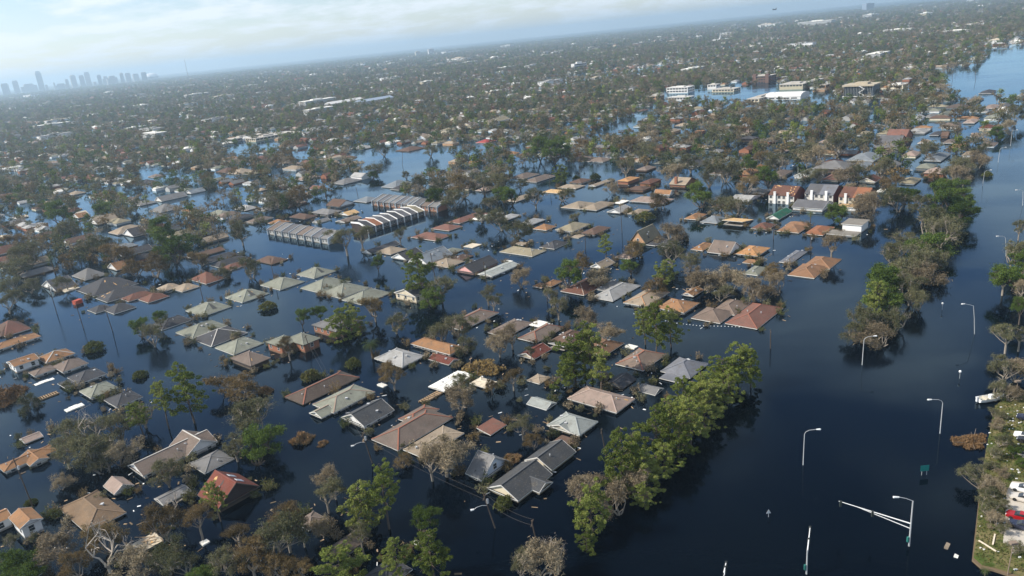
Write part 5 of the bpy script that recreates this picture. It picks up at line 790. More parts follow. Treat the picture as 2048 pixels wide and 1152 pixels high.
WALLC = dict(w=(.72,.71,.68), b=(.27,.115,.065), c=(.6,.52,.38), d=(.055,.04,.035), g=(.36,.36,.34), p=(.6,.33,.3), t=(.42,.25,.14), B=(.5,.56,.62))
def wallmat(c):
    nm = 'wall_' + c
    if nm in MATS: return MATS[nm]
    m = mat(nm, WALLC[c], .8, .16, .5, 7.0, .25, 0, 0, .06)
    # muddy tide mark left by the flood just above the water
    N, L = m.node_tree.nodes, m.node_tree.links; b = N['Principled BSDF']; src = b.inputs['Base Color'].links[0].from_socket
    co = N.new('ShaderNodeTexCoord'); sp = N.new('ShaderNodeSeparateXYZ'); n1 = N.new('ShaderNodeTexNoise'); n1.inputs['Scale'].default_value = .8; n1.inputs['Detail'].default_value = 5
    L.new(co.outputs['Object'], sp.inputs[0]); L.new(co.outputs['Object'], n1.inputs['Vector'])
    ad = N.new('ShaderNodeMath'); ad.operation = 'MULTIPLY_ADD'; ad.inputs[1].default_value = -.7; L.new(n1.outputs['Fac'], ad.inputs[0]); L.new(sp.outputs['Z'], ad.inputs[2])
    mr = N.new('ShaderNodeMapRange'); mr.inputs['From Min'].default_value = -.1; mr.inputs['From Max'].default_value = .25; mr.inputs['To Min'].default_value = .75; mr.inputs['To Max'].default_value = 0; L.new(ad.outputs[0], mr.inputs['Value'])
    mx = N.new('ShaderNodeMixRGB'); mx.inputs[2].default_value = (.11,.085,.055,1); L.new(mr.outputs[0], mx.inputs[0]); L.new(src, mx.inputs[1]); L.new(mx.outputs[0], b.inputs['Base Color'])
    return m
CAPC = dict(w=(.5,.47,.42), r=(.3,.12,.075), t=(.33,.24,.18), o=(.4,.21,.1))
trim = mat('white_trim', (.62,.6,.55), .6, .12)
trim_dark = mat('dark_trim', (.1,.085,.07), .7, .12)
glass = mat('window_glass', (.03,.035,.04), .12, .1, 1, 3, .6)
wood_pole = mat('weathered_wood', (.085,.062,.045), .9, .2)
galv = mat('galvanised_steel', (.44,.44,.43), .45, .08, spec=.5)
white_paint = mat('white_paint', (.76,.75,.72), .5, .08)
ply = mat('bare_plywood', (.55,.33,.14), .85, .3, .8)
concrete = mat('concrete', (.42,.38,.32), .9, .25, .25)

def leafmat(name, cols, trans=.25):
    m = bpy.data.materials.new(name); m.use_nodes = True
    N, L = m.node_tree.nodes, m.node_tree.links
    for n in list(N): N.remove(n)
    out = N.new('ShaderNodeOutputMaterial')
    g = N.new('ShaderNodeNewGeometry'); rp = N.new('ShaderNodeValToRGB')
    while len(rp.color_ramp.elements) < len(cols): rp.color_ramp.elements.new(.5)
    for i, c in enumerate(cols):
        rp.color_ramp.elements[i].position = i / max(1, len(cols) - 1); rp.color_ramp.elements[i].color = (*c, 1)
    oi = N.new('ShaderNodeObjectInfo')
    md = N.new('ShaderNodeMath'); md.operation = 'MULTIPLY_ADD'; md.inputs[1].default_value = .5
    hv = N.new('ShaderNodeMath'); hv.operation = 'MULTIPLY'; hv.inputs[1].default_value = .5
    L.new(oi.outputs['Random'], hv.inputs[0]); L.new(g.outputs['Random Per Island'], md.inputs[0]); L.new(hv.outputs[0], md.inputs[2])
    L.new(md.outputs[0], rp.inputs[0])
    hsv = N.new('ShaderNodeHueSaturation')
    vv = N.new('ShaderNodeMath'); vv.operation = 'MULTIPLY_ADD'; vv.inputs[1].default_value = .5; vv.inputs[2].default_value = .75
    L.new(oi.outputs['Random'], vv.inputs[0]); L.new(vv.outputs[0], hsv.inputs['Value']); L.new(rp.outputs[0], hsv.inputs['Color'])
    d = N.new('ShaderNodeBsdfDiffuse'); t = N.new('ShaderNodeBsdfTranslucent'); mx = N.new('ShaderNodeMixShader'); mx.inputs[0].default_value = trans
    L.new(hsv.outputs[0], d.inputs[0]); L.new(hsv.outputs[0], t.inputs[0]); L.new(d.outputs[0], mx.inputs[1]); L.new(t.outputs[0], mx.inputs[2]); L.new(mx.outputs[0], out.inputs[0])
    return m
LEAF = dict(
    o=leafmat('olive_leaf', [(.072,.08,.04),(.122,.128,.066),(.158,.143,.082),(.085,.104,.042)]),
    g=leafmat('green_leaf', [(.04,.062,.016),(.075,.115,.026),(.11,.155,.035),(.06,.078,.026)]),
    r=leafmat('rust_leaf', [(.085,.07,.038),(.148,.112,.058),(.185,.127,.058),(.095,.092,.046)]),
    p=leafmat('pine_needle', [(.08,.112,.022),(.145,.185,.04),(.205,.235,.06),(.14,.135,.05)]),
    b=leafmat('dry_twig', [(.15,.122,.078),(.22,.175,.112),(.27,.22,.145),(.12,.112,.06)], .1),
    u=leafmat('bush_leaf', [(.05,.065,.02),(.1,.115,.035),(.13,.1,.04)]),
    e=leafmat('reed_blade', [(.2,.12,.06),(.26,.16,.08),(.2,.16,.08)], .1),
    P=leafmat('palm_frond', [(.05,.08,.025),(.1,.13,.045),(.17,.16,.06)]),
    y=leafmat('yellow_brush', [(.2,.145,.06),(.27,.19,.075),(.14,.1,.045)], .1))
bark = mat('bark', (.11,.085,.065), .95, .25, 1.5)
pale_bark = mat('bleached_bark', (.42,.36,.29), .9, .2, 1.5)
grey_bark = mat('grey_bark', (.25,.21,.165), .95, .25, 1.5)

# ------------------------------------------------------------------ mesh helpers
class MB:
    def __init__(s): s.v, s.f, s.m = [], [], []
    def add(s, vs, fs, mi=0):
        o = len(s.v); s.v += [tuple(map(float, v)) for v in vs]; s.f += [tuple(i + o for i in f) for f in fs]; s.m += [mi] * len(fs)
    def box(s, x0, x1, y0, y1, z0, z1, mi=0):
        s.add([(x0,y0,z0),(x1,y0,z0),(x1,y1,z0),(x0,y1,z0),(x0,y0,z1),(x1,y0,z1),(x1,y1,z1),(x0,y1,z1)],
              [(0,3,2,1),(4,5,6,7),(0,1,5,4),(1,2,6,5),(2,3,7,6),(3,0,4,7)], mi)
    def tube(s, a, b, r0, r1, n=6, mi=0, cap=True):
        a, b = Vector(a), Vector(b); d = b - a
        if d.length < 1e-6: return
        d.normalize(); x = d.orthogonal().normalized(); y = d.cross(x)
        vs = [a + (x * math.cos(2*math.pi*i/n) + y * math.sin(2*math.pi*i/n)) * r0 for i in range(n)] + \
             [b + (x * math.cos(2*math.pi*i/n) + y * math.sin(2*math.pi*i/n)) * r1 for i in range(n)]
        fs = [(i, (i+1) % n, n + (i+1) % n, n + i) for i in range(n)]
        if cap: fs += [tuple(range(n))[::-1], tuple(range(n, 2*n))]
        s.add(vs, fs, mi)
    def path(s, pts, r, n=6, mi=0):
        for i in range(len(pts) - 1):
            s.tube(pts[i], pts[i+1], r if not isinstance(r, (list, tuple)) else r[i], r if not isinstance(r, (list, tuple)) else r[i+1], n, mi)
    def beam(s, a, b, w, h, mi=0):
        a, b = Vector(a), Vector(b); d = (b - a).normalized()
        x = d.cross(Vector((0,0,1)));
        if x.length < 1e-4: x = Vector((1,0,0))
        x.normalize(); y = x.cross(d)
        vs = []
        for p in (a, b):
            for sx, sy in ((-1,-1),(1,-1),(1,1),(-1,1)): vs.append(p + x*sx*w/2 + y*sy*h/2)
        s.add(vs, [(0,1,2,3),(7,6,5,4),(0,4,5,1),(1,5,6,2),(2,6,7,3),(3,7,4,0)], mi)
    def mesh(s, name, mats, smooth=False):
        me = bpy.data.meshes.new(name); me.from_pydata(s.v, [], s.f)
        for m in (mats if isinstance(mats, (list, tuple)) else [mats]): me.materials.append(m)
        if any(s.m): me.polygons.foreach_set('material_index', s.m)
        if smooth: me.polygons.foreach_set('use_smooth', [True] * len(s.f))
        me.update(); return me
    def build(s, name, mats, parent=None, smooth=False):
        o = bpy.data.objects.new(name, s.mesh(name, mats, smooth)); COL.objects.link(o); o.parent = parent; return o
def link(name, me, parent=None):
    o = bpy.data.objects.new(name, me); COL.objects.link(o); o.parent = parent; return o
def tag(o, label=None, cat=None, group=None, kind=None):
    if label: o['label'] = label
    if cat: o['category'] = cat
    if group: o['group'] = group
    if kind: o['kind'] = kind
    return o
def empty(name, x, y, z=0.0, rz=0.0):
    o = bpy.data.objects.new(name, None); COL.objects.link(o); o.location = (x, y, z); o.rotation_euler = (0, 0, rz); o.empty_display_size = .5; return o

# ------------------------------------------------------------------ setting: ground, water, far land
def disc(name, r0, r1, z0, z1, material, n=96, rings=1):
    mb = MB(); rs = np.linspace(r0, r1, rings + 1); zs = np.linspace(z0, z1, rings + 1)
    vs = [(r*math.cos(2*math.pi*i/n), r*math.sin(2*math.pi*i/n), z) for r, z in zip(rs, zs) for i in range(n)]
    fs = [(k*n+i, k*n+(i+1) % n, (k+1)*n+(i+1) % n, (k+1)*n+i) for k in range(rings) for i in range(n)]
    if r0 < 1: vs = vs[n:] ; vs.append((0, 0, z0)); fs = [(len(vs)-1, i, (i+1) % n) for i in range(n)]
    mb.add(vs, fs); o = mb.build(name, material); tag(o, kind='structure'); return o
gm, nt, b = nodes_of('land'); N, L = nt.nodes, nt.links
co = N.new('ShaderNodeTexCoord'); n1 = N.new('ShaderNodeTexNoise'); n1.inputs['Scale'].default_value = .012; n1.inputs['Detail'].default_value = 8
cr = N.new('ShaderNodeValToRGB'); cr.color_ramp.elements[0].color = (.022,.03,.016,1); cr.color_ramp.elements[1].color = (.09,.085,.055,1)
cr.color_ramp.elements[0].position = .35; cr.color_ramp.elements[1].position = .72
L.new(co.outputs['Object'], n1.inputs['Vector']); L.new(n1.outputs['Fac'], cr.inputs[0]); L.new(cr.outputs[0], b.inputs['Base Color']); b.inputs['Roughness'].default_value = 1; b.inputs['Specular IOR Level'].default_value = 0
ground = disc('ground', 0, 2400, -2.4, -2.4, gm)
far_land = disc('terrain', 2400, 25000, -2.4, 1.0, gm, 96, 1)
# make the far land rise gently out of the flood right behind its edge
mb = MB(); n = 96
rs = [2400, 2500, 25000]; zs = [-2.4, .6, .6]
vs = [(r*math.cos(2*math.pi*i/n), r*math.sin(2*math.pi*i/n), z) for r, z in zip(rs, zs) for i in range(n)]
mb.add(vs, [(k*n+i, k*n+(i+1) % n, (k+1)*n+(i+1) % n, (k+1)*n+i) for k in range(2) for i in range(n)])
far_land.data = mb.mesh('terrain', gm)

wm = bpy.data.materials.new('flood_water'); wm.use_nodes = True; nt = wm.node_tree; N, L = nt.nodes, nt.links
for n in list(N): N.remove(n)
wout = N.new('ShaderNodeOutputMaterial'); wdf = N.new('ShaderNodeBsdfDiffuse'); wdf.inputs[0].default_value = (.0008, .0024, .0052, 1)
wgl = N.new('ShaderNodeBsdfGlossy'); wgl.inputs['Color'].default_value = (.62, .84, 1.0, 1)
wfr = N.new('ShaderNodeFresnel'); wfr.inputs['IOR'].default_value = 1.333
wmr = N.new('ShaderNodeMapRange'); wmr.inputs['From Min'].default_value = .028; wmr.inputs['From Max'].default_value = .84
wmx = N.new('ShaderNodeMixShader'); L.new(wfr.outputs[0], wmr.inputs['Value']); L.new(wmr.outputs[0], wmx.inputs[0]); L.new(wdf.outputs[0], wmx.inputs[1]); L.new(wgl.outputs[0], wmx.inputs[2]); L.new(wmx.outputs[0], wout.inputs[0])
co = N.new('ShaderNodeTexCoord')
w1 = N.new('ShaderNodeTexNoise'); w1.inputs['Scale'].default_value = .9; w1.inputs['Detail'].default_value = 3
w2 = N.new('ShaderNodeTexNoise'); w2.inputs['Scale'].default_value = .09; w2.inputs['Detail'].default_value = 3
mpw = N.new('ShaderNodeMapping'); mpw.inputs['Scale'].default_value = (1, 2.2, 1); mpw.inputs['Rotation'].default_value = (0, 0, .6)
pz = N.new('ShaderNodeTexNoise'); pz.inputs['Scale'].default_value = .012; pz.inputs['Detail'].default_value = 4
mpp = N.new('ShaderNodeMapping'); mpp.inputs['Scale'].default_value = (1, 3.0, 1); mpp.inputs['Rotation'].default_value = (0, 0, .5)
rpz = N.new('ShaderNodeMapRange'); rpz.inputs['From Min'].default_value = .4; rpz.inputs['From Max'].default_value = .65; rpz.inputs['To Min'].default_value = .03; rpz.inputs['To Max'].default_value = .2
L.new(co.outputs['Object'], mpw.inputs[0]); L.new(mpw.outputs[0], w1.inputs['Vector']); L.new(co.outputs['Object'], w2.inputs['Vector'])
L.new(co.outputs['Object'], mpp.inputs[0]); L.new(mpp.outputs[0], pz.inputs['Vector']); L.new(pz.outputs['Fac'], rpz.inputs['Value']); L.new(rpz.outputs[0], wgl.inputs['Roughness'])
sm = N.new('ShaderNodeMath'); sm.operation = 'MULTIPLY_ADD'; sm.inputs[1].default_value = .25; L.new(w1.outputs['Fac'], sm.inputs[0]); L.new(w2.outputs['Fac'], sm.inputs[2])
bp = N.new('ShaderNodeBump'); bst = N.new('ShaderNodeMapRange'); bst.inputs['From Min'].default_value = .38; bst.inputs['From Max'].default_value = .68; bst.inputs['To Min'].default_value = .08; bst.inputs['To Max'].default_value = .4; L.new(pz.outputs['Fac'], bst.inputs['Value']); L.new(bst.outputs[0], bp.inputs['Strength']); bp.inputs['Distance'].default_value = .12
L.new(sm.outputs[0], bp.inputs['Height']); L.new(bp.outputs[0], wgl.inputs['Normal']); L.new(bp.outputs[0], wfr.inputs['Normal'])
water = disc('water', 0, 2460, 0, 0, wm)

# ------------------------------------------------------------------ houses
def block_geo(b):
    """roof polygons, hip/ridge lines and gable triangles of one block in house coordinates"""
    ox, oy, L_, W_, z, ty, ax, sl = b
    if ty == 'h': sl *= .84
    swap = ax == 'A' or (ax == '-' and W_ > L_)
    U, V = (W_, L_) if swap else (L_, W_)
    def P(u, v, h):
        return (ox - v, oy + u, h) if swap else (ox + u, oy + v, h)
    hu, hv = U/2, V/2; e = [P(-hu,-hv,z), P(hu,-hv,z), P(hu,hv,z), P(-hu,hv,z)]
    faces, lines, gab = [], [], []
    if ty == 'h':
        ins = min(hv, hu * .97); rise = sl * hv; r0, r1 = P(-hu+ins,0,z+rise), P(hu-ins,0,z+rise)
        faces = [[e[0],e[1],r1,r0],[e[1],e[2],r1],[e[2],e[3],r0,r1],[e[3],e[0],r0]]
        lines = [(r0,r1),(e[0],r0),(e[3],r0),(e[1],r1),(e[2],r1)]
    elif ty == 'g':
        rise = sl * hv; r0, r1 = P(-hu,0,z+rise), P(hu,0,z+rise)
        faces = [[e[0],e[1],r1,r0],[e[2],e[3],r0,r1]]; lines = [(r0,r1)]
        k = .35; kk = rise * (hv - .45) / hv
        gab = [[P(-hu+k,-hv+.45,z-.12),P(-hu+k,0,z+kk),P(-hu+k,hv-.45,z-.12)],[P(hu-k,hv-.45,z-.12),P(hu-k,0,z+kk),P(hu-k,-hv+.45,z-.12)]]
    elif ty == 's':
        rise = sl * V; e2, e3 = P(hu,hv,z+rise), P(-hu,hv,z+rise); faces = [[e[0],e[1],e2,e3]]; lines = []
        e = [e[0], e[1], e2, e3]
    else:
        faces = [[P(-hu,-hv,z+.02),P(hu,-hv,z+.02),P(hu,hv,z+.02),P(-hu,hv,z+.02)]]
    return faces, lines, gab, e
def win_mesh():
    m = MB(); m.box(-.62,.62,-.05,.02,-.72,.72,0); m.box(-.5,.5,-.075,-.051,-.6,.6,1); m.box(-.5,.5,-.085,-.0755,-.03,.03,0); return m.mesh('window', [trim, glass])
WIN = win_mesh()
def vent_mesh(k):
    m = MB()
    if k: m.tube((0,0,-.2),(0,0,.42),.11,.11,6); m.tube((0,0,.42),(0,0,.5),.2,.16,6)
    else: m.box(-.28,.28,-.28,.28,-.2,.26); m.box(-.34,.34,-.34,.34,.265,.32)
    return m.mesh('roof_vent', galv)
VENT = [vent_mesh(0), vent_mesh(1)]
def on_face(face, u, v):
    """point on a roof polygon: u along the eave, v up the slope"""
    a, b_ = Vector(face[0]), Vector(face[1])
    if len(face) == 4: c, d_ = Vector(face[2]), Vector(face[3])
    else: c = d_ = Vector(face[2])
    return a.lerp(b_, u).lerp(d_.lerp(c, u), v)
def face_normal(face):
    a, b_, c = map(Vector, face[:3]); return (b_ - a).cross(c - a).normalized()
def make_house(x, y, blocks, roof, wall, flags, label):
    rnd = random.Random(int(x * 31 + y * 17))
    big = max(max(b[2], b[3]) for b in blocks)
    name = 'shed' if big < 7.2 else 'house'
    if blocks[0][5] == 'f' and big < 12: name = 'shed'
    root = empty(name, x, y, 0, ROT)
    tag(root, label, 'shed' if name == 'shed' else 'house', 'houses standing in the flood' if name == 'house' else 'sheds in the flood')
    D = math.hypot(x, y); near = D < 330
    rb, fb, wb, caps = MB(), MB(), MB(), []
    allf = []
    for b in blocks:
        faces, lines, gab, e = block_geo(b)
        ox, oy, L_, W_, z, ty, ax, sl = b
        for f in faces: rb.add(f, [tuple(range(len(f)))]); allf.append(f)
        if ty == 'f':
            rb.box(ox-L_/2+.004, ox+L_/2-.004, oy-W_/2+.004, oy+W_/2-.004, z-.24, z+.012)
        else:
            low = [(p[0], p[1], p[2]-.17) for p in e]; rb.add(low, [(3,2,1,0)])
        # fascia boards hang 2 cm outside the eave line
        ring = [Vector(p) for p in e]; c = sum(ring, Vector()) / 4
        out = [Vector((p.x + .03*math.copysign(1, p.x-c.x), p.y + .03*math.copysign(1, p.y-c.y), p.z)) for p in ring]
        for i in range(4):
            p, q = out[i], out[(i+1) % 4]
            if ty == 'g' and abs(p.z-q.z) < 1e-6 and False: continue
            fb.add([p - Vector((0,0,.22)), q - Vector((0,0,.22)), q - Vector((0,0,.015)), p - Vector((0,0,.015))], [(0,1,2,3)])
        if ty == 'g':   # sloping barge boards
            r0, r1 = lines[0]
            for r, pa, pb in ((r0, e[0], e[3]), (r1, e[1], e[2])):
                for q in (pa, pb): fb.beam(Vector(q)-Vector((0,0,.1)), Vector(r)-Vector((0,0,.1)), .06, .24)
        i = .45
        if ty == 's': i = .3
        if min(L_, W_) > 2.2:
            wz = z - .14
            wb.box(ox-L_/2+i, ox+L_/2-i, oy-W_/2+i, oy+W_/2-i, -2.2, wz)
            for g in gab: wb.add(g, [(0,1,2)])
        if near and ty in 'hg':
            cb = MB(); caps.append(cb)
            for a, q in lines:
                a, q = Vector(a), Vector(q)
                if (q-a).length > .3: cb.beam(a + Vector((0,0,.03)), q + Vector((0,0,.03)), .30, .09)
    ro = rb.build('roof', roofmat(roof), root)
    fo = fb.build('fascia', trim if wall in 'wcB' and roof not in ('gbd','br') else trim_dark, root)
    wo_ = wb.build('wall', wallmat(wall), root) if wb.v else None
    if caps:
        cc = [q[3:] for q in flags.split() if q.startswith('cap')]
        if cc: cm_ = mat('ridge_cap_' + cc[0], CAPC[cc[0]], .9, .2)
        else:
            base = ROOFC[roof]; cm_ = mat('ridge_cap_' + roof, tuple(min(1, v*1.25 + .01) for v in base), .9, .2)
        for cb in caps: cb.build('ridge_cap', cm_, ro)
    slopes = [f for f in allf if len(f) >= 3 and face_normal(f).z > .3]
    if near and slopes and name == 'house':
        for k in range(rnd.randint(1, 4)):
            f = rnd.choice(slopes); p = on_face(f, rnd.uniform(.25,.75), rnd.uniform(.35,.75))
            v = link('roof_vent', VENT[rnd.random() < .6], ro); v.location = p; v.rotation_euler = (0,0,rnd.random())
    tear = near and name == 'house' and rnd.random() < .4
    if 'patch' in flags.split() or 'wreck' in flags.split() or tear:
        for k in range(7 if 'patch' in flags else 4 if 'wreck' in flags else rnd.randint(1,3)):
            f = rnd.choice(slopes[:2] + slopes[-1:]); u0, v0 = rnd.uniform(.15,.8), rnd.uniform(.2,.8); su, sv = rnd.uniform(.02,.07), rnd.uniform(.05,.16)
            nrm = face_normal(f) * .035; mb = MB(); m = 9
            pts = []
            for j in range(m):
                a = 2*math.pi*j/m; k2 = rnd.uniform(.55,1.2)
                pts.append(on_face(f, min(.97,max(.03,u0+su*k2*math.cos(a))), min(.95,max(.03,v0+sv*k2*math.sin(a)))) + nrm)
            mb.add(pts, [tuple(range(m))]); mb.build('bare_patch', ply if rnd.random() < (.75 if not tear or 'patch' in flags else .25) else mat('torn_felt', (.07,.065,.06), .95), ro)
    if 'dpatch' in flags.split():
        f = slopes[-1] if blocks[0][2] < blocks[0][3] else slopes[0]
        f = max(slopes, key=lambda q: -Vector(on_face(q,.5,.5)).y)
        nrm = face_normal(f) * .035; mb = MB()
        pts = [on_face(f, u, v) + nrm for u, v in ((.42,.3),(.62,.25),(.7,.75),(.5,.95),(.38,.7))]
        mb.add(pts, [tuple(range(5))]); mb.build('tarred_patch', mat('tarred_patch', (.06,.06,.055), .9, .2), ro)
    if 'sky' in flags.split():
        f = slopes[0]
        for u in (.3,.65):
            for f in slopes[:1]:
                nrm = face_normal(f); c = on_face(f, u, .6); a = (Vector(f[1])-Vector(f[0])).normalized(); bb = nrm.cross(a)
                mb = MB(); vs = [c + a*sx*.6 + bb*sy*.9 + nrm*h for h in (.02,.12) for sx, sy in ((-1,-1),(1,-1),(1,1),(-1,1))]
                mb.add(vs, [(4,5,6,7),(0,1,5,4),(1,2,6,5),(2,3,7,6),(3,0,4,7)]); mb.build('skylight', mat('skylight_glass', (.55,.6,.65), .15, .05, spec=.6), ro)
    if 'chim' in flags.split():
        b = blocks[0]; mb = MB(); mb.box(-b[2]/2+.6,-b[2]/2+2.0,.5,1.9,-1,b[4]+4.2); mb.build('chimney', wallmat('b'), root)
    if 'win' in flags.split() and wo_:
        for b in blocks:
            ox, oy, L_, W_, z, ty, ax, sl = b
            zc = z - .95 if z < 2 else z - 1.1
            for face, ln in ((0, W_), (1, L_)):
                k = max(1, int((ln - 1.5) // 2.8))
                for j in range(k):
                    tt = -ln/2 + ln*(j+.5)/k + rnd.uniform(-.2,.2)
                    w = link('window', WIN, wo_)
                    if face == 0: w.location = (ox-L_/2+.45-.02, oy+tt, zc); w.rotation_euler = (0,0,-math.pi/2)
                    else: w.location = (ox+tt, oy-W_/2+.45-.02, zc)
            if ty == 'g' and sl > .7:
                w = link('window', WIN, wo_)
                swap = ax == 'A' or (ax == '-' and W_ > L_)
                if swap: w.location = (ox, oy-W_/2+.33, z+1.0)
                else: w.location = (ox-L_/2+.33, oy, z+1.0); w.rotation_euler = (0,0,-math.pi/2)
    if 'wreck' in flags.split():
        mb = MB(); b = blocks[0]
        for k in range(14):
            a = Vector((rnd.uniform(-.5,.5)*b[2], rnd.uniform(-.5,.5)*b[3], b[4]+rnd.uniform(.15,.6))); an = rnd.random()*6.28; ln = rnd.uniform(1,3)
            mb.beam(a, a + Vector((math.cos(an)*ln, math.sin(an)*ln, rnd.uniform(-.2,.5))), .14, .09)
        mb.build('broken_rafter', mat('raw_timber', (.36,.25,.15), .9, .3), root)
    return root
for h in HOUSES: make_house(*h)

# ------------------------------------------------------------------ townhouse rows
def row_house(key, units, run, label, roofc, wallc, parc, back=2.2, pk=.5):
    cx, cy, lc, la, z = BIG[key]
    root = empty('townhouse_row', cx, cy, 0, ROT); tag(root, label, 'townhouses', 'townhouse rows')
    n = la if run == 'p' else lc; dp = lc if run == 'p' else la
    # local frame: s along the row, t depth from the front (0) to the back (dp)
    def Q(s, t, h): return (-dp/2 + t, s, h) if run == 'p' else (s, -dp/2 + t, h)
    w = n / units; rnd = random.Random(units)
    bodyb = MB(); vs = [Q(-n/2,.6,-2),Q(n/2,.6,-2),Q(n/2,dp-.3,-2),Q(-n/2,dp-.3,-2),Q(-n/2,.6,z-.1),Q(n/2,.6,z-.1),Q(n/2,dp-.3,z+back-.2),Q(-n/2,dp-.3,z+back-.2)]
    bodyb.add(vs, [(0,1,5,4),(1,2,6,5),(2,3,7,6),(3,0,4,7)]); body = bodyb.build('wall', wallmat(wallc), root)
    for i in range(units):
        s0, s1 = -n/2 + i*w + .16, -n/2 + (i+1)*w - .16
        rb = MB(); h0, h1 = z, z + back; st = pk*dp
        top = [Q(s0,0,h0),Q(s1,0,h0),Q(s1,st,h0+back),Q(s0,st,h0+back),Q(s1,dp,h0+back*.9),Q(s0,dp,h0+back*.9)]
        rb.add(top + [(a, b_, c-.16) for a, b_, c in top], [(0,1,2,3),(3,2,4,5),(0,6,7,1),(5,4,10,11)])
        rb.build('roof', roofmat(roofc[i % len(roofc)]), root)
        for j in (.3, .7):
            wd = link('window', WIN, body); c = Q(s0 + (s1-s0)*j, .57, z-1.15); wd.location = c
            wd.rotation_euler = (0, 0, -math.pi/2 if run == 'p' else 0); wd.scale = (1.0, 1, 1.25)
    for i in range(units + 1):
        s = -n/2 + i*w; pb = MB(); t0 = -.15
        prof = [(t0-.05,-2),(t0+.75,-2),(t0+.75,z-.6),(dp*pk-.05,z+back-.55),(dp+.05,z+back-.65),(dp+.05,z+back+.15),(dp*pk-.05,z+back+.35),(t0-.05,z+.42)]
        k = len(prof); vs = [Q(s-.14,t_,h) for t_, h in prof] + [Q(s+.14,t_,h) for t_, h in prof]
        pb.add(vs, [tuple(range(k))[::-1], tuple(range(k,2*k))] + [(j,(j+1) % k,k+(j+1) % k,k+j) for j in range(k)])
        pb.build('party_wall', parc, root)
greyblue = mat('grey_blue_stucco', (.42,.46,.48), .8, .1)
row_house('rowA', 8, 'p', 'row of townhouses with slanted grey-blue dividing walls and grey roofs, left of centre', ['gy','gyd','gy','gb'], 'g', greyblue, 2.4, .88)
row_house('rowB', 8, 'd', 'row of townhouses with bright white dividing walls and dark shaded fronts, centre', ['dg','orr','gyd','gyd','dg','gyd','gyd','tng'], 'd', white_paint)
row_house('rowC1', 6, 'p', 'left half of the brick-fronted townhouse row behind the white one', ['gy','gyd','gy'], 'b', greyblue, 2.4, .88)
row_house('rowC2', 4, 'p', 'right half of the brick-fronted townhouse row behind the white one', ['gy','gb','gyd'], 'b', greyblue, 2.4, .88)
def brick_town(key, roofs, front, label, patch=False):
    cx, cy, lc, la, z = BIG[key]; lc = min(lc, 15)
    root = empty('brick_townhouse', cx, cy, 0, ROT); tag(root, label, 'townhouse', 'three brick townhouses')
    rise = 3.4
    wb = MB(); wb.box(-lc/2+.25, lc/2-.25, -la/2+.15, la/2-.15, -2.2, z-.15)
    for s in (-1, 1): wb.add([(-lc/2+.25, s*(la/2-.15), z-.15), (lc/2-.25, s*(la/2-.15), z-.15), (0, s*(la/2-.15), z+rise-.25)], [(0,1,2)])
    wo_ = wb.build('wall', mat('dark_brick', (.15,.05,.032), .9, .2, .8, 9), root)
    fb = MB(); fb.box(-lc/2+.1, -lc/2+.245, -la/2+.15, la/2-.15, -2.2, z-.18); fo = fb.build('front_wall', front, root)
    ro = []
    for i, c in enumerate(roofs):
        y0, y1 = -la/2 + la*i/len(roofs), -la/2 + la*(i+1)/len(roofs)
        rb = MB(); rb.add([(-lc/2-.2,y0,z),(-lc/2-.2,y1,z),(0,y1,z+rise),(0,y0,z+rise),(lc/2+.2,y1,z),(lc/2+.2,y0,z)], [(0,3,2,1),(3,5,4,2)])
        rb.add([(-lc/2-.2,y0,z-.14),(-lc/2-.2,y1,z-.14),(-lc/2-.2,y1,z),(-lc/2-.2,y0,z)], [(0,1,2,3)])
        ro.append(rb.build('roof', roofmat(c), root))
    for yc in (-la*.26, la*.24):
        mb = MB(); mb.box(-lc/2-.55, -lc/2+.095, yc-.55, yc+.55, -2, z+1.6); mb.box(-lc/2-.62, -lc/2+.17, yc-.62, yc+.62, z+1.601, z+1.78); mb.build('chimney', white_paint, root)
    for yc in (-la*.40, -la*.10, la*.08, la*.40):
        w = link('window', WIN, fo); w.location = (-lc/2+.08, yc, z-1.0); w.rotation_euler = (0,0,-math.pi/2); w.scale = (1.3,1,1)
        w = link('window', WIN, fo); w.location = (-lc/2+.08, yc, z-3.4); w.rotation_euler = (0,0,-math.pi/2); w.scale = (1.3,1,1)
    if patch:
        rnd = random.Random(3); f = [(-lc/2-.2,la/2,z),(-lc/2-.2,-la/2,z),(0,-la/2,z+rise),(0,la/2,z+rise)]
        nrm = face_normal(f) * .04
        for k in range(16):
            u0 = rnd.choice([rnd.uniform(.05,.3), rnd.uniform(.7,.97)]); v0 = rnd.uniform(.75,.97) if u0 < .5 else rnd.uniform(.2,.97); mb = MB(); pts = []
            for j in range(8):
                a = 2*math.pi*j/8; q = rnd.uniform(.5,1.2); pts.append(on_face(f, min(.98,max(.02,u0+.03*q*math.cos(a))), min(.99,v0+.055*q*math.sin(a))) + nrm)
            mb.add(pts, [tuple(range(8))]); mb.build('bare_patch', ply, ro[0])
brick_town('th1', ['brr'], mat('off_white_stucco', (.56,.54,.49), .8, .15), 'brick townhouse with torn brown roof, leftmost of the three with chimneys', True)
brick_town('th2', ['gyb','gyd'], mat('off_white_stucco', (.56,.54,.49), .8, .15), 'brick townhouse with grey roof, middle of the three with chimneys')
brick_town('th3', ['orr','brr'], wallmat('c'), 'brick townhouse with rust-orange roof, rightmost of the three with chimneys')

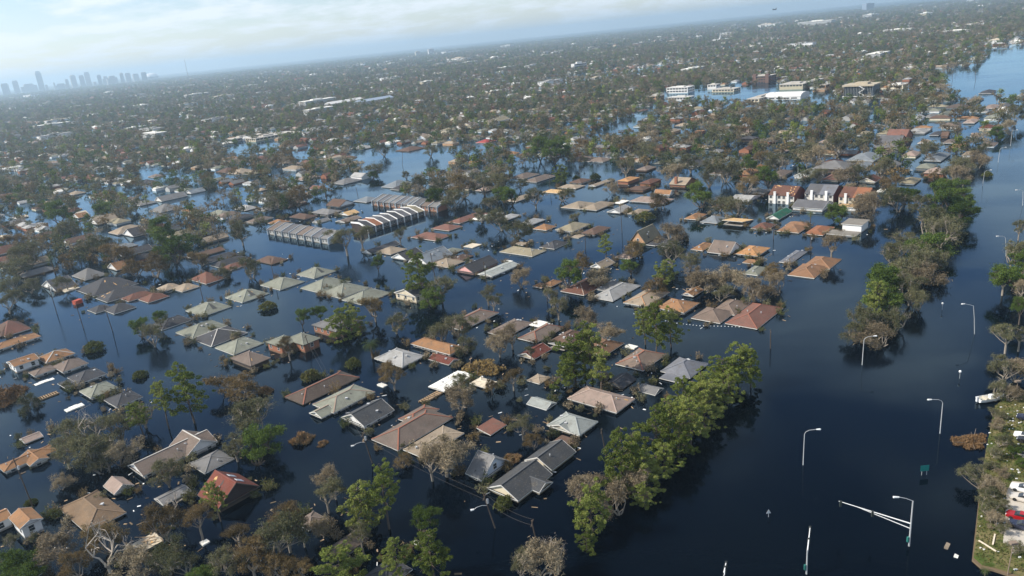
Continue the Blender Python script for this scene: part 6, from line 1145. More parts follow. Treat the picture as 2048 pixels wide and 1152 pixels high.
# ------------------------------------------------------------------ larger buildings across the channel
def window_strip(parent, x, y0, y1, z0, z1, axis, n):
    """row of separate panes along one wall"""
    for i in range(n):
        a, b_ = y0 + (y1-y0)*(i+.12)/n, y0 + (y1-y0)*(i+.88)/n
        mb = MB()
        if axis == 'x': mb.box(x-.05, x+.05, a, b_, z0, z1)
        else: mb.box(a, b_, x-.05, x+.05, z0, z1)
        mb.build('window', glass, parent)
def flat_block(key, label, wall, roofm, cat='building', name='commercial_building', rows=1, tower=0):
    cx, cy, lc, la, z = BIG[key]
    root = empty(name, cx, cy, 0, ROT); tag(root, label, cat, 'larger buildings by the channel')
    wb = MB(); wb.box(-lc/2+.3, lc/2-.3, -la/2+.3, la/2-.3, -2, z-.3); w = wb.build('wall', wall, root)
    rb = MB(); rb.box(-lc/2, lc/2, -la/2, la/2, z-.28, z+.15); rb.box(-lc/4, 0, -la/4, la/8, z+.153, z+1.6); rb.build('roof', roofm, root)
    for r in range(rows):
        zt = z - .8 - r*3.2
        window_strip(w, -lc/2+.27, -la/2+1, la/2-1, max(.2, zt-1.6), zt, 'x', max(3, int(la/4)))
        window_strip(w, -la/2+.27, -lc/2+1, lc/2-1, max(.2, zt-1.6), zt, 'y', max(2, int(lc/5)))
    if tower:
        tb = MB(); tb.box(-lc/2-.6, -lc/2+5, -la/2+1, -la/2+6, -1, z+tower); tb.box(-lc/2-.6, -lc/2+5, la/2-6, la/2-1, -1, z+tower); tb.build('stair_tower', wall, root)
    return root
cream_w, whitem = wallmat('c'), mat('weathered_white', (.56,.55,.52), .7, .2, .15)
flat_roof = mat('pale_flat_roof', (.42,.39,.34), .9, .3, .2)
flat_block('yel', 'pale yellow flat-roofed shop with pink front on the channel', mat('pale_yellow', (.45,.4,.28), .8, .15), flat_roof)
flat_block('tan2', 'small tan cube building by the channel right of the yellow shop', wallmat('t'), flat_roof)
flat_block('wht2', 'white flat-roofed house block behind the tan cube building', whitem, flat_roof)
flat_block('sA', 'white two-tier building with flat overhanging roof on the channel, left end', whitem, mat('white_roof', (.6,.58,.53), .8, .2, .15), rows=2)
flat_block('sB', 'long low white canopy building in front of the two-tier one', whitem, mat('white_roof', (.6,.58,.53), .8, .2, .15))
flat_block('sC', 'orange-brick flat block left of the white canopy building', wallmat('t'), flat_roof)
flat_block('sD', 'white portico block with dark openings on the far bank', whitem, flat_roof)
flat_block('sE', 'long low cream building along the far bank of the channel', cream_w, flat_roof)
BIG['brick4'][4] = 9
flat_block('brick4', 'tall brick block with two stair towers beyond the channel', mat('old_brick', (.15,.09,.07), .9, .2), flat_roof, rows=3, tower=2.5)
flat_block('school1', 'long low pale school wing amid trees, upper left', wallmat('g'), flat_roof)
flat_block('school2', 'second long pale school wing right of the first, upper left', cream_w, flat_roof)
flat_block('cream1', 'cream barrel-sided shed left of the white barrel-roofed hall', cream_w, flat_roof)
flat_block('archcr', 'cream arcade building right of the dark glass office', cream_w, mat('white_roof', (.6,.58,.53), .8, .2, .15))
flat_block('whv', 'white-roofed pavilion on the channel left of the boulevard', whitem, mat('white_roof', (.6,.58,.53), .8, .2, .15))
for key, lab in (('white_long', 'long white ribbed-roof building far beyond the trees, upper left'), ('blue_long', 'long blue-grey shed roof right of the white ribbed building')):
    BIG[key][2] = min(BIG[key][2], 75); BIG[key][3] = min(BIG[key][3], 22)
    cx, cy, lc, la, z = BIG[key]; root = empty('long_hall', cx, cy, 0, ROT); tag(root, lab, 'hall', 'long halls in the distance')
    m_ = whitem if key == 'white_long' else mat('blue_roof', (.25,.3,.36), .7, .1)
    wb = MB(); wb.box(-lc/2+.5, lc/2-.5, -la/2+.5, la/2-.5, -2, z); wb.build('wall', wallmat('g'), root)
    rb = MB(); rb.add([(-lc/2,-la/2,z),(lc/2,-la/2,z),(lc/2,0,z+3.5),(-lc/2,0,z+3.5),(lc/2,la/2,z),(-lc/2,la/2,z)], [(0,1,2,3),(3,2,4,5),(0,3,5),(1,4,2)]); rb.build('roof', m_, root)
# barrel-roofed hall
cx, cy, lc, la, z = BIG['hall']; lc, la = 26, 38
root = empty('barrel_hall', cx, cy, 0, ROT); tag(root, 'white barrel-roofed hall standing in the channel, upper right', 'hall')
wb = MB(); wb.box(-lc/2+.3, lc/2-.3, -la/2+.3, la/2-.3, -2, z); wo_ = wb.build('wall', whitem, root)
rb = MB(); k = 14
vs = [(-lc/2*math.cos(math.pi*i/k), s*la/2, z + 3.6*math.sin(math.pi*i/k)) for s in (-1,1) for i in range(k+1)]
rb.add(vs, [(i,i+1,k+2+i,k+1+i) for i in range(k)] + [tuple(range(k+1)), tuple(range(k+1,2*k+2))[::-1]]); rb.build('roof', whitem, root)
window_strip(wo_, -lc/2+.27, -la/2+3, la/2-3, .8, 2.0, 'x', 4)
# dark glass office with fins
cx, cy, lc, la, z = BIG['office']; lc, la = 24, 28
root = empty('office_block', cx, cy, 0, ROT); tag(root, 'dark glass office block with overhanging beige roof and outside stair', 'office')
wb = MB(); wb.box(-lc/2+1, lc/2-1, -la/2+1, la/2-1, 2.6, z-1); wb.build('curtain_wall', mat('dark_glass', (.018,.022,.026), .18, .1, spec=.5), root)
wb = MB(); wb.box(-lc/2+3, lc/2-3, -la/2+3, la/2-3, -2, 2.3); wb.build('base_wall', wallmat('d'), root)
rb = MB(); rb.box(-lc/2-.8, lc/2+.8, -la/2-.8, la/2+.8, z-.99, z+.3); rb.box(-6,4,-7,5,z+.303,z+2.2); rb.build('roof', mat('beige_roof', (.42,.36,.26), .9, .25, .2), root)
rb = MB(); rb.box(-lc/2-.5, lc/2+.5, -la/2-.5, la/2+.5, 2.05, 2.55); rb.build('floor_slab', whitem, root)
for i in range(19):
    yy = -la/2+1 + (la-2)*i/18; mb = MB(); mb.box(-lc/2+.6, -lc/2+.99, yy-.12, yy+.12, 2.6, z-1.02); mb.build('fin', mat('fin_grey', (.3,.32,.32), .6, .1), root)
for i in range(15):
    xx = -lc/2+1 + (lc-2)*i/14; mb = MB(); mb.box(xx-.12, xx+.12, -la/2+.6, -la/2+.99, 2.6, z-1.02); mb.build('fin', MATS['fin_grey'], root)
sb = MB()
for i in range(4):
    a, b_ = (-2.5, 2.5) if i % 2 else (2.5, -2.5); sb.beam((-lc/2-1.3, a-4, .5+i*3), (-lc/2-1.3, b_-4, 3.5+i*3), 1.6, .5)
sb.build('outside_stair', whitem, root)

# ------------------------------------------------------------------ trees
def unit(v): return v / (np.linalg.norm(v) + 1e-9)
def rdir(up_=0.0):
    v = RNG.normal(size=3); v = unit(v); v[2] = v[2] * (1 - abs(up_)) + up_; return unit(v)
def quads(cent, size, elong=1.0, updir=None, flat=0.0):
    """one small leaf-spray quad per centre, random facing; returns vertex and face arrays"""
    n = len(cent); a = RNG.normal(size=(n,3)); a /= np.linalg.norm(a, axis=1)[:,None]
    if flat: a[:,2] *= (1-flat); a /= np.linalg.norm(a, axis=1)[:,None]
    b = np.cross(a, RNG.normal(size=(n,3))); b /= np.linalg.norm(b, axis=1)[:,None]
    s = size * RNG.uniform(.6, 1.3, size=(n,1)); A, B = a*s*elong*.5, b*s*.5
    v = np.stack([cent-A-B*.6, cent+A*.2-B, cent+A+B*.5, cent-A*.3+B], axis=1).reshape(-1,3)
    f = np.arange(4*n).reshape(-1,4)
    return v, f
def quad_mesh(name, parts, m):
    vs, fs, o = [], [], 0
    for v, f in parts: vs.append(v); fs.append(f+o); o += len(v)
    v, f = np.concatenate(vs), np.concatenate(fs)
    me = bpy.data.meshes.new(name); me.vertices.add(len(v)); me.vertices.foreach_set('co', v.ravel())
    me.loops.add(f.size); me.loops.foreach_set('vertex_index', f.ravel()); me.polygons.add(len(f)); me.polygons.foreach_set('loop_start', np.arange(0, f.size, 4))
    me.materials.append(m); me.update(calc_edges=True); me.validate(); return me
def limbs(mb, base, tips, r, bend=.18, n=5):
    """curved tapering limb from base to each tip"""
    outs = []
    for t in tips:
        b0, t = np.array(base, float), np.array(t, float); m = (b0+t)/2 + RNG.normal(size=3)*np.linalg.norm(t-b0)*bend*.6 + np.array([0,0,np.linalg.norm(t-b0)*.08])
        mb.tube(b0, m, r, r*.72, n, cap=False); mb.tube(m, t, r*.72, r*.42, n, cap=False); outs.append((m, t))
    return outs
def tree_proto(kind, seed):
    global RNG
    RNG = np.random.default_rng(1000 + seed * 17 + ord(kind))
    w, parts = MB(), []
    if kind in 'ogrbd':
        R0, H0, VR = 5.0, 6.0, {'o':4.0,'g':4.4,'r':4.2,'b':4.0,'d':4.0}[kind]
        th = RNG.uniform(.6, 1.8); lean = RNG.normal(size=2)*.35
        top = np.array([lean[0], lean[1], th]); w.tube((0,0,-9), tuple(top), .44, .36, 7, cap=False)
        nl = {'o':15,'g':17,'r':15,'b':14,'d':7}[kind]; ang0 = RNG.random()*6.28
        lobes = []; skew = RNG.normal(size=2)*.7
        for i in range(nl):
            a = ang0 + 2.4*i + RNG.normal()*.3; rr = R0*math.sqrt((i+.6)/nl)*RNG.uniform(.62,.95)
            lim = math.sqrt(max(.05, 1-(rr/R0)**2)); zz = H0 + VR*RNG.uniform(-.75 if rr > 2.2 else .1, 1.0)*lim*.85
            lobes.append((np.array([rr*math.cos(a)+skew[0], rr*math.sin(a)+skew[1], zz]), RNG.uniform(.8,1.75)))
        mains = []
        for i in range(5 if kind != 'd' else 4):
            a = ang0 + i*1.256 + RNG.normal()*.3; e = np.array([1.9*math.cos(a), 1.9*math.sin(a), th+RNG.uniform(1.6,3.4)])
            ((m, t),) = limbs(w, top, [e], .27); mains.append((m, t))
        leafc, twigc = [], []
        for lb, lr in lobes:
            m, t = min(mains, key=lambda q: np.linalg.norm(q[1]-lb)); ((m1, t1),) = limbs(w, t, [lb - np.array([0,0,lr*.4])], .13 if kind != 'd' else .16, .25)
            dry = RNG.random() < {'o':.28,'g':.04,'r':.2,'b':1,'d':1}[kind]
            for j in range({'o':8,'g':9,'r':8,'b':8,'d':4}[kind]):
                v = unit(RNG.normal(size=3)+np.array([0,0,.25])); tip = lb + v*np.array([1,1,.75])*lr*RNG.uniform(.65,1.15)
                if kind == 'd': tip = t1 + np.array([lb[0]*.22, lb[1]*.22, RNG.uniform(.4,2.2)]) + RNG.normal(size=3)*.8
                ((m2, t2),) = limbs(w, t1 if RNG.random() < .6 else m1, [tip], .055 if kind != 'd' else .09, .2, 3)
                twigc.append(t2)
                if not dry: leafc.append((t2, RNG.uniform(.32,.6)))
        twigc = np.array(twigc)
        if kind == 'b':
            k = 40; c = np.repeat(twigc, k, 0) + RNG.normal(size=(len(twigc)*k,3))*np.array([.48,.48,.42]); parts.append(quads(c, .11, 7.0))
            sel = twigc[RNG.random(len(twigc)) < .22]; c = np.repeat(sel, 26, 0) + RNG.normal(size=(len(sel)*26,3))*.34; parts.append(quads(c, .17, 1.6))
        elif kind == 'd':
            c = np.repeat(twigc, 5, 0) + RNG.normal(size=(len(twigc)*5,3))*.4; parts.append(quads(c, .07, 9.0))
        else:
            for c0, cr_ in leafc:
                k = int({'o':58,'r':58,'g':66}[kind]*RNG.uniform(.3,1.6)); d = RNG.normal(size=(k,3))*np.array([1,1,.7])*cr_*.85
                parts.append(quads(c0 + d, {'o':.19,'r':.2,'g':.22}[kind], 1.5))
            c = np.repeat(twigc, 16, 0) + RNG.normal(size=(len(twigc)*16,3))*.55; parts.append(quads(c, .06, 9.0))
        return w, parts, R0, H0
    if kind == 'p':
        R0, H0 = 3.4, 8.2
        hgt = RNG.uniform(11.2, 12.6); x, y = 0., 0.; pts = [(0,0,-9),(0,0,0)]
        for i in range(1,7): x += RNG.normal()*.12; y += RNG.normal()*.12; pts.append((x,y,hgt*i/6))
        w.path(pts, [.24,.23,.2,.17,.14,.1,.07,.04], 6)
        cl = []
        nb = 34
        for i in range(nb):
            zz = 4.2 + (hgt-4.2)*(i+.5)/nb + RNG.normal()*.2; fr = (zz-4.2)/(hgt-4.2)
            ln = R0*(1.08 - .7*fr**1.6)*RNG.uniform(.4,1.15); a = i*2.4 + RNG.normal()*.4
            b0 = np.array([x*zz/hgt, y*zz/hgt, zz]); t = b0 + np.array([ln*math.cos(a), ln*math.sin(a), RNG.uniform(-.1,.7)])
            limbs(w, b0, [t], .055, .12, 4)
            for q in range(4 if ln > 1.6 else 2):
                cl.append(b0 + (t-b0)*RNG.uniform(.45,1.1) + RNG.normal(size=3)*np.array([.5,.5,.28]))
        for c0 in cl:
            rr = RNG.uniform(.28,.66); k = int(80*rr/.5); d = RNG.normal(size=(k,3)); d /= np.linalg.norm(d,axis=1)[:,None]
            c = c0 + d*np.array([1,1,.62])*rr*RNG.uniform(.55,1,size=(k,1)); parts.append(quads(c, .12, 3.0))
        return w, parts, R0, H0
    if kind in 'u':
        R0, H0 = 2.2, 1.2
        for i in range(9):
            a = i*.7; w.tube((0,0,-3), (1.5*math.cos(a)*RNG.uniform(.5,1), 1.5*math.sin(a)*RNG.uniform(.5,1), RNG.uniform(1,2.4)), .07, .02, 4, cap=False)
        k = 1500; d = RNG.normal(size=(k,3)); d /= np.linalg.norm(d,axis=1)[:,None]; d[:,2] = np.abs(d[:,2])*1.0 - .25
        rad = RNG.uniform(.55,1,size=(k,1))*(1 + .18*np.sin(d[:,:1]*5+seed)*np.cos(d[:,1:2]*4)); c = d*np.array([R0,R0,1.9])*rad + np.array([0,0,.7])
        parts.append(quads(c, .26, 1.5)); return w, parts, R0, H0
    if kind in 'ey':
        R0, H0 = 2.2, .8; k = 1700
        if kind == 'e':
            r = np.sqrt(RNG.random(k))*R0; a = RNG.random(k)*6.28; r = r*(1+.25*np.sin(2*a+seed)+.16*np.sin(5*a)); c = np.stack([r*np.cos(a), r*np.sin(a), RNG.uniform(.1,1,k)*np.clip(1.9-r*.6,.1,2)*(.6+.5*np.sin(3*a+r*2))], 1)
            v, f = quads(c, .12, 7.0); parts.append((v, f))
            for i in range(7): w.tube((RNG.normal()*.6, RNG.normal()*.6, -2), (RNG.normal(), RNG.normal(), 1.4), .05, .02, 4, cap=False)
        else:
            r = np.sqrt(RNG.random(k))*R0*1.15; a = RNG.random(k)*6.28; r = r*(1+.3*np.sin(3*a)+.2*np.sin(5*a+2)); c = np.stack([r*np.cos(a), r*np.sin(a), RNG.uniform(0,1,k)*np.clip(1.3-r*.4,.1,2)*(.4+np.sin(2.2*a+r)**2)], 1); parts.append(quads(c, .16, 4.0))
            for i in range(12): w.tube((RNG.normal()*1.2, RNG.normal()*1.2, -.3), (RNG.normal()*1.5, RNG.normal()*1.5, 1.2), .08, .03, 4, cap=False)
        return w, parts, R0, H0
    if kind == 'P':
        R0, H0 = 2.3, 6.5; w.path([(0,0,-8),(0,0,0),(.1,.05,3),(.15,.1,6.6)], [.26,.25,.2,.17], 7)
        for i in range(30):
            a = i*2.4; el = 1.25 - 1.9*(i/30); L_ = RNG.uniform(1.9,2.5); prev = np.array([.15,.1,6.6]); dirh = np.array([math.cos(a), math.sin(a), 0])
            pos = prev.copy(); vs = []
            for j in range(6):
                e = el - j*.32; stp = dirh*math.cos(e)*L_/6 + np.array([0,0,math.sin(e)*L_/6]); nx = pos + stp
                side = np.cross(unit(stp), np.array([0,0,1.])); side = unit(side); wd = .42*math.sin((j+.6)/6.3*math.pi)+.08
                for sg in (-1,1):
                    for q in range(2):
                        b0 = pos + stp*(q*.5); tip = b0 + side*sg*wd + stp*.7 + np.array([0,0,-.12]); vs.append(np.array([b0, b0+stp*.25, tip, b0+stp*.1]))
                pos = nx
            v = np.concatenate(vs); parts.append((v, np.arange(len(v)).reshape(-1,4)))
        return w, parts, R0, H0
PROTO = {}
NVAR = dict(o=4, g=3, r=3, p=4, b=3, d=2, u=2, e=2, y=1, P=2)
for k, nv in NVAR.items():
    for s_ in range(nv):
        w, parts, R0, H0 = tree_proto(k, s_)
        bm = pale_bark if k == 'd' else grey_bark if k in 'bor' else bark
        PROTO[k, s_] = (w.mesh('trunk', bm), quad_mesh('crown', parts, pale_bark if k == 'd' else LEAF[k]), R0, H0)
RNG = np.random.default_rng(77)
TNAME = dict(o='oak_tree', g='evergreen_tree', r='browned_tree', p='pine_tree', b='bare_tree', d='dead_tree', u='bush', e='reed_clump', y='brush_heap', P='palm_tree')
for i, (k, x, y, R_, hc, lab, grp) in enumerate(TREES):
    tm, cm_, R0, H0 = PROTO[k, i % NVAR[k]]
    s = R_ / R0
    z = hc - H0 * s
    if k in 'uey': z = min(z, 0.0)
    elif z > 0 and k not in 'p': z = min(z, 2.0)
    root = empty(TNAME[k], x, y, z, (i * 2.399) % 6.283); root.scale = (s*random.uniform(.82,1.2), s*random.uniform(.82,1.2), s*random.uniform(.82,1.18))
    tag(root, lab, 'bush' if k in 'uey' else 'palm' if k == 'P' else 'tree', grp)
    link('trunk' if k not in 'uey' else 'stem', tm, root); link('crown' if k not in 'uey' else 'foliage', cm_, root)

# ------------------------------------------------------------------ the far town: trees and roofs nobody could count
def in_poly(P, poly):
    x, y = P[:,0], P[:,1]; c = np.zeros(len(P), bool); n = len(poly); j = n-1
    for i in range(n):
        xi, yi = poly[i]; xj, yj = poly[j]
        t = ((yi > y) != (yj > y)) & (x < (xj-xi)*(y-yi)/((yj-yi) or 1e-9) + xi); c ^= t; j = i
    return c
NEAR = NEAR_ZONE + [[900,-200],[-900,-200]]
def open_area(P):
    ok = ~in_poly(P, NEAR)
    for w in OPEN_WATER: ok &= ~in_poly(P, w)
    return ok
def in_view(P, m=.78): return (np.abs(np.arctan2(P[:,0], P[:,1]))) < m
def jitter_grid(S_, y0, y1, r0, r1):
    n = int(2*r1/S_)+2; xs = (np.arange(n)-n/2)*S_; ys = np.arange(y0, y1, S_)
    X, Y = np.meshgrid(xs, ys); P = np.stack([X.ravel(), Y.ravel()], 1) + RNG.uniform(-.5,.5,size=(X.size,2))*S_
    d = np.hypot(P[:,0], P[:,1]); return P[(d > r0) & (d < r1) & in_view(P)]
def clumps(P): return np.sin(P[:,0]*.021+1)*np.cos(P[:,1]*.017) + np.sin(P[:,0]*.008-P[:,1]*.011) + .6*np.sin(P[:,0]*.05+2)*np.sin(P[:,1]*.043)
def gn_instances(name, label, cat, pts, scl, rot, pick, protos, vary=(.92,1.08)):
    me = bpy.data.meshes.new(name); me.vertices.add(len(pts)); me.vertices.foreach_set('co', np.asarray(pts, float).ravel())
    for an, ty, dat in (('scl','FLOAT_VECTOR',np.asarray(scl)[:,None]*np.random.default_rng(len(pts)).uniform(*vary,size=(len(pts),3))),('rot','FLOAT',rot),('pick','INT',pick)):
        at = me.attributes.new(an, ty, 'POINT'); at.data.foreach_set('vector' if ty == 'FLOAT_VECTOR' else 'value', np.asarray(dat, np.int32 if ty == 'INT' else np.float32).ravel())
    ob = link(name, me); tag(ob, label, cat, kind='stuff')
    pc = bpy.data.collections.new(name + '_sources')
    for i, pm in enumerate(protos):
        pc.objects.link(bpy.data.objects.new('%s_source_%03d' % (name, i), pm))
    ng = bpy.data.node_groups.new(name, 'GeometryNodeTree')
    ng.interface.new_socket('Geometry', in_out='INPUT', socket_type='NodeSocketGeometry'); ng.interface.new_socket('Geometry', in_out='OUTPUT', socket_type='NodeSocketGeometry')
    N, L = ng.nodes, ng.links
    gi, go = N.new('NodeGroupInput'), N.new('NodeGroupOutput')
    ip = N.new('GeometryNodeInstanceOnPoints'); ci = N.new('GeometryNodeCollectionInfo')
    ci.inputs['Collection'].default_value = pc; ci.inputs['Separate Children'].default_value = True; ci.inputs['Reset Children'].default_value = True
    def attr(nm, ty):
        a = N.new('GeometryNodeInputNamedAttribute'); a.data_type = ty; a.inputs['Name'].default_value = nm; return a.outputs['Attribute']
    ip.inputs['Pick Instance'].default_value = True
    cx_ = N.new('ShaderNodeCombineXYZ'); L.new(attr('rot','FLOAT'), cx_.inputs['Z'])
    L.new(gi.outputs[0], ip.inputs['Points']); L.new(ci.outputs[0], ip.inputs['Instance']); L.new(attr('pick','INT'), ip.inputs['Instance Index'])
    L.new(cx_.outputs[0], ip.inputs['Rotation']); L.new(attr('scl','FLOAT_VECTOR'), ip.inputs['Scale']); L.new(ip.outputs[0], go.inputs[0])
    md = ob.modifiers.new('instances', 'NODES'); md.node_group = ng
    return ob
# low-cost tree kinds
def far_tree(kind, seed):
    global RNG
    RNG = np.random.default_rng(seed*7+5); mb = MB(); k = {'o':330,'r':330,'g':360,'b':330,'p':300}[kind]
    parts = []
    R0, H0, VR = (5.,5.6,3.8) if kind != 'p' else (3.,8.,4.2)
    nl = 12; lob = []
    for i in range(nl):
        a = i*2.4; lob.append([R0*.72*math.sqrt((i+.5)/nl)*math.cos(a)*RNG.uniform(.7,1.3), R0*.72*math.sqrt((i+.5)/nl)*math.sin(a)*RNG.uniform(.7,1.3), H0+VR*RNG.uniform(-.8,.8)])
    lob = np.array(lob); c = lob[RNG.integers(0,nl,k)] + RNG.normal(size=(k,3))*np.array([.72,.72,.6]); parts.append(quads(c, .62 if kind != 'b' else .28, 1.3 if kind != 'b' else 4.5))
    mb.tube((0,0,-4),(0,0,H0),.3,.12,4,cap=False)
    for i in range(0,nl,2): mb.tube((0,0,2.2), tuple(lob[i]), .14, .04, 3, cap=False)
    v, f = parts[0]; o = len(mb.v); mb.v += [tuple(q) for q in v]; mb.f += [tuple(int(i)+o for i in q) for q in f]; mb.m += [1]*len(f)
    return mb.mesh('far_tree', [grey_bark if kind == 'b' else bark, LEAF[kind]])
FT = [far_tree(k, s) for s, k in enumerate('oorbogborgpobo')]
RNG = np.random.default_rng(123)
IND = np.array([(t[1], t[2]) for t in TREES]); HC = np.array([(h[0], h[1]) for h in HOUSES])
def thin(P, ref, dmin):
    ok = np.ones(len(P), bool)
    for i in range(0, len(P), 4000):
        q = P[i:i+4000]; ok[i:i+4000] = (np.hypot(q[:,None,0]-ref[None,:,0], q[:,None,1]-ref[None,:,1]).min(1) > dmin)
    return P[ok]
A = jitter_grid(8.4, 150, 1500, 230, 1500); A = A[open_area(A)]; A = A[RNG.random(len(A)) > .24-.15*clumps(A)]
def streets(P):
    a_ = (P @ np.array([math.cos(ROT), math.sin(ROT)]) - 19.0) % 76.0; b_ = (P @ np.array([-math.sin(ROT), math.cos(ROT)])) % 230.0
    return (np.minimum(a_, 76-a_) < 8.5) | (np.minimum(b_, 230-b_) < 9)
def patchy(P): return np.sin(P[:,0]*.0042+.7)*np.sin(P[:,1]*.0037+1.9) + .7*np.sin(P[:,0]*.0095-P[:,1]*.0061+2.2)
A = A[~(streets(A) & (RNG.random(len(A)) < .7))]
A = A[RNG.random(len(A)) > .16*patchy(A) - .05]
g_ = in_poly(A, GARDEN); A = A[~(g_ & (RNG.random(len(A)) < .5))]
A = thin(thin(A, IND, 5.0), HC, 6.5)
B = jitter_grid(12.0, 900, 3300, 1500, 3300); B = B[open_area(B)]; B = B[RNG.random(len(B)) > .22-.13*clumps(B)]; B = B[RNG.random(len(B)) > .4*patchy(B)]; B = B[~(streets(B) & (RNG.random(len(B)) < .75))]
C = jitter_grid(30.0, 2000, 9500, 3300, 9500); C = C[RNG.random(len(C)) > .15]; C = C[RNG.random(len(C)) > .45*patchy(C*.5)]
PT = np.concatenate([A, B, C]); D_ = np.hypot(PT[:,0], PT[:,1])
scl = np.where(D_ < 1500, RNG.uniform(.62,1.15,len(PT)), np.where(D_ < 3300, RNG.uniform(.8,1.35,len(PT)), RNG.uniform(1.1,1.9,len(PT))))
Z = np.where(D_ > 2450, .3, -1.2)
gn_instances('distant_trees', 'mass of olive and brown trees covering the far flooded town', 'trees', np.column_stack([PT, Z]), scl, RNG.random(len(PT))*6.28, RNG.integers(0, len(FT), len(PT)), FT, (.72,1.25))
def far_house(i):
    rc = ['gy','gb','br','tn','lg','gg','gy','pk','wh','rdp','lg','tng','brr','tn','or','lg'][i]; wc = 'gwcgbwbcwgwgbtcw'[i]
    mb = MB(); b = [0,0,13.+i%3,8.5+.5*(i%2),2.2+.8*(i%4 == 0),'h' if i % 3 else 'g','C',.45]; faces, lines, gab, e = block_geo(b)
    for f in faces: mb.add(f, [tuple(range(len(f)))])
    mb.box(-b[2]/2+.4, b[2]/2-.4, -b[3]/2+.4, b[3]/2-.4, -2, b[4]-.1, 1)
    for g in gab: mb.add(g, [(0,1,2)], 1)
    return mb.mesh('far_house', [roofmat(rc), wallmat(wc)])
def far_hall(i):
    mb = MB(); L_, W_, z = 30+8*i, 13+2*i, 4.5+i
    mb.box(-L_/2, L_/2, -W_/2, W_/2, -2, z, 1); mb.box(-L_/2-.4, L_/2+.4, -W_/2-.4, W_/2+.4, z+.01, z+.5, 0); mb.box(-L_/5, L_/8, -W_/4, W_/6, z+.51, z+1.8, 0)
    return mb.mesh('far_hall', [roofmat(['wh','bg','lg','wh'][i]), wallmat('cwwg'[i])])
FH = [far_house(i) for i in range(16)] + [far_hall(i) for i in range(4)]
# lots along the streets
u = np.array([math.cos(ROT), math.sin(ROT)]); vv = np.array([-u[1], u[0]])
I, J = np.meshgrid(np.arange(-190, 190), np.arange(-40, 95)); I, J = I.ravel(), J.ravel()
P = (I[:,None]*17.0 + RNG.uniform(-2,2,(len(I),1)))*vv + (J[:,None]*38.0 + RNG.uniform(-3,3,(len(I),1)))*u
d = np.hypot(P[:,0], P[:,1]); k = (d > 300) & (d < 3200) & in_view(P) & (P[:,1] > 100); P = P[k]; P = P[open_area(P)]; P = P[RNG.random(len(P)) > .15]; P = thin(P, HC, 13.5)
d = np.hypot(P[:,0], P[:,1]); P = P[RNG.random(len(P)) < np.where(d < 900, 1, np.where(d < 1500, .75, .36))]
P2 = jitter_grid(170., 2500, 8000, 3200, 8000); P = np.concatenate([P, P2]); d = np.hypot(P[:,0], P[:,1])
zz = np.where(d < 900, RNG.uniform(-1.6,-.4,len(P)), np.where(d < 2450, RNG.uniform(-1.0,.6,len(P)), .5))
sc_ = np.where(d < 1500, RNG.uniform(.85,1.1,len(P)), np.where(d < 3200, RNG.uniform(.9,1.4,len(P)), RNG.uniform(1.5,3.2,len(P))))
gn_instances('distant_houses', 'countless far roofs scattered among the trees of the flooded town', 'houses', np.column_stack([P, zz]), sc_, ROT + (RNG.random(len(P)) < .3)*1.5708, np.where((RNG.random(len(P)) < .022) & (d > 1150), RNG.integers(16, 20, len(P)), RNG.integers(0, 16, len(P))), FH)

# ------------------------------------------------------------------ skyline and far landmarks
steel_t = mat('tower_stone', (.3,.3,.3), .7, .1, .01); dark_t = mat('tower_dark', (.14,.15,.16), .5, .1, .01)
TL = ['blunt tower at the far left end of the skyline', 'slim tower second from the left end of the skyline', 'broad low slab left of the tallest skyline tower', 'tallest tower of the skyline', 'short stepped block right of the tallest tower', 'thin spired tower of the skyline', 'low wide block right of the spired tower', 'small tower left of the rounded one', 'rounded-top tower in mid skyline', 'dark tower left of the notched one', 'tall notched tower in mid skyline', 'stubby block right of the notched tower', 'stepped tower right of mid skyline', 'lower ridge block of the skyline', 'wide block with a roof mast in the skyline', 'narrow crowned tower near the stadium', 'square tower second before the stadium', 'broad tower next before the square one by the stadium', 'block tower hiding the left edge of the stadium dome']
for i, (x, y, w, z) in enumerate(TOWERS):
    root = empty('office_tower', x, y, .5, .4 + .1*(i % 3)); tag(root, TL[i], 'skyscraper', 'towers of the far skyline')
    mb = MB(); a = w*.42; mb.box(-a, a, -a, a, -1, z*.9); mb.build('shaft', dark_t if i % 3 == 0 else steel_t, root)
    mb = MB()
    if i in (8, 15): mb.tube((0,0,z*.9), (0,0,z), a*1.1, a*.55, 10)
    elif i == 5: mb.tube((0,0,z*.9), (0,0,z*1.05), a*.8, .5, 4)
    else: mb.box(-a*.82, a*.82, -a*.82, a*.82, z*.9+.1, z)
    mb.build('crown', steel_t, root)
    if i in (2, 6, 13, 14):
        mb = MB(); mb.box(-a*1.7, -a*1.02, -a*.8, a*.8, -1, z*.72); mb.box(a*1.02, a*1.6, -a*.8, a*.8, -1, z*.8); mb.build('wing', steel_t, root)
x, y, r, z = DOME
root = empty('stadium', x, y, .5); tag(root, 'white domed stadium at the right end of the skyline', 'stadium')
mb = MB(); k, m = 24, 6
vs = [(r*1.15*math.cos(2*math.pi*i/k)*math.cos(j*math.pi/2/m), r*1.15*math.sin(2*math.pi*i/k)*math.cos(j*math.pi/2/m), z*.45 + z*.5*math.sin(j*math.pi/2/m)) for j in range(m+1) for i in range(k)]
mb.add(vs, [(j*k+i, j*k+(i+1) % k, (j+1)*k+(i+1) % k, (j+1)*k+i) for j in range(m) for i in range(k)]); mb.build('dome', mat('dome_white', (.85,.85,.84), .35, .03), root, True)
mb = MB(); mb.tube((0,0,-1), (0,0,z*.46), r*1.0, r*1.16, 24); mb.build('drum', steel_t, root)
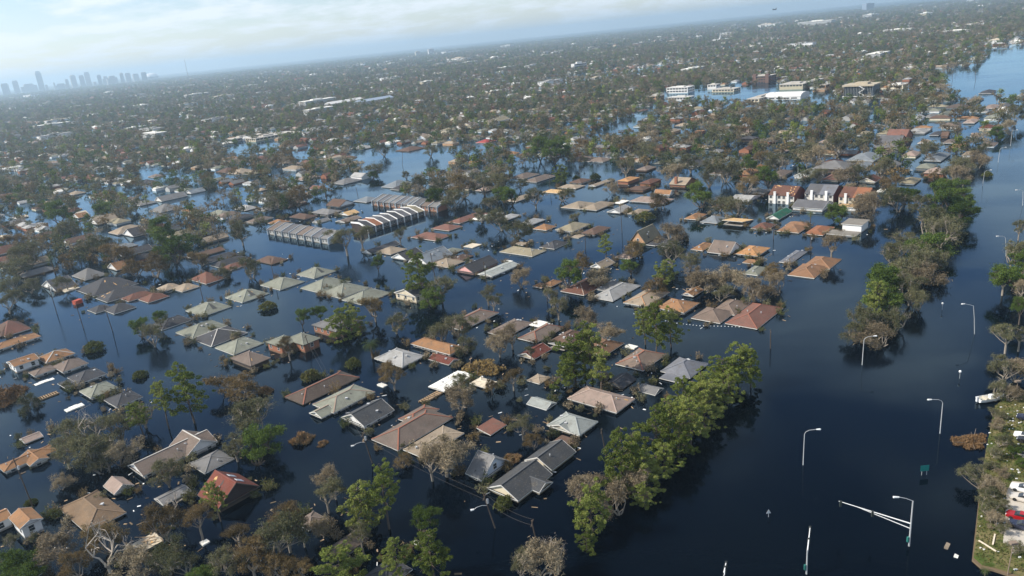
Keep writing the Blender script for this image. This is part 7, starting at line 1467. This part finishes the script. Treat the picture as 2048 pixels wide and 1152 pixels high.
def far_block(key, name, label, m_, ratio=1.0, extra=None):
    x, y, w, z = FAR[key]; root = empty(name, x, y, 0, .3); tag(root, label, 'building')
    mb = MB(); mb.box(-w/2, w/2, -w*.3*ratio, w*.3*ratio, -2, z); wl_ = mb.build('wall', m_, root)
    mb = MB(); mb.box(-w*.2, w*.2, -w*.12, w*.12, z+.05, z+4); mb.build('penthouse', m_, root)
    n_ = max(3, int(z/4))
    for r_ in range(n_):
        mb = MB(); mb.box(-w/2+1, w/2-1, -w*.3*ratio-.3, -w*.3*ratio-.02, 2+r_*z/n_, 2+r_*z/n_+z/n_*.45); mb.build('window_band', glass, wl_)
far_block('hotel', 'hotel_block', 'white slab block standing out on the horizon, right of its shorter twin', whitem)
far_block('hotel2', 'hotel_block', 'shorter pale slab block on the horizon left of the white one', wallmat('c'))
far_block('block', 'hospital_tower', 'dark blue-grey tower block on the upper right horizon', mat('blue_grey_panel', (.2,.24,.3), .6, .08))
far_block('whitehall', 'white_block', 'low white block amid far trees, upper centre', whitem)
x, y, w, z = FAR['church']
root = empty('church', x, y, 0, .2); tag(root, 'white church with a tall needle spire far off, upper right', 'church')
mb = MB(); mb.box(-w/2, w/2, -7, 7, -2, 7); mb.build('wall', whitem, root)
mb = MB(); mb.add([(-w/2-1,-8,7.02),(w/2+1,-8,7.02),(w/2+1,0,11),(-w/2-1,0,11),(w/2+1,8,7.02),(-w/2-1,8,7.02)], [(0,1,2,3),(3,2,4,5),(0,3,5),(1,4,2)]); mb.build('roof', whitem, root)
mb = MB(); mb.box(-3,3,-3,3,8,16); mb.tube((0,0,16),(0,0,z+2),2.6,.25,8); mb.build('spire', whitem, root)
x, y, w, z = FAR['mast']
root = empty('radio_mast', x, y, 0); tag(root, 'tall thin radio mast right of the skyline', 'mast')
mb = MB(); ca = [(2.2*math.cos(a), 2.2*math.sin(a)) for a in (0, 2.09, 4.19)]
for a, b_ in ca: mb.tube((a,b_,-2), (a*.4,b_*.4,z), .5, .35, 4)
for j in range(24):
    h0, h1 = z*j/24, z*(j+1)/24
    for q in range(3): f0, f1 = 1-.6*j/24, 1-.6*(j+1)/24; mb.tube((ca[q][0]*f0,ca[q][1]*f0,h0), (ca[(q+1)%3][0]*f1,ca[(q+1)%3][1]*f1,h1), .18, .18, 3)
mb.build('lattice', mat('mast_grey', (.3,.29,.28), .6, .1), root)
# tandem-rotor helicopter
x, y, z = HELI
root = empty('helicopter', x, y, z, .35); tag(root, 'dark twin-rotor helicopter hovering over the far trees', 'helicopter')
hm = mat('helicopter_paint', (.035,.04,.03), .6, .1)
mb = MB(); k = 10; secs = [(-8,.6,.7,.4),(-6.5,1.5,1.4,.2),(-3,1.8,1.7,0),(4,1.8,1.7,0),(7,1.4,1.6,.4),(8.5,.5,.9,.9)]
vs = [(sx, ry*math.cos(2*math.pi*i/k), oz+rz_*math.sin(2*math.pi*i/k)) for sx, ry, rz_, oz in secs for i in range(k)]
mb.add(vs, [(j*k+i, j*k+(i+1) % k, (j+1)*k+(i+1) % k, (j+1)*k+i) for j in range(len(secs)-1) for i in range(k)] + [tuple(range(k)), tuple(range((len(secs)-1)*k, len(secs)*k))]); mb.build('fuselage', hm, root)
for sx, h in ((-6.2,2.6),(6.6,4.2)):
    mb = MB(); mb.box(sx-1.1, sx+1.1, -.5, .5, 1.0, h); py = mb.build('pylon', hm, root)
    for b_ in range(3):
        a = b_*2.094 + sx; mb = MB(); mb.beam((sx,0,h+.3), (sx+8.6*math.cos(a), 8.6*math.sin(a), h+.2), .7, .12); mb.build('rotor_blade', hm, py)

# ------------------------------------------------------------------ poles, lamps, signals, wires
for i, (x, y, h, lx, ly) in enumerate(UTILITY_POLES):
    root = empty('utility_pole', x, y, 0)
    L_ = ['left of the dark collapsed roof at far left','beside the small orange-red container','with two crossarms in pale water right of the container','leaning beside the flooded street left of the green-grey roofs','beside the lone brown hip roof','in front of the two-storey brick house','leaning behind the orange house at the left edge','standing in open water left of the A-frame house','standing right of the wide tan-green roof','right of the pink-gabled house','left of the dark red-brown roof under a fallen tree','leaning right of the long charcoal house','at bottom centre left, below the pale blue gable','at bottom centre right, near the bare tree','right of the bare plywood roof','left of the stepped orange-brown roof','short one right of the red-brown roof by the boulevard','in front of the big white-gabled house','with a curved lamp arm in dark foreground water'][i] if i < 19 else None
    if L_ is None: L_ = 'among distant flooded streets, %s' % ['in the canal left of the cream block','between the far grey hip roofs','left of the brown upper roofs','behind the orange upper roof','near the far left palm','in pale water behind the grey-blue townhouse row','in the canal behind the brick townhouse row','at the left end of the channel','in mid channel','at the right end of the channel','on the far boulevard shore','farthest right on the boulevard shore'][i-19]
    tag(root, 'wooden utility pole ' + L_, 'utility pole', 'wooden utility poles')
    top = Vector((lx, ly, h)); mb = MB(); mb.tube((-lx*.25, -ly*.25, -2.4), top, .16, .11, 7); mb.build('shaft', wood_pole, root)
    mb = MB(); u_ = Vector((math.cos(ROT+.5), math.sin(ROT+.5), 0)); c = top*.93; mb.beam(c-u_*1.1, c+u_*1.1, .12, .14); mb.build('crossarm', wood_pole, root)
    if i % 3 == 0:
        mb = MB(); mb.tube(top*.8+Vector((.3,0,-.4)), top*.8+Vector((.3,0,.5)), .24, .24, 8); mb.build('transformer', galv, root)
    if i in (18, 12):
        mb = MB(); p0 = top*.68; q = Vector((-2.6,-.4,-.3)); mb.path([p0, p0+q*.4+Vector((0,0,.35)), p0+q*.8+Vector((0,0,.3)), p0+q], .05, 5); mb.build('lamp_arm', galv, root)
        mb = MB(); mb.tube(p0+q, p0+q+Vector((-.7,-.1,-.05)), .16, .22, 6); mb.build('lamp_head', white_paint, root)
LL = ['in dark water right of the near median pines','right of the first boulevard lamp, arm to the left','at the near tip of the far median trees','near the right shore trees with arm to the left','cut by trees on the right shore','beside the floating yellow bush, farther up the boulevard','beyond the yellow bush on the boulevard','farthest up the boulevard on the right','behind the three brick townhouses','on the far upper right street among oaks','poking out of the far median trees','at the right edge of the boulevard']
for i, (x, y, h, lx, ly, sg) in enumerate(STREET_LAMPS):
    root = empty('street_lamp', x, y, 0); tag(root, 'grey steel street lamp ' + LL[i], 'street lamp', 'street lamps of the boulevard')
    top = Vector((lx, ly, h)); mb = MB(); mb.tube((0,0,-2.4), top*.55, .11, .09, 8); mb.tube(top*.55, top, .09, .075, 8); mb.build('post', galv, root)
    q = Vector((sg*2.3, -sg*.25, .0)); mb = MB()
    if i == 3: mb.path([top, top+q*.5+Vector((0,0,.45)), top+q+Vector((0,0,.75))], .055, 6)
    else: mb.path([top, top+q*.12+Vector((0,0,.5)), top+q*.4+Vector((0,0,.85)), top+q+Vector((0,0,.95))], .055, 6)
    mb.build('arm', galv, root); e = top+q+Vector((0,0,.75 if i == 3 else .95)); mb = MB(); mb.tube(e, e+Vector((sg*.75,-sg*.08,0)), .13, .2, 8); mb.tube(e+Vector((sg*.75,-sg*.08,0)), e+Vector((sg*.95,-sg*.1,0)), .2, .05, 8); mb.build('lamp_head', white_paint, root)
for i, (x, y, h, lx, ly) in enumerate(LOT_LAMPS):
    root = empty('lot_lamp', x, y, 0); tag(root, ['tall floodlight pole at the bottom right corner','floodlight pole behind the bank bushes, right edge'][i], 'lamp post', 'floodlight poles of the lot')
    mb = MB(); mb.tube((0,0,-1), (lx,ly,h+.5), .1, .07, 7); mb.build('post', mat('brown_steel', (.2,.15,.11), .6, .1), root)
    mb = MB(); mb.box(lx-.55, lx+.55, ly-.35, ly+.35, h+.5, h+.85); mb.build('lamp_head', mat('brown_steel', (.2,.15,.11), .6, .1), root)
def signal_mast(key, label, arms, lamp):
    x, y, h, lx, ly = SPOTS[key]; root = empty('traffic_signal_mast', x, y, 0); tag(root, label, 'signal mast', 'traffic signal masts')
    mb = MB(); mb.tube((0,0,-2.4), (0,0,h), .17, .11, 8); mb.build('post', galv, root)
    for (z0, vx, vy, z1) in arms:
        mb = MB(); a, b_ = Vector((0,0,z0)), Vector((vx,vy,z1)); mb.tube(a, b_, .11, .06, 6); mb.tube(a-Vector((0,0,1.0)), a.lerp(b_,.75), .08, .05, 6); ar = mb.build('mast_arm', white_paint, root)
        for t_ in (.52, .97):
            p_ = a.lerp(b_, t_); mb = MB(); mb.box(p_.x-.18, p_.x+.18, p_.y-.16, p_.y+.16, p_.z-1.0, p_.z+.15); mb.build('signal_head', mat('signal_black', (.03,.035,.03), .5), ar)
    if lamp:
        mb = MB(); t = Vector((0,0,h)); mb.path([t, t+Vector((-1.1,.2,.5)), t+Vector((-2.2,.4,.75))], .055, 6); mb.build('lamp_arm', galv, root)
        e = t+Vector((-2.2,.4,.75)); mb = MB(); mb.tube(e, e+Vector((-.95,.1,.05)), .14, .2, 8); mb.build('lamp_head', white_paint, root)
    mb = MB(); mb.box(-.45,-.12,-.14,.14,.9,1.9); mb.build('pedestrian_signal', mat('signal_teal', (.03,.16,.13), .5), root)
signal_mast('signal', 'steel traffic signal mast with long double arm and street lamp, lower right', [(4.6,-9.6,6.5,5.8)], True)
signal_mast('signal2', 'traffic signal mast seen end-on at the bottom edge', [(4.2,2.6,5.2,5.4)], False)
signal_mast('signal3', 'tip of a signal mast poking in at the bottom edge', [(4.0,1.0,2.0,4.4)], False)
def small_sign(key, name, label, build):
    x, y, h, lx, ly = SPOTS[key]; root = empty(name, x, y, 0); tag(root, label, 'sign' if 'sign' in name else 'lamp'); build(root, h)
def teal(root, h):
    for s in (-.5, .5): mb = MB(); mb.tube((s,0,-2.4), (s,0,h), .05, .05, 6); mb.build('post', galv, root)
    mb = MB(); mb.box(-.85,.85,-.08,-.051,h-1.1,h+.2); mb.build('panel', mat('sign_teal', (.015,.19,.17), .5, .05), root)
small_sign('sign_teal', 'street_sign', 'small teal sign on two posts in the boulevard water', teal)
def tri(root, h):
    mb = MB(); mb.tube((0,0,-2.4), (0,0,h), .05, .05, 6); mb.build('post', galv, root)
    mb = MB(); mb.add([(-.45,-.06,h-.5),(.45,-.06,h-.5),(0,-.06,h+.35),(-.45,.0,h-.5),(.45,.0,h-.5),(0,.0,h+.35)], [(0,1,2),(5,4,3),(0,3,4,1),(1,4,5,2),(2,5,3,0)]); mb.build('panel', galv, root)
small_sign('sign_tri', 'warning_sign', 'small grey triangular sign alone in the dark boulevard', tri)
def globe(root, h):
    mb = MB(); mb.tube((0,0,-2.4), (0,0,h), .05, .05, 6); mb.build('post', galv, root)
    mb = MB(); k = 8
    vs = [(.33*math.cos(6.283*i/k)*math.sin(math.pi*j/6), .33*math.sin(6.283*i/k)*math.sin(math.pi*j/6), h+.33*math.cos(math.pi*j/6)) for j in range(7) for i in range(k)]
    mb.add(vs, [(j*k+i,(j+1)*k+i,(j+1)*k+(i+1)%k,j*k+(i+1)%k) for j in range(6) for i in range(k)]); mb.build('globe', white_paint, root, True)
small_sign('globe', 'globe_lamp', 'white globe on a thin post near the right shore', globe)
small_sign('globe2', 'globe_lamp', 'dim white globe on a post by the far median', globe)
def wire(i, j, label, sag=.8):
    a, b_ = UTILITY_POLES[i], UTILITY_POLES[j]; p, q = Vector((a[0]+a[3], a[1]+a[4], a[2]*.96)), Vector((b_[0]+b_[3], b_[1]+b_[4], b_[2]*.96))
    root = empty('power_line', p.x, p.y, 0); tag(root, label, 'wire', 'power lines'); d_ = q-p
    for o in (-.8, .8):
        mb = MB(); off = Vector((math.cos(ROT+.5), math.sin(ROT+.5), 0))*o
        mb.path([Vector((0,0,p.z))+off+d_*t-Vector((0,0,4*sag*t*(1-t))) for t in np.linspace(0,1,10)], .022, 3); mb.build('cable', mat('wire_black', (.06,.055,.05), .6), root)
for i, j, l in ((18,12,'sagging power line from the lamp pole to the pole below the blue gable'),(12,13,'power line between the two bottom centre poles'),(18,5,'power line from the lamp pole up to the brick house pole'),(9,7,'power line crossing open water left of the A-frame house'),(14,15,'power line along the street of the plywood roof'),(0,1,'power line between the two far left poles'),(1,2,'power line from the container pole to the crossarm pole')): wire(i, j, l)
# float line on the water
mb = MB(); P = [Vector((x, y, .06)) for x, y in BOOM]
for a, b_ in zip(P[:-1], P[1:]):
    k = max(2, int((b_-a).length/1.0))
    for t in range(k): c = a.lerp(b_, t/k); mb.box(c.x-.13, c.x+.13, c.y-.13, c.y+.13, -.1, .13)
tag(mb.build('float_line', white_paint), 'dotted line of white floats curving over dark water below the orange-tan house', 'float line')

# ------------------------------------------------------------------ bank with cars, boat and litter on the right
def prism(name, pts, z0, z1, m_, kind='structure'):
    mb = MB(); k = len(pts); area = sum(pts[i][0]*pts[(i+1) % k][1]-pts[(i+1) % k][0]*pts[i][1] for i in range(k))
    if area < 0: pts = pts[::-1]
    mb.add([(x, y, z1) for x, y in pts] + [(x, y, z0) for x, y in pts], [tuple(range(k))] + [(i, k+i, k+(i+1) % k, (i+1) % k) for i in range(k)])
    o = mb.build(name, m_); tag(o, kind=kind); return o
grass_m, nt, b = nodes_of('bank_grass'); N, L = nt.nodes, nt.links
co = N.new('ShaderNodeTexCoord'); n1 = N.new('ShaderNodeTexNoise'); n1.inputs['Scale'].default_value = .35; n1.inputs['Detail'].default_value = 9; n1.inputs['Roughness'].default_value = .7
cr = N.new('ShaderNodeValToRGB'); cr.color_ramp.elements[0].color = (.06,.085,.022,1); cr.color_ramp.elements[1].color = (.2,.16,.08,1); cr.color_ramp.elements[0].position = .42; cr.color_ramp.elements[1].position = .62
L.new(co.outputs['Object'], n1.inputs['Vector']); L.new(n1.outputs['Fac'], cr.inputs[0]); L.new(cr.outputs[0], b.inputs['Base Color']); b.inputs['Roughness'].default_value = 1; b.inputs['Specular IOR Level'].default_value = 0
# rounded shoulders: two stacked outlines
bc = np.mean(np.array(BANK), 0)
prism('bank_foot', [[bc[0]+(x-bc[0])*1.03, bc[1]+(y-bc[1])*1.02] for x, y in BANK], -2.4, .35, mat('bare_earth', (.14,.1,.06), .95, .3))
prism('bank', BANK, .352, .9, grass_m)
prism('parking_lot', LOT, .6, .96, concrete)
bp_ = np.array(BANK)
cand = np.column_stack([RNG.uniform(bp_[:,0].min(), bp_[:,0].max(), 26000), RNG.uniform(bp_[:,1].min(), bp_[:,1].max(), 26000)])
cand = cand[in_poly(cand, BANK) & ~in_poly(cand, LOT)]
gv = np.column_stack([cand, np.full(len(cand), 1.0)]); v, f = quads(gv, .22, 1.6)
go_ = link('grass', quad_mesh('grass', [(v, f)], LEAF['u'])); tag(go_, 'short rough grass on the right bank', 'grass', kind='stuff')
lt = cand[:140]; mb = MB()
for x, y in lt[:110]: s = random.uniform(.06,.2); mb.box(x-s, x+s, y-s*.7, y+s*.7, .9, .98+s*.5)
tag(mb.build('litter', white_paint), 'white litter strewn over the right bank', 'litter', kind='stuff')
CARC = dict(white=(.75,.75,.73), silver=(.5,.46,.4), red=(.33,.012,.015), navy=(.02,.025,.05), black=(.012,.012,.014))
def make_car(x, y, label, colr):
    root = empty('parked_car', x, y, .965, ROT - math.pi/2); tag(root, label, 'car', 'cars parked on the lot')
    m_ = mat('car_' + colr, CARC[colr], .22, .03, spec=.6)
    def loft(secs, mt, name, par):
        mb = MB(); k = len(secs[0][1]); vs = [(xx, yy, zz_) for xx, ring in secs for yy, zz_ in ring]
        mb.add(vs, [(j*k+i, j*k+(i+1) % k, (j+1)*k+(i+1) % k, (j+1)*k+i) for j in range(len(secs)-1) for i in range(k)] + [tuple(range(k))[::-1], tuple(range((len(secs)-1)*k, len(secs)*k))]); return mb.build(name, mt, par, False)
    def ring(w, z0, z1): return [(-w*.94,z0),(w*.94,z0),(w,z0+(z1-z0)*.45),(w*.93,z1),(-w*.93,z1),(-w,z0+(z1-z0)*.45)]
    body = loft([(-.05,ring(.6,.35,.6)),(.12,ring(.8,.25,.74)),(.9,ring(.9,.22,.86)),(1.5,ring(.91,.22,.93)),(3.6,ring(.91,.22,.95)),(4.3,ring(.86,.25,.9)),(4.55,ring(.7,.35,.75))], m_, 'body', root)
    loft([(1.25,ring(.72,.88,.93)),(2.0,ring(.64,.9,1.38)),(3.1,ring(.64,.9,1.4)),(4.0,ring(.7,.88,.94))], glass, 'glazing', root)
    mb = MB(); mb.box(2.02,3.08,-.58,.58,1.385,1.43); mb.build('roof', m_, root)
    for wx in (.85, 3.65):
        for s in (-1, 1): mb = MB(); mb.tube((wx,s*.72,.32),(wx,s*.93,.32),.33,.33,12); mb.build('wheel', mat('tyre', (.02,.02,.02), .9), root)
    for s in (-.55, .55): mb = MB(); mb.box(-.02,.1,s-.16,s+.16,.58,.72); mb.build('headlight', mat('lens', (.7,.7,.68), .15, .02, spec=.6), root)
for c in CARS: make_car(*c)
x, y = SPOTS['boat']
root = empty('motorboat', x, y, .35, ROT - .75); tag(root, 'white open motorboat nosed onto the right bank', 'boat')
mb = MB(); prof = [(-3.0,1.0,.0),(-1.5,1.15,-.05),(.8,1.1,0),(2.2,.75,.2),(3.2,.08,.5)]; vs = []
for sx, w, dz in prof: vs += [(sx,-w,.75+dz*.5),(sx,-w*.75,.0+dz),(sx,0,-.25+dz),(sx,w*.75,.0+dz),(sx,w,.75+dz*.5)]
mb.add(vs, [(j*5+i,j*5+i+1,(j+1)*5+i+1,(j+1)*5+i) for j in range(4) for i in range(4)] + [(0,1,2,3,4)]); mb.build('hull', white_paint, root)
mb = MB(); mb.add([(-3,-.9,.45),(-1.5,-1.0,.45),(.8,-.98,.5),(.8,.98,.5),(-1.5,1.0,.45),(-3,.9,.45)], [(0,1,2,3,4,5)]); mb.build('floor', mat('boat_floor', (.4,.38,.3), .8), root)
mb = MB(); mb.add([(.8,-1.08,.78),(2.2,-.73,.9),(3.15,-.05,1.0),(3.15,.05,1.0),(2.2,.73,.9),(.8,1.08,.78)], [(0,1,2,3,4,5)]); mb.build('foredeck', white_paint, root)
mb = MB(); mb.box(-.4,.3,-.5,.3,.46,1.35); mb.build('console', white_paint, root); mb = MB(); mb.box(-1.6,-1.1,-.8,.8,.46,.85); mb.build('seat', mat('boat_seat', (.5,.45,.36), .8), root)
mb = MB(); mb.box(-3.5,-3.02,-.25,.25,.0,1.2); mb.build('outboard', mat('outboard_white', (.6,.6,.6), .4), root)
# brush island, yellow tarp, boards on the bank
x, y = SPOTS['island']; RNG = np.random.default_rng(9)
k = 2600; r = np.sqrt(RNG.random(k)); a = RNG.random(k)*6.28; lb_ = 1 + .22*np.sin(3*a+1) + .13*np.sin(7*a); c = np.stack([r*np.cos(a)*3.6*lb_, r*np.sin(a)*2.5*lb_, RNG.uniform(.02,1,k)**1.3*(1.5-r*1.15)*(.7+.5*np.sin(5*a+r*4)**2)], 1)
root = empty('brush_island', x, y, 0, .3); tag(root, 'floating mat of brown brush beside the right bank', 'brush')
link('brush', quad_mesh('brush', [quads(c, .13, 6.0)], LEAF['e']), root)
mb = MB()
for i in range(16): mb.tube((RNG.normal()*1.5,RNG.normal()*1.2,0), (RNG.normal()*2,RNG.normal()*1.6,.9), .06, .03, 4)
mb.build('branches', grey_bark, root)
for i, (dx, dy, an, lab) in enumerate(((-3.0,1.0,1.9,'pale plank lying on the bank grass, left of the pair'),(-1.0,2.4,.9,'pale plank lying on the bank grass, right of the pair'))):
    q = LOT[3]; o = MB(); o.box(-1.6,1.6,-.12,.12,.96,1.1); o = o.build('plank', mat('pale_timber', (.6,.52,.4), .9), None); o.location = (q[0]+dx, q[1]+dy-1.5, 0); o.rotation_euler = (0,0,an); tag(o, lab, 'plank', 'planks on the bank')

# ------------------------------------------------------------------ floating wreckage
for (cx, cy, lc, la, z), c, lab in PANELS:
    hull = 'hull' in lab; root = empty('floating_panel' if not hull else 'upturned_boat', cx, cy, 0, ROT); tag(root, lab, 'boat' if hull else 'debris', 'floating panels')
    lc, la = min(max(lc, .8), 9), min(max(la, .6), 6); mb = MB()
    n_ = max(2, int(lc/1.2))
    for i in range(n_):
        x0, x1 = -lc/2+lc*i/n_, -lc/2+lc*(i+1)/n_-.03; t0 = .1*math.sin(i*1.7+lc); pb = MB()
        pb.add([(x0,-la/2,z-.1+t0*.4),(x1,-la/2,z-.1+t0*.6),(x1,la/2,z+t0),(x0,la/2,z+t0*1.2),(x0,-la/2,-.15),(x1,-la/2,-.15),(x1,la/2,-.15),(x0,la/2,-.15)], [(0,1,2,3),(4,5,1,0),(5,6,2,1),(6,7,3,2),(7,4,0,3)]); pb.build('board', roofmat(c), root)
for i, (cx, cy, lc, la, z) in enumerate(RACKS):
    root = empty('timber_frame', cx, cy, .1, ROT); tag(root, ['open timber roof frame floating beside the long white roof', 'broken timber pier floating below the left row of houses'][i], 'debris', 'floating timber frames')
    la = max(la, 1.4)
    tm_ = mat('raw_timber', (.36,.25,.15), .9, .3)
    for s in (-1, 1): mb = MB(); mb.box(-lc/2, lc/2, s*la/2-.08, s*la/2+.08, -.1, .3); mb.build('rail', tm_, root)
    for j in range(9): mb = MB(); xx = -lc/2+lc*(j+.5)/9; mb.box(xx-.09, xx+.09, -la/2+.085, la/2-.085, .05, .32); mb.build('rung', tm_, root)
x, y = TANK
root = empty('steel_container', x, y, 0, ROT+.3); tag(root, 'small orange-red container awash beside a pole, far left', 'container')
cm_ = mat('orange_red_steel', (.42,.07,.03), .6, .2)
mb = MB(); mb.box(-1.6,1.6,-1.1,1.1,-1,1.5); mb.build('box', cm_, root); mb = MB(); mb.box(-1.7,1.7,-1.2,1.2,1.501,1.62); mb.build('lid', cm_, root)
for xx in (-1.2,-.4,.4,1.2): mb = MB(); mb.box(xx-.06,xx+.06,-1.16,-1.101,-1,1.5); mb.build('rib', cm_, root)
# scraps drifting between the houses: uncountable
RNG = np.random.default_rng(4); mb = MB(); hsm = [h for h in HOUSES if math.hypot(h[0], h[1]) < 480]
for h in hsm:
    for j in range(9):
        a = RNG.random()*6.28; r = RNG.uniform(4,13); x, y = h[0]+r*math.cos(a), h[1]+r*math.sin(a); an = RNG.random()*3.14; l_, w_ = RNG.uniform(.3,1.4), RNG.uniform(.1,.4); ca, sa = math.cos(an), math.sin(an)
        q = [(-l_/2,-w_/2),(l_/2,-w_/2),(l_/2,w_/2),(-l_/2,w_/2)]; mi = int(RNG.choice([0,1,1,2,2,2])); l_, w_ = (l_*.6, w_*.7) if mi == 0 else (l_, w_)
        pts = [(x+ca*u0-sa*v0, y+sa*u0+ca*v0) for u0, v0 in q]
        mb.add([(px_,py_,.02) for px_, py_ in pts]+[(px_,py_,.1) for px_, py_ in pts], [(4,5,6,7),(0,1,5,4),(1,2,6,5),(2,3,7,6),(3,0,4,7)], mi)
tag(mb.build('drifting_scraps', [white_paint, MATS['raw_timber'], mat('bare_earth', (.14,.1,.06))]), 'small scraps of board and brush drifting between the roofs', 'debris', kind='stuff')

def brush(seed):
    global RNG
    RNG = np.random.default_rng(seed); mb = MB(); tw = []
    for i in range(16):
        a = RNG.random()*6.28; t = np.array([math.cos(a)*RNG.uniform(.2,1.3), math.sin(a)*RNG.uniform(.2,1.3), RNG.uniform(.3,1.7)]); mb.tube((t[0]*.2,t[1]*.2,-1), t, .045, .015, 3, cap=False); tw.append(t)
    tw = np.array(tw); c = np.repeat(tw, 22, 0)*RNG.uniform(.55,1.05,(len(tw)*22,1)) + RNG.normal(size=(len(tw)*22,3))*.2; v, f = quads(c, .09 if seed % 2 else .16, 5.0 if seed % 2 else 1.8)
    o = len(mb.v); mb.v += [tuple(q) for q in v]; mb.f += [tuple(int(i)+o for i in q) for q in f]; mb.m += [1]*len(f)
    return mb.mesh('brush', [grey_bark, LEAF['brou'[seed % 4]]])
BR = [brush(i) for i in range(8)]
RNG = np.random.default_rng(31); pts = []
for h in hsm:
    b0 = h[2][0]
    for j in range(int(RNG.integers(2, 9))):
        sx_, sy_ = RNG.choice([-1,1]), RNG.choice([-1,1]); lx, ly = (sx_*(b0[2]/2+RNG.uniform(.6,3.5)), RNG.uniform(-.6,.6)*b0[3]) if RNG.random() < .5 else (RNG.uniform(-.6,.6)*b0[2], sy_*(b0[3]/2+RNG.uniform(.6,3)))
        pts.append((h[0]+lx*math.cos(ROT)-ly*math.sin(ROT), h[1]+lx*math.sin(ROT)+ly*math.cos(ROT), -.1))
pts = np.array(pts); gn_instances('drowned_brush', 'twiggy drowned shrubs poking out of the water round the houses', 'brush', pts, RNG.uniform(.5,1.5,len(pts)), RNG.random(len(pts))*6.28, RNG.integers(0,8,len(pts)), BR)

# ------------------------------------------------------------------ haze
hz = bpy.data.materials.new('haze'); hz.use_nodes = True; N, L = hz.node_tree.nodes, hz.node_tree.links
for n in list(N): N.remove(n)
out = N.new('ShaderNodeOutputMaterial'); pv = N.new('ShaderNodeVolumePrincipled')
pv.inputs['Color'].default_value = (.64,.84,1.0,1); pv.inputs['Density'].default_value = HAZE_DENSITY; pv.inputs['Density Attribute'].default_value = ''; pv.inputs['Anisotropy'].default_value = .4
L.new(pv.outputs[0], out.inputs['Volume'])
mb = MB(); mb.box(-27000, 27000, -27000, 27000, -3.4, 260); hb = mb.build('haze', hz); tag(hb, 'thin blue summer haze filling the air', 'haze', kind='stuff')
print('objects', len(bpy.data.objects), 'far trees', len(PT), 'far houses', len(P))
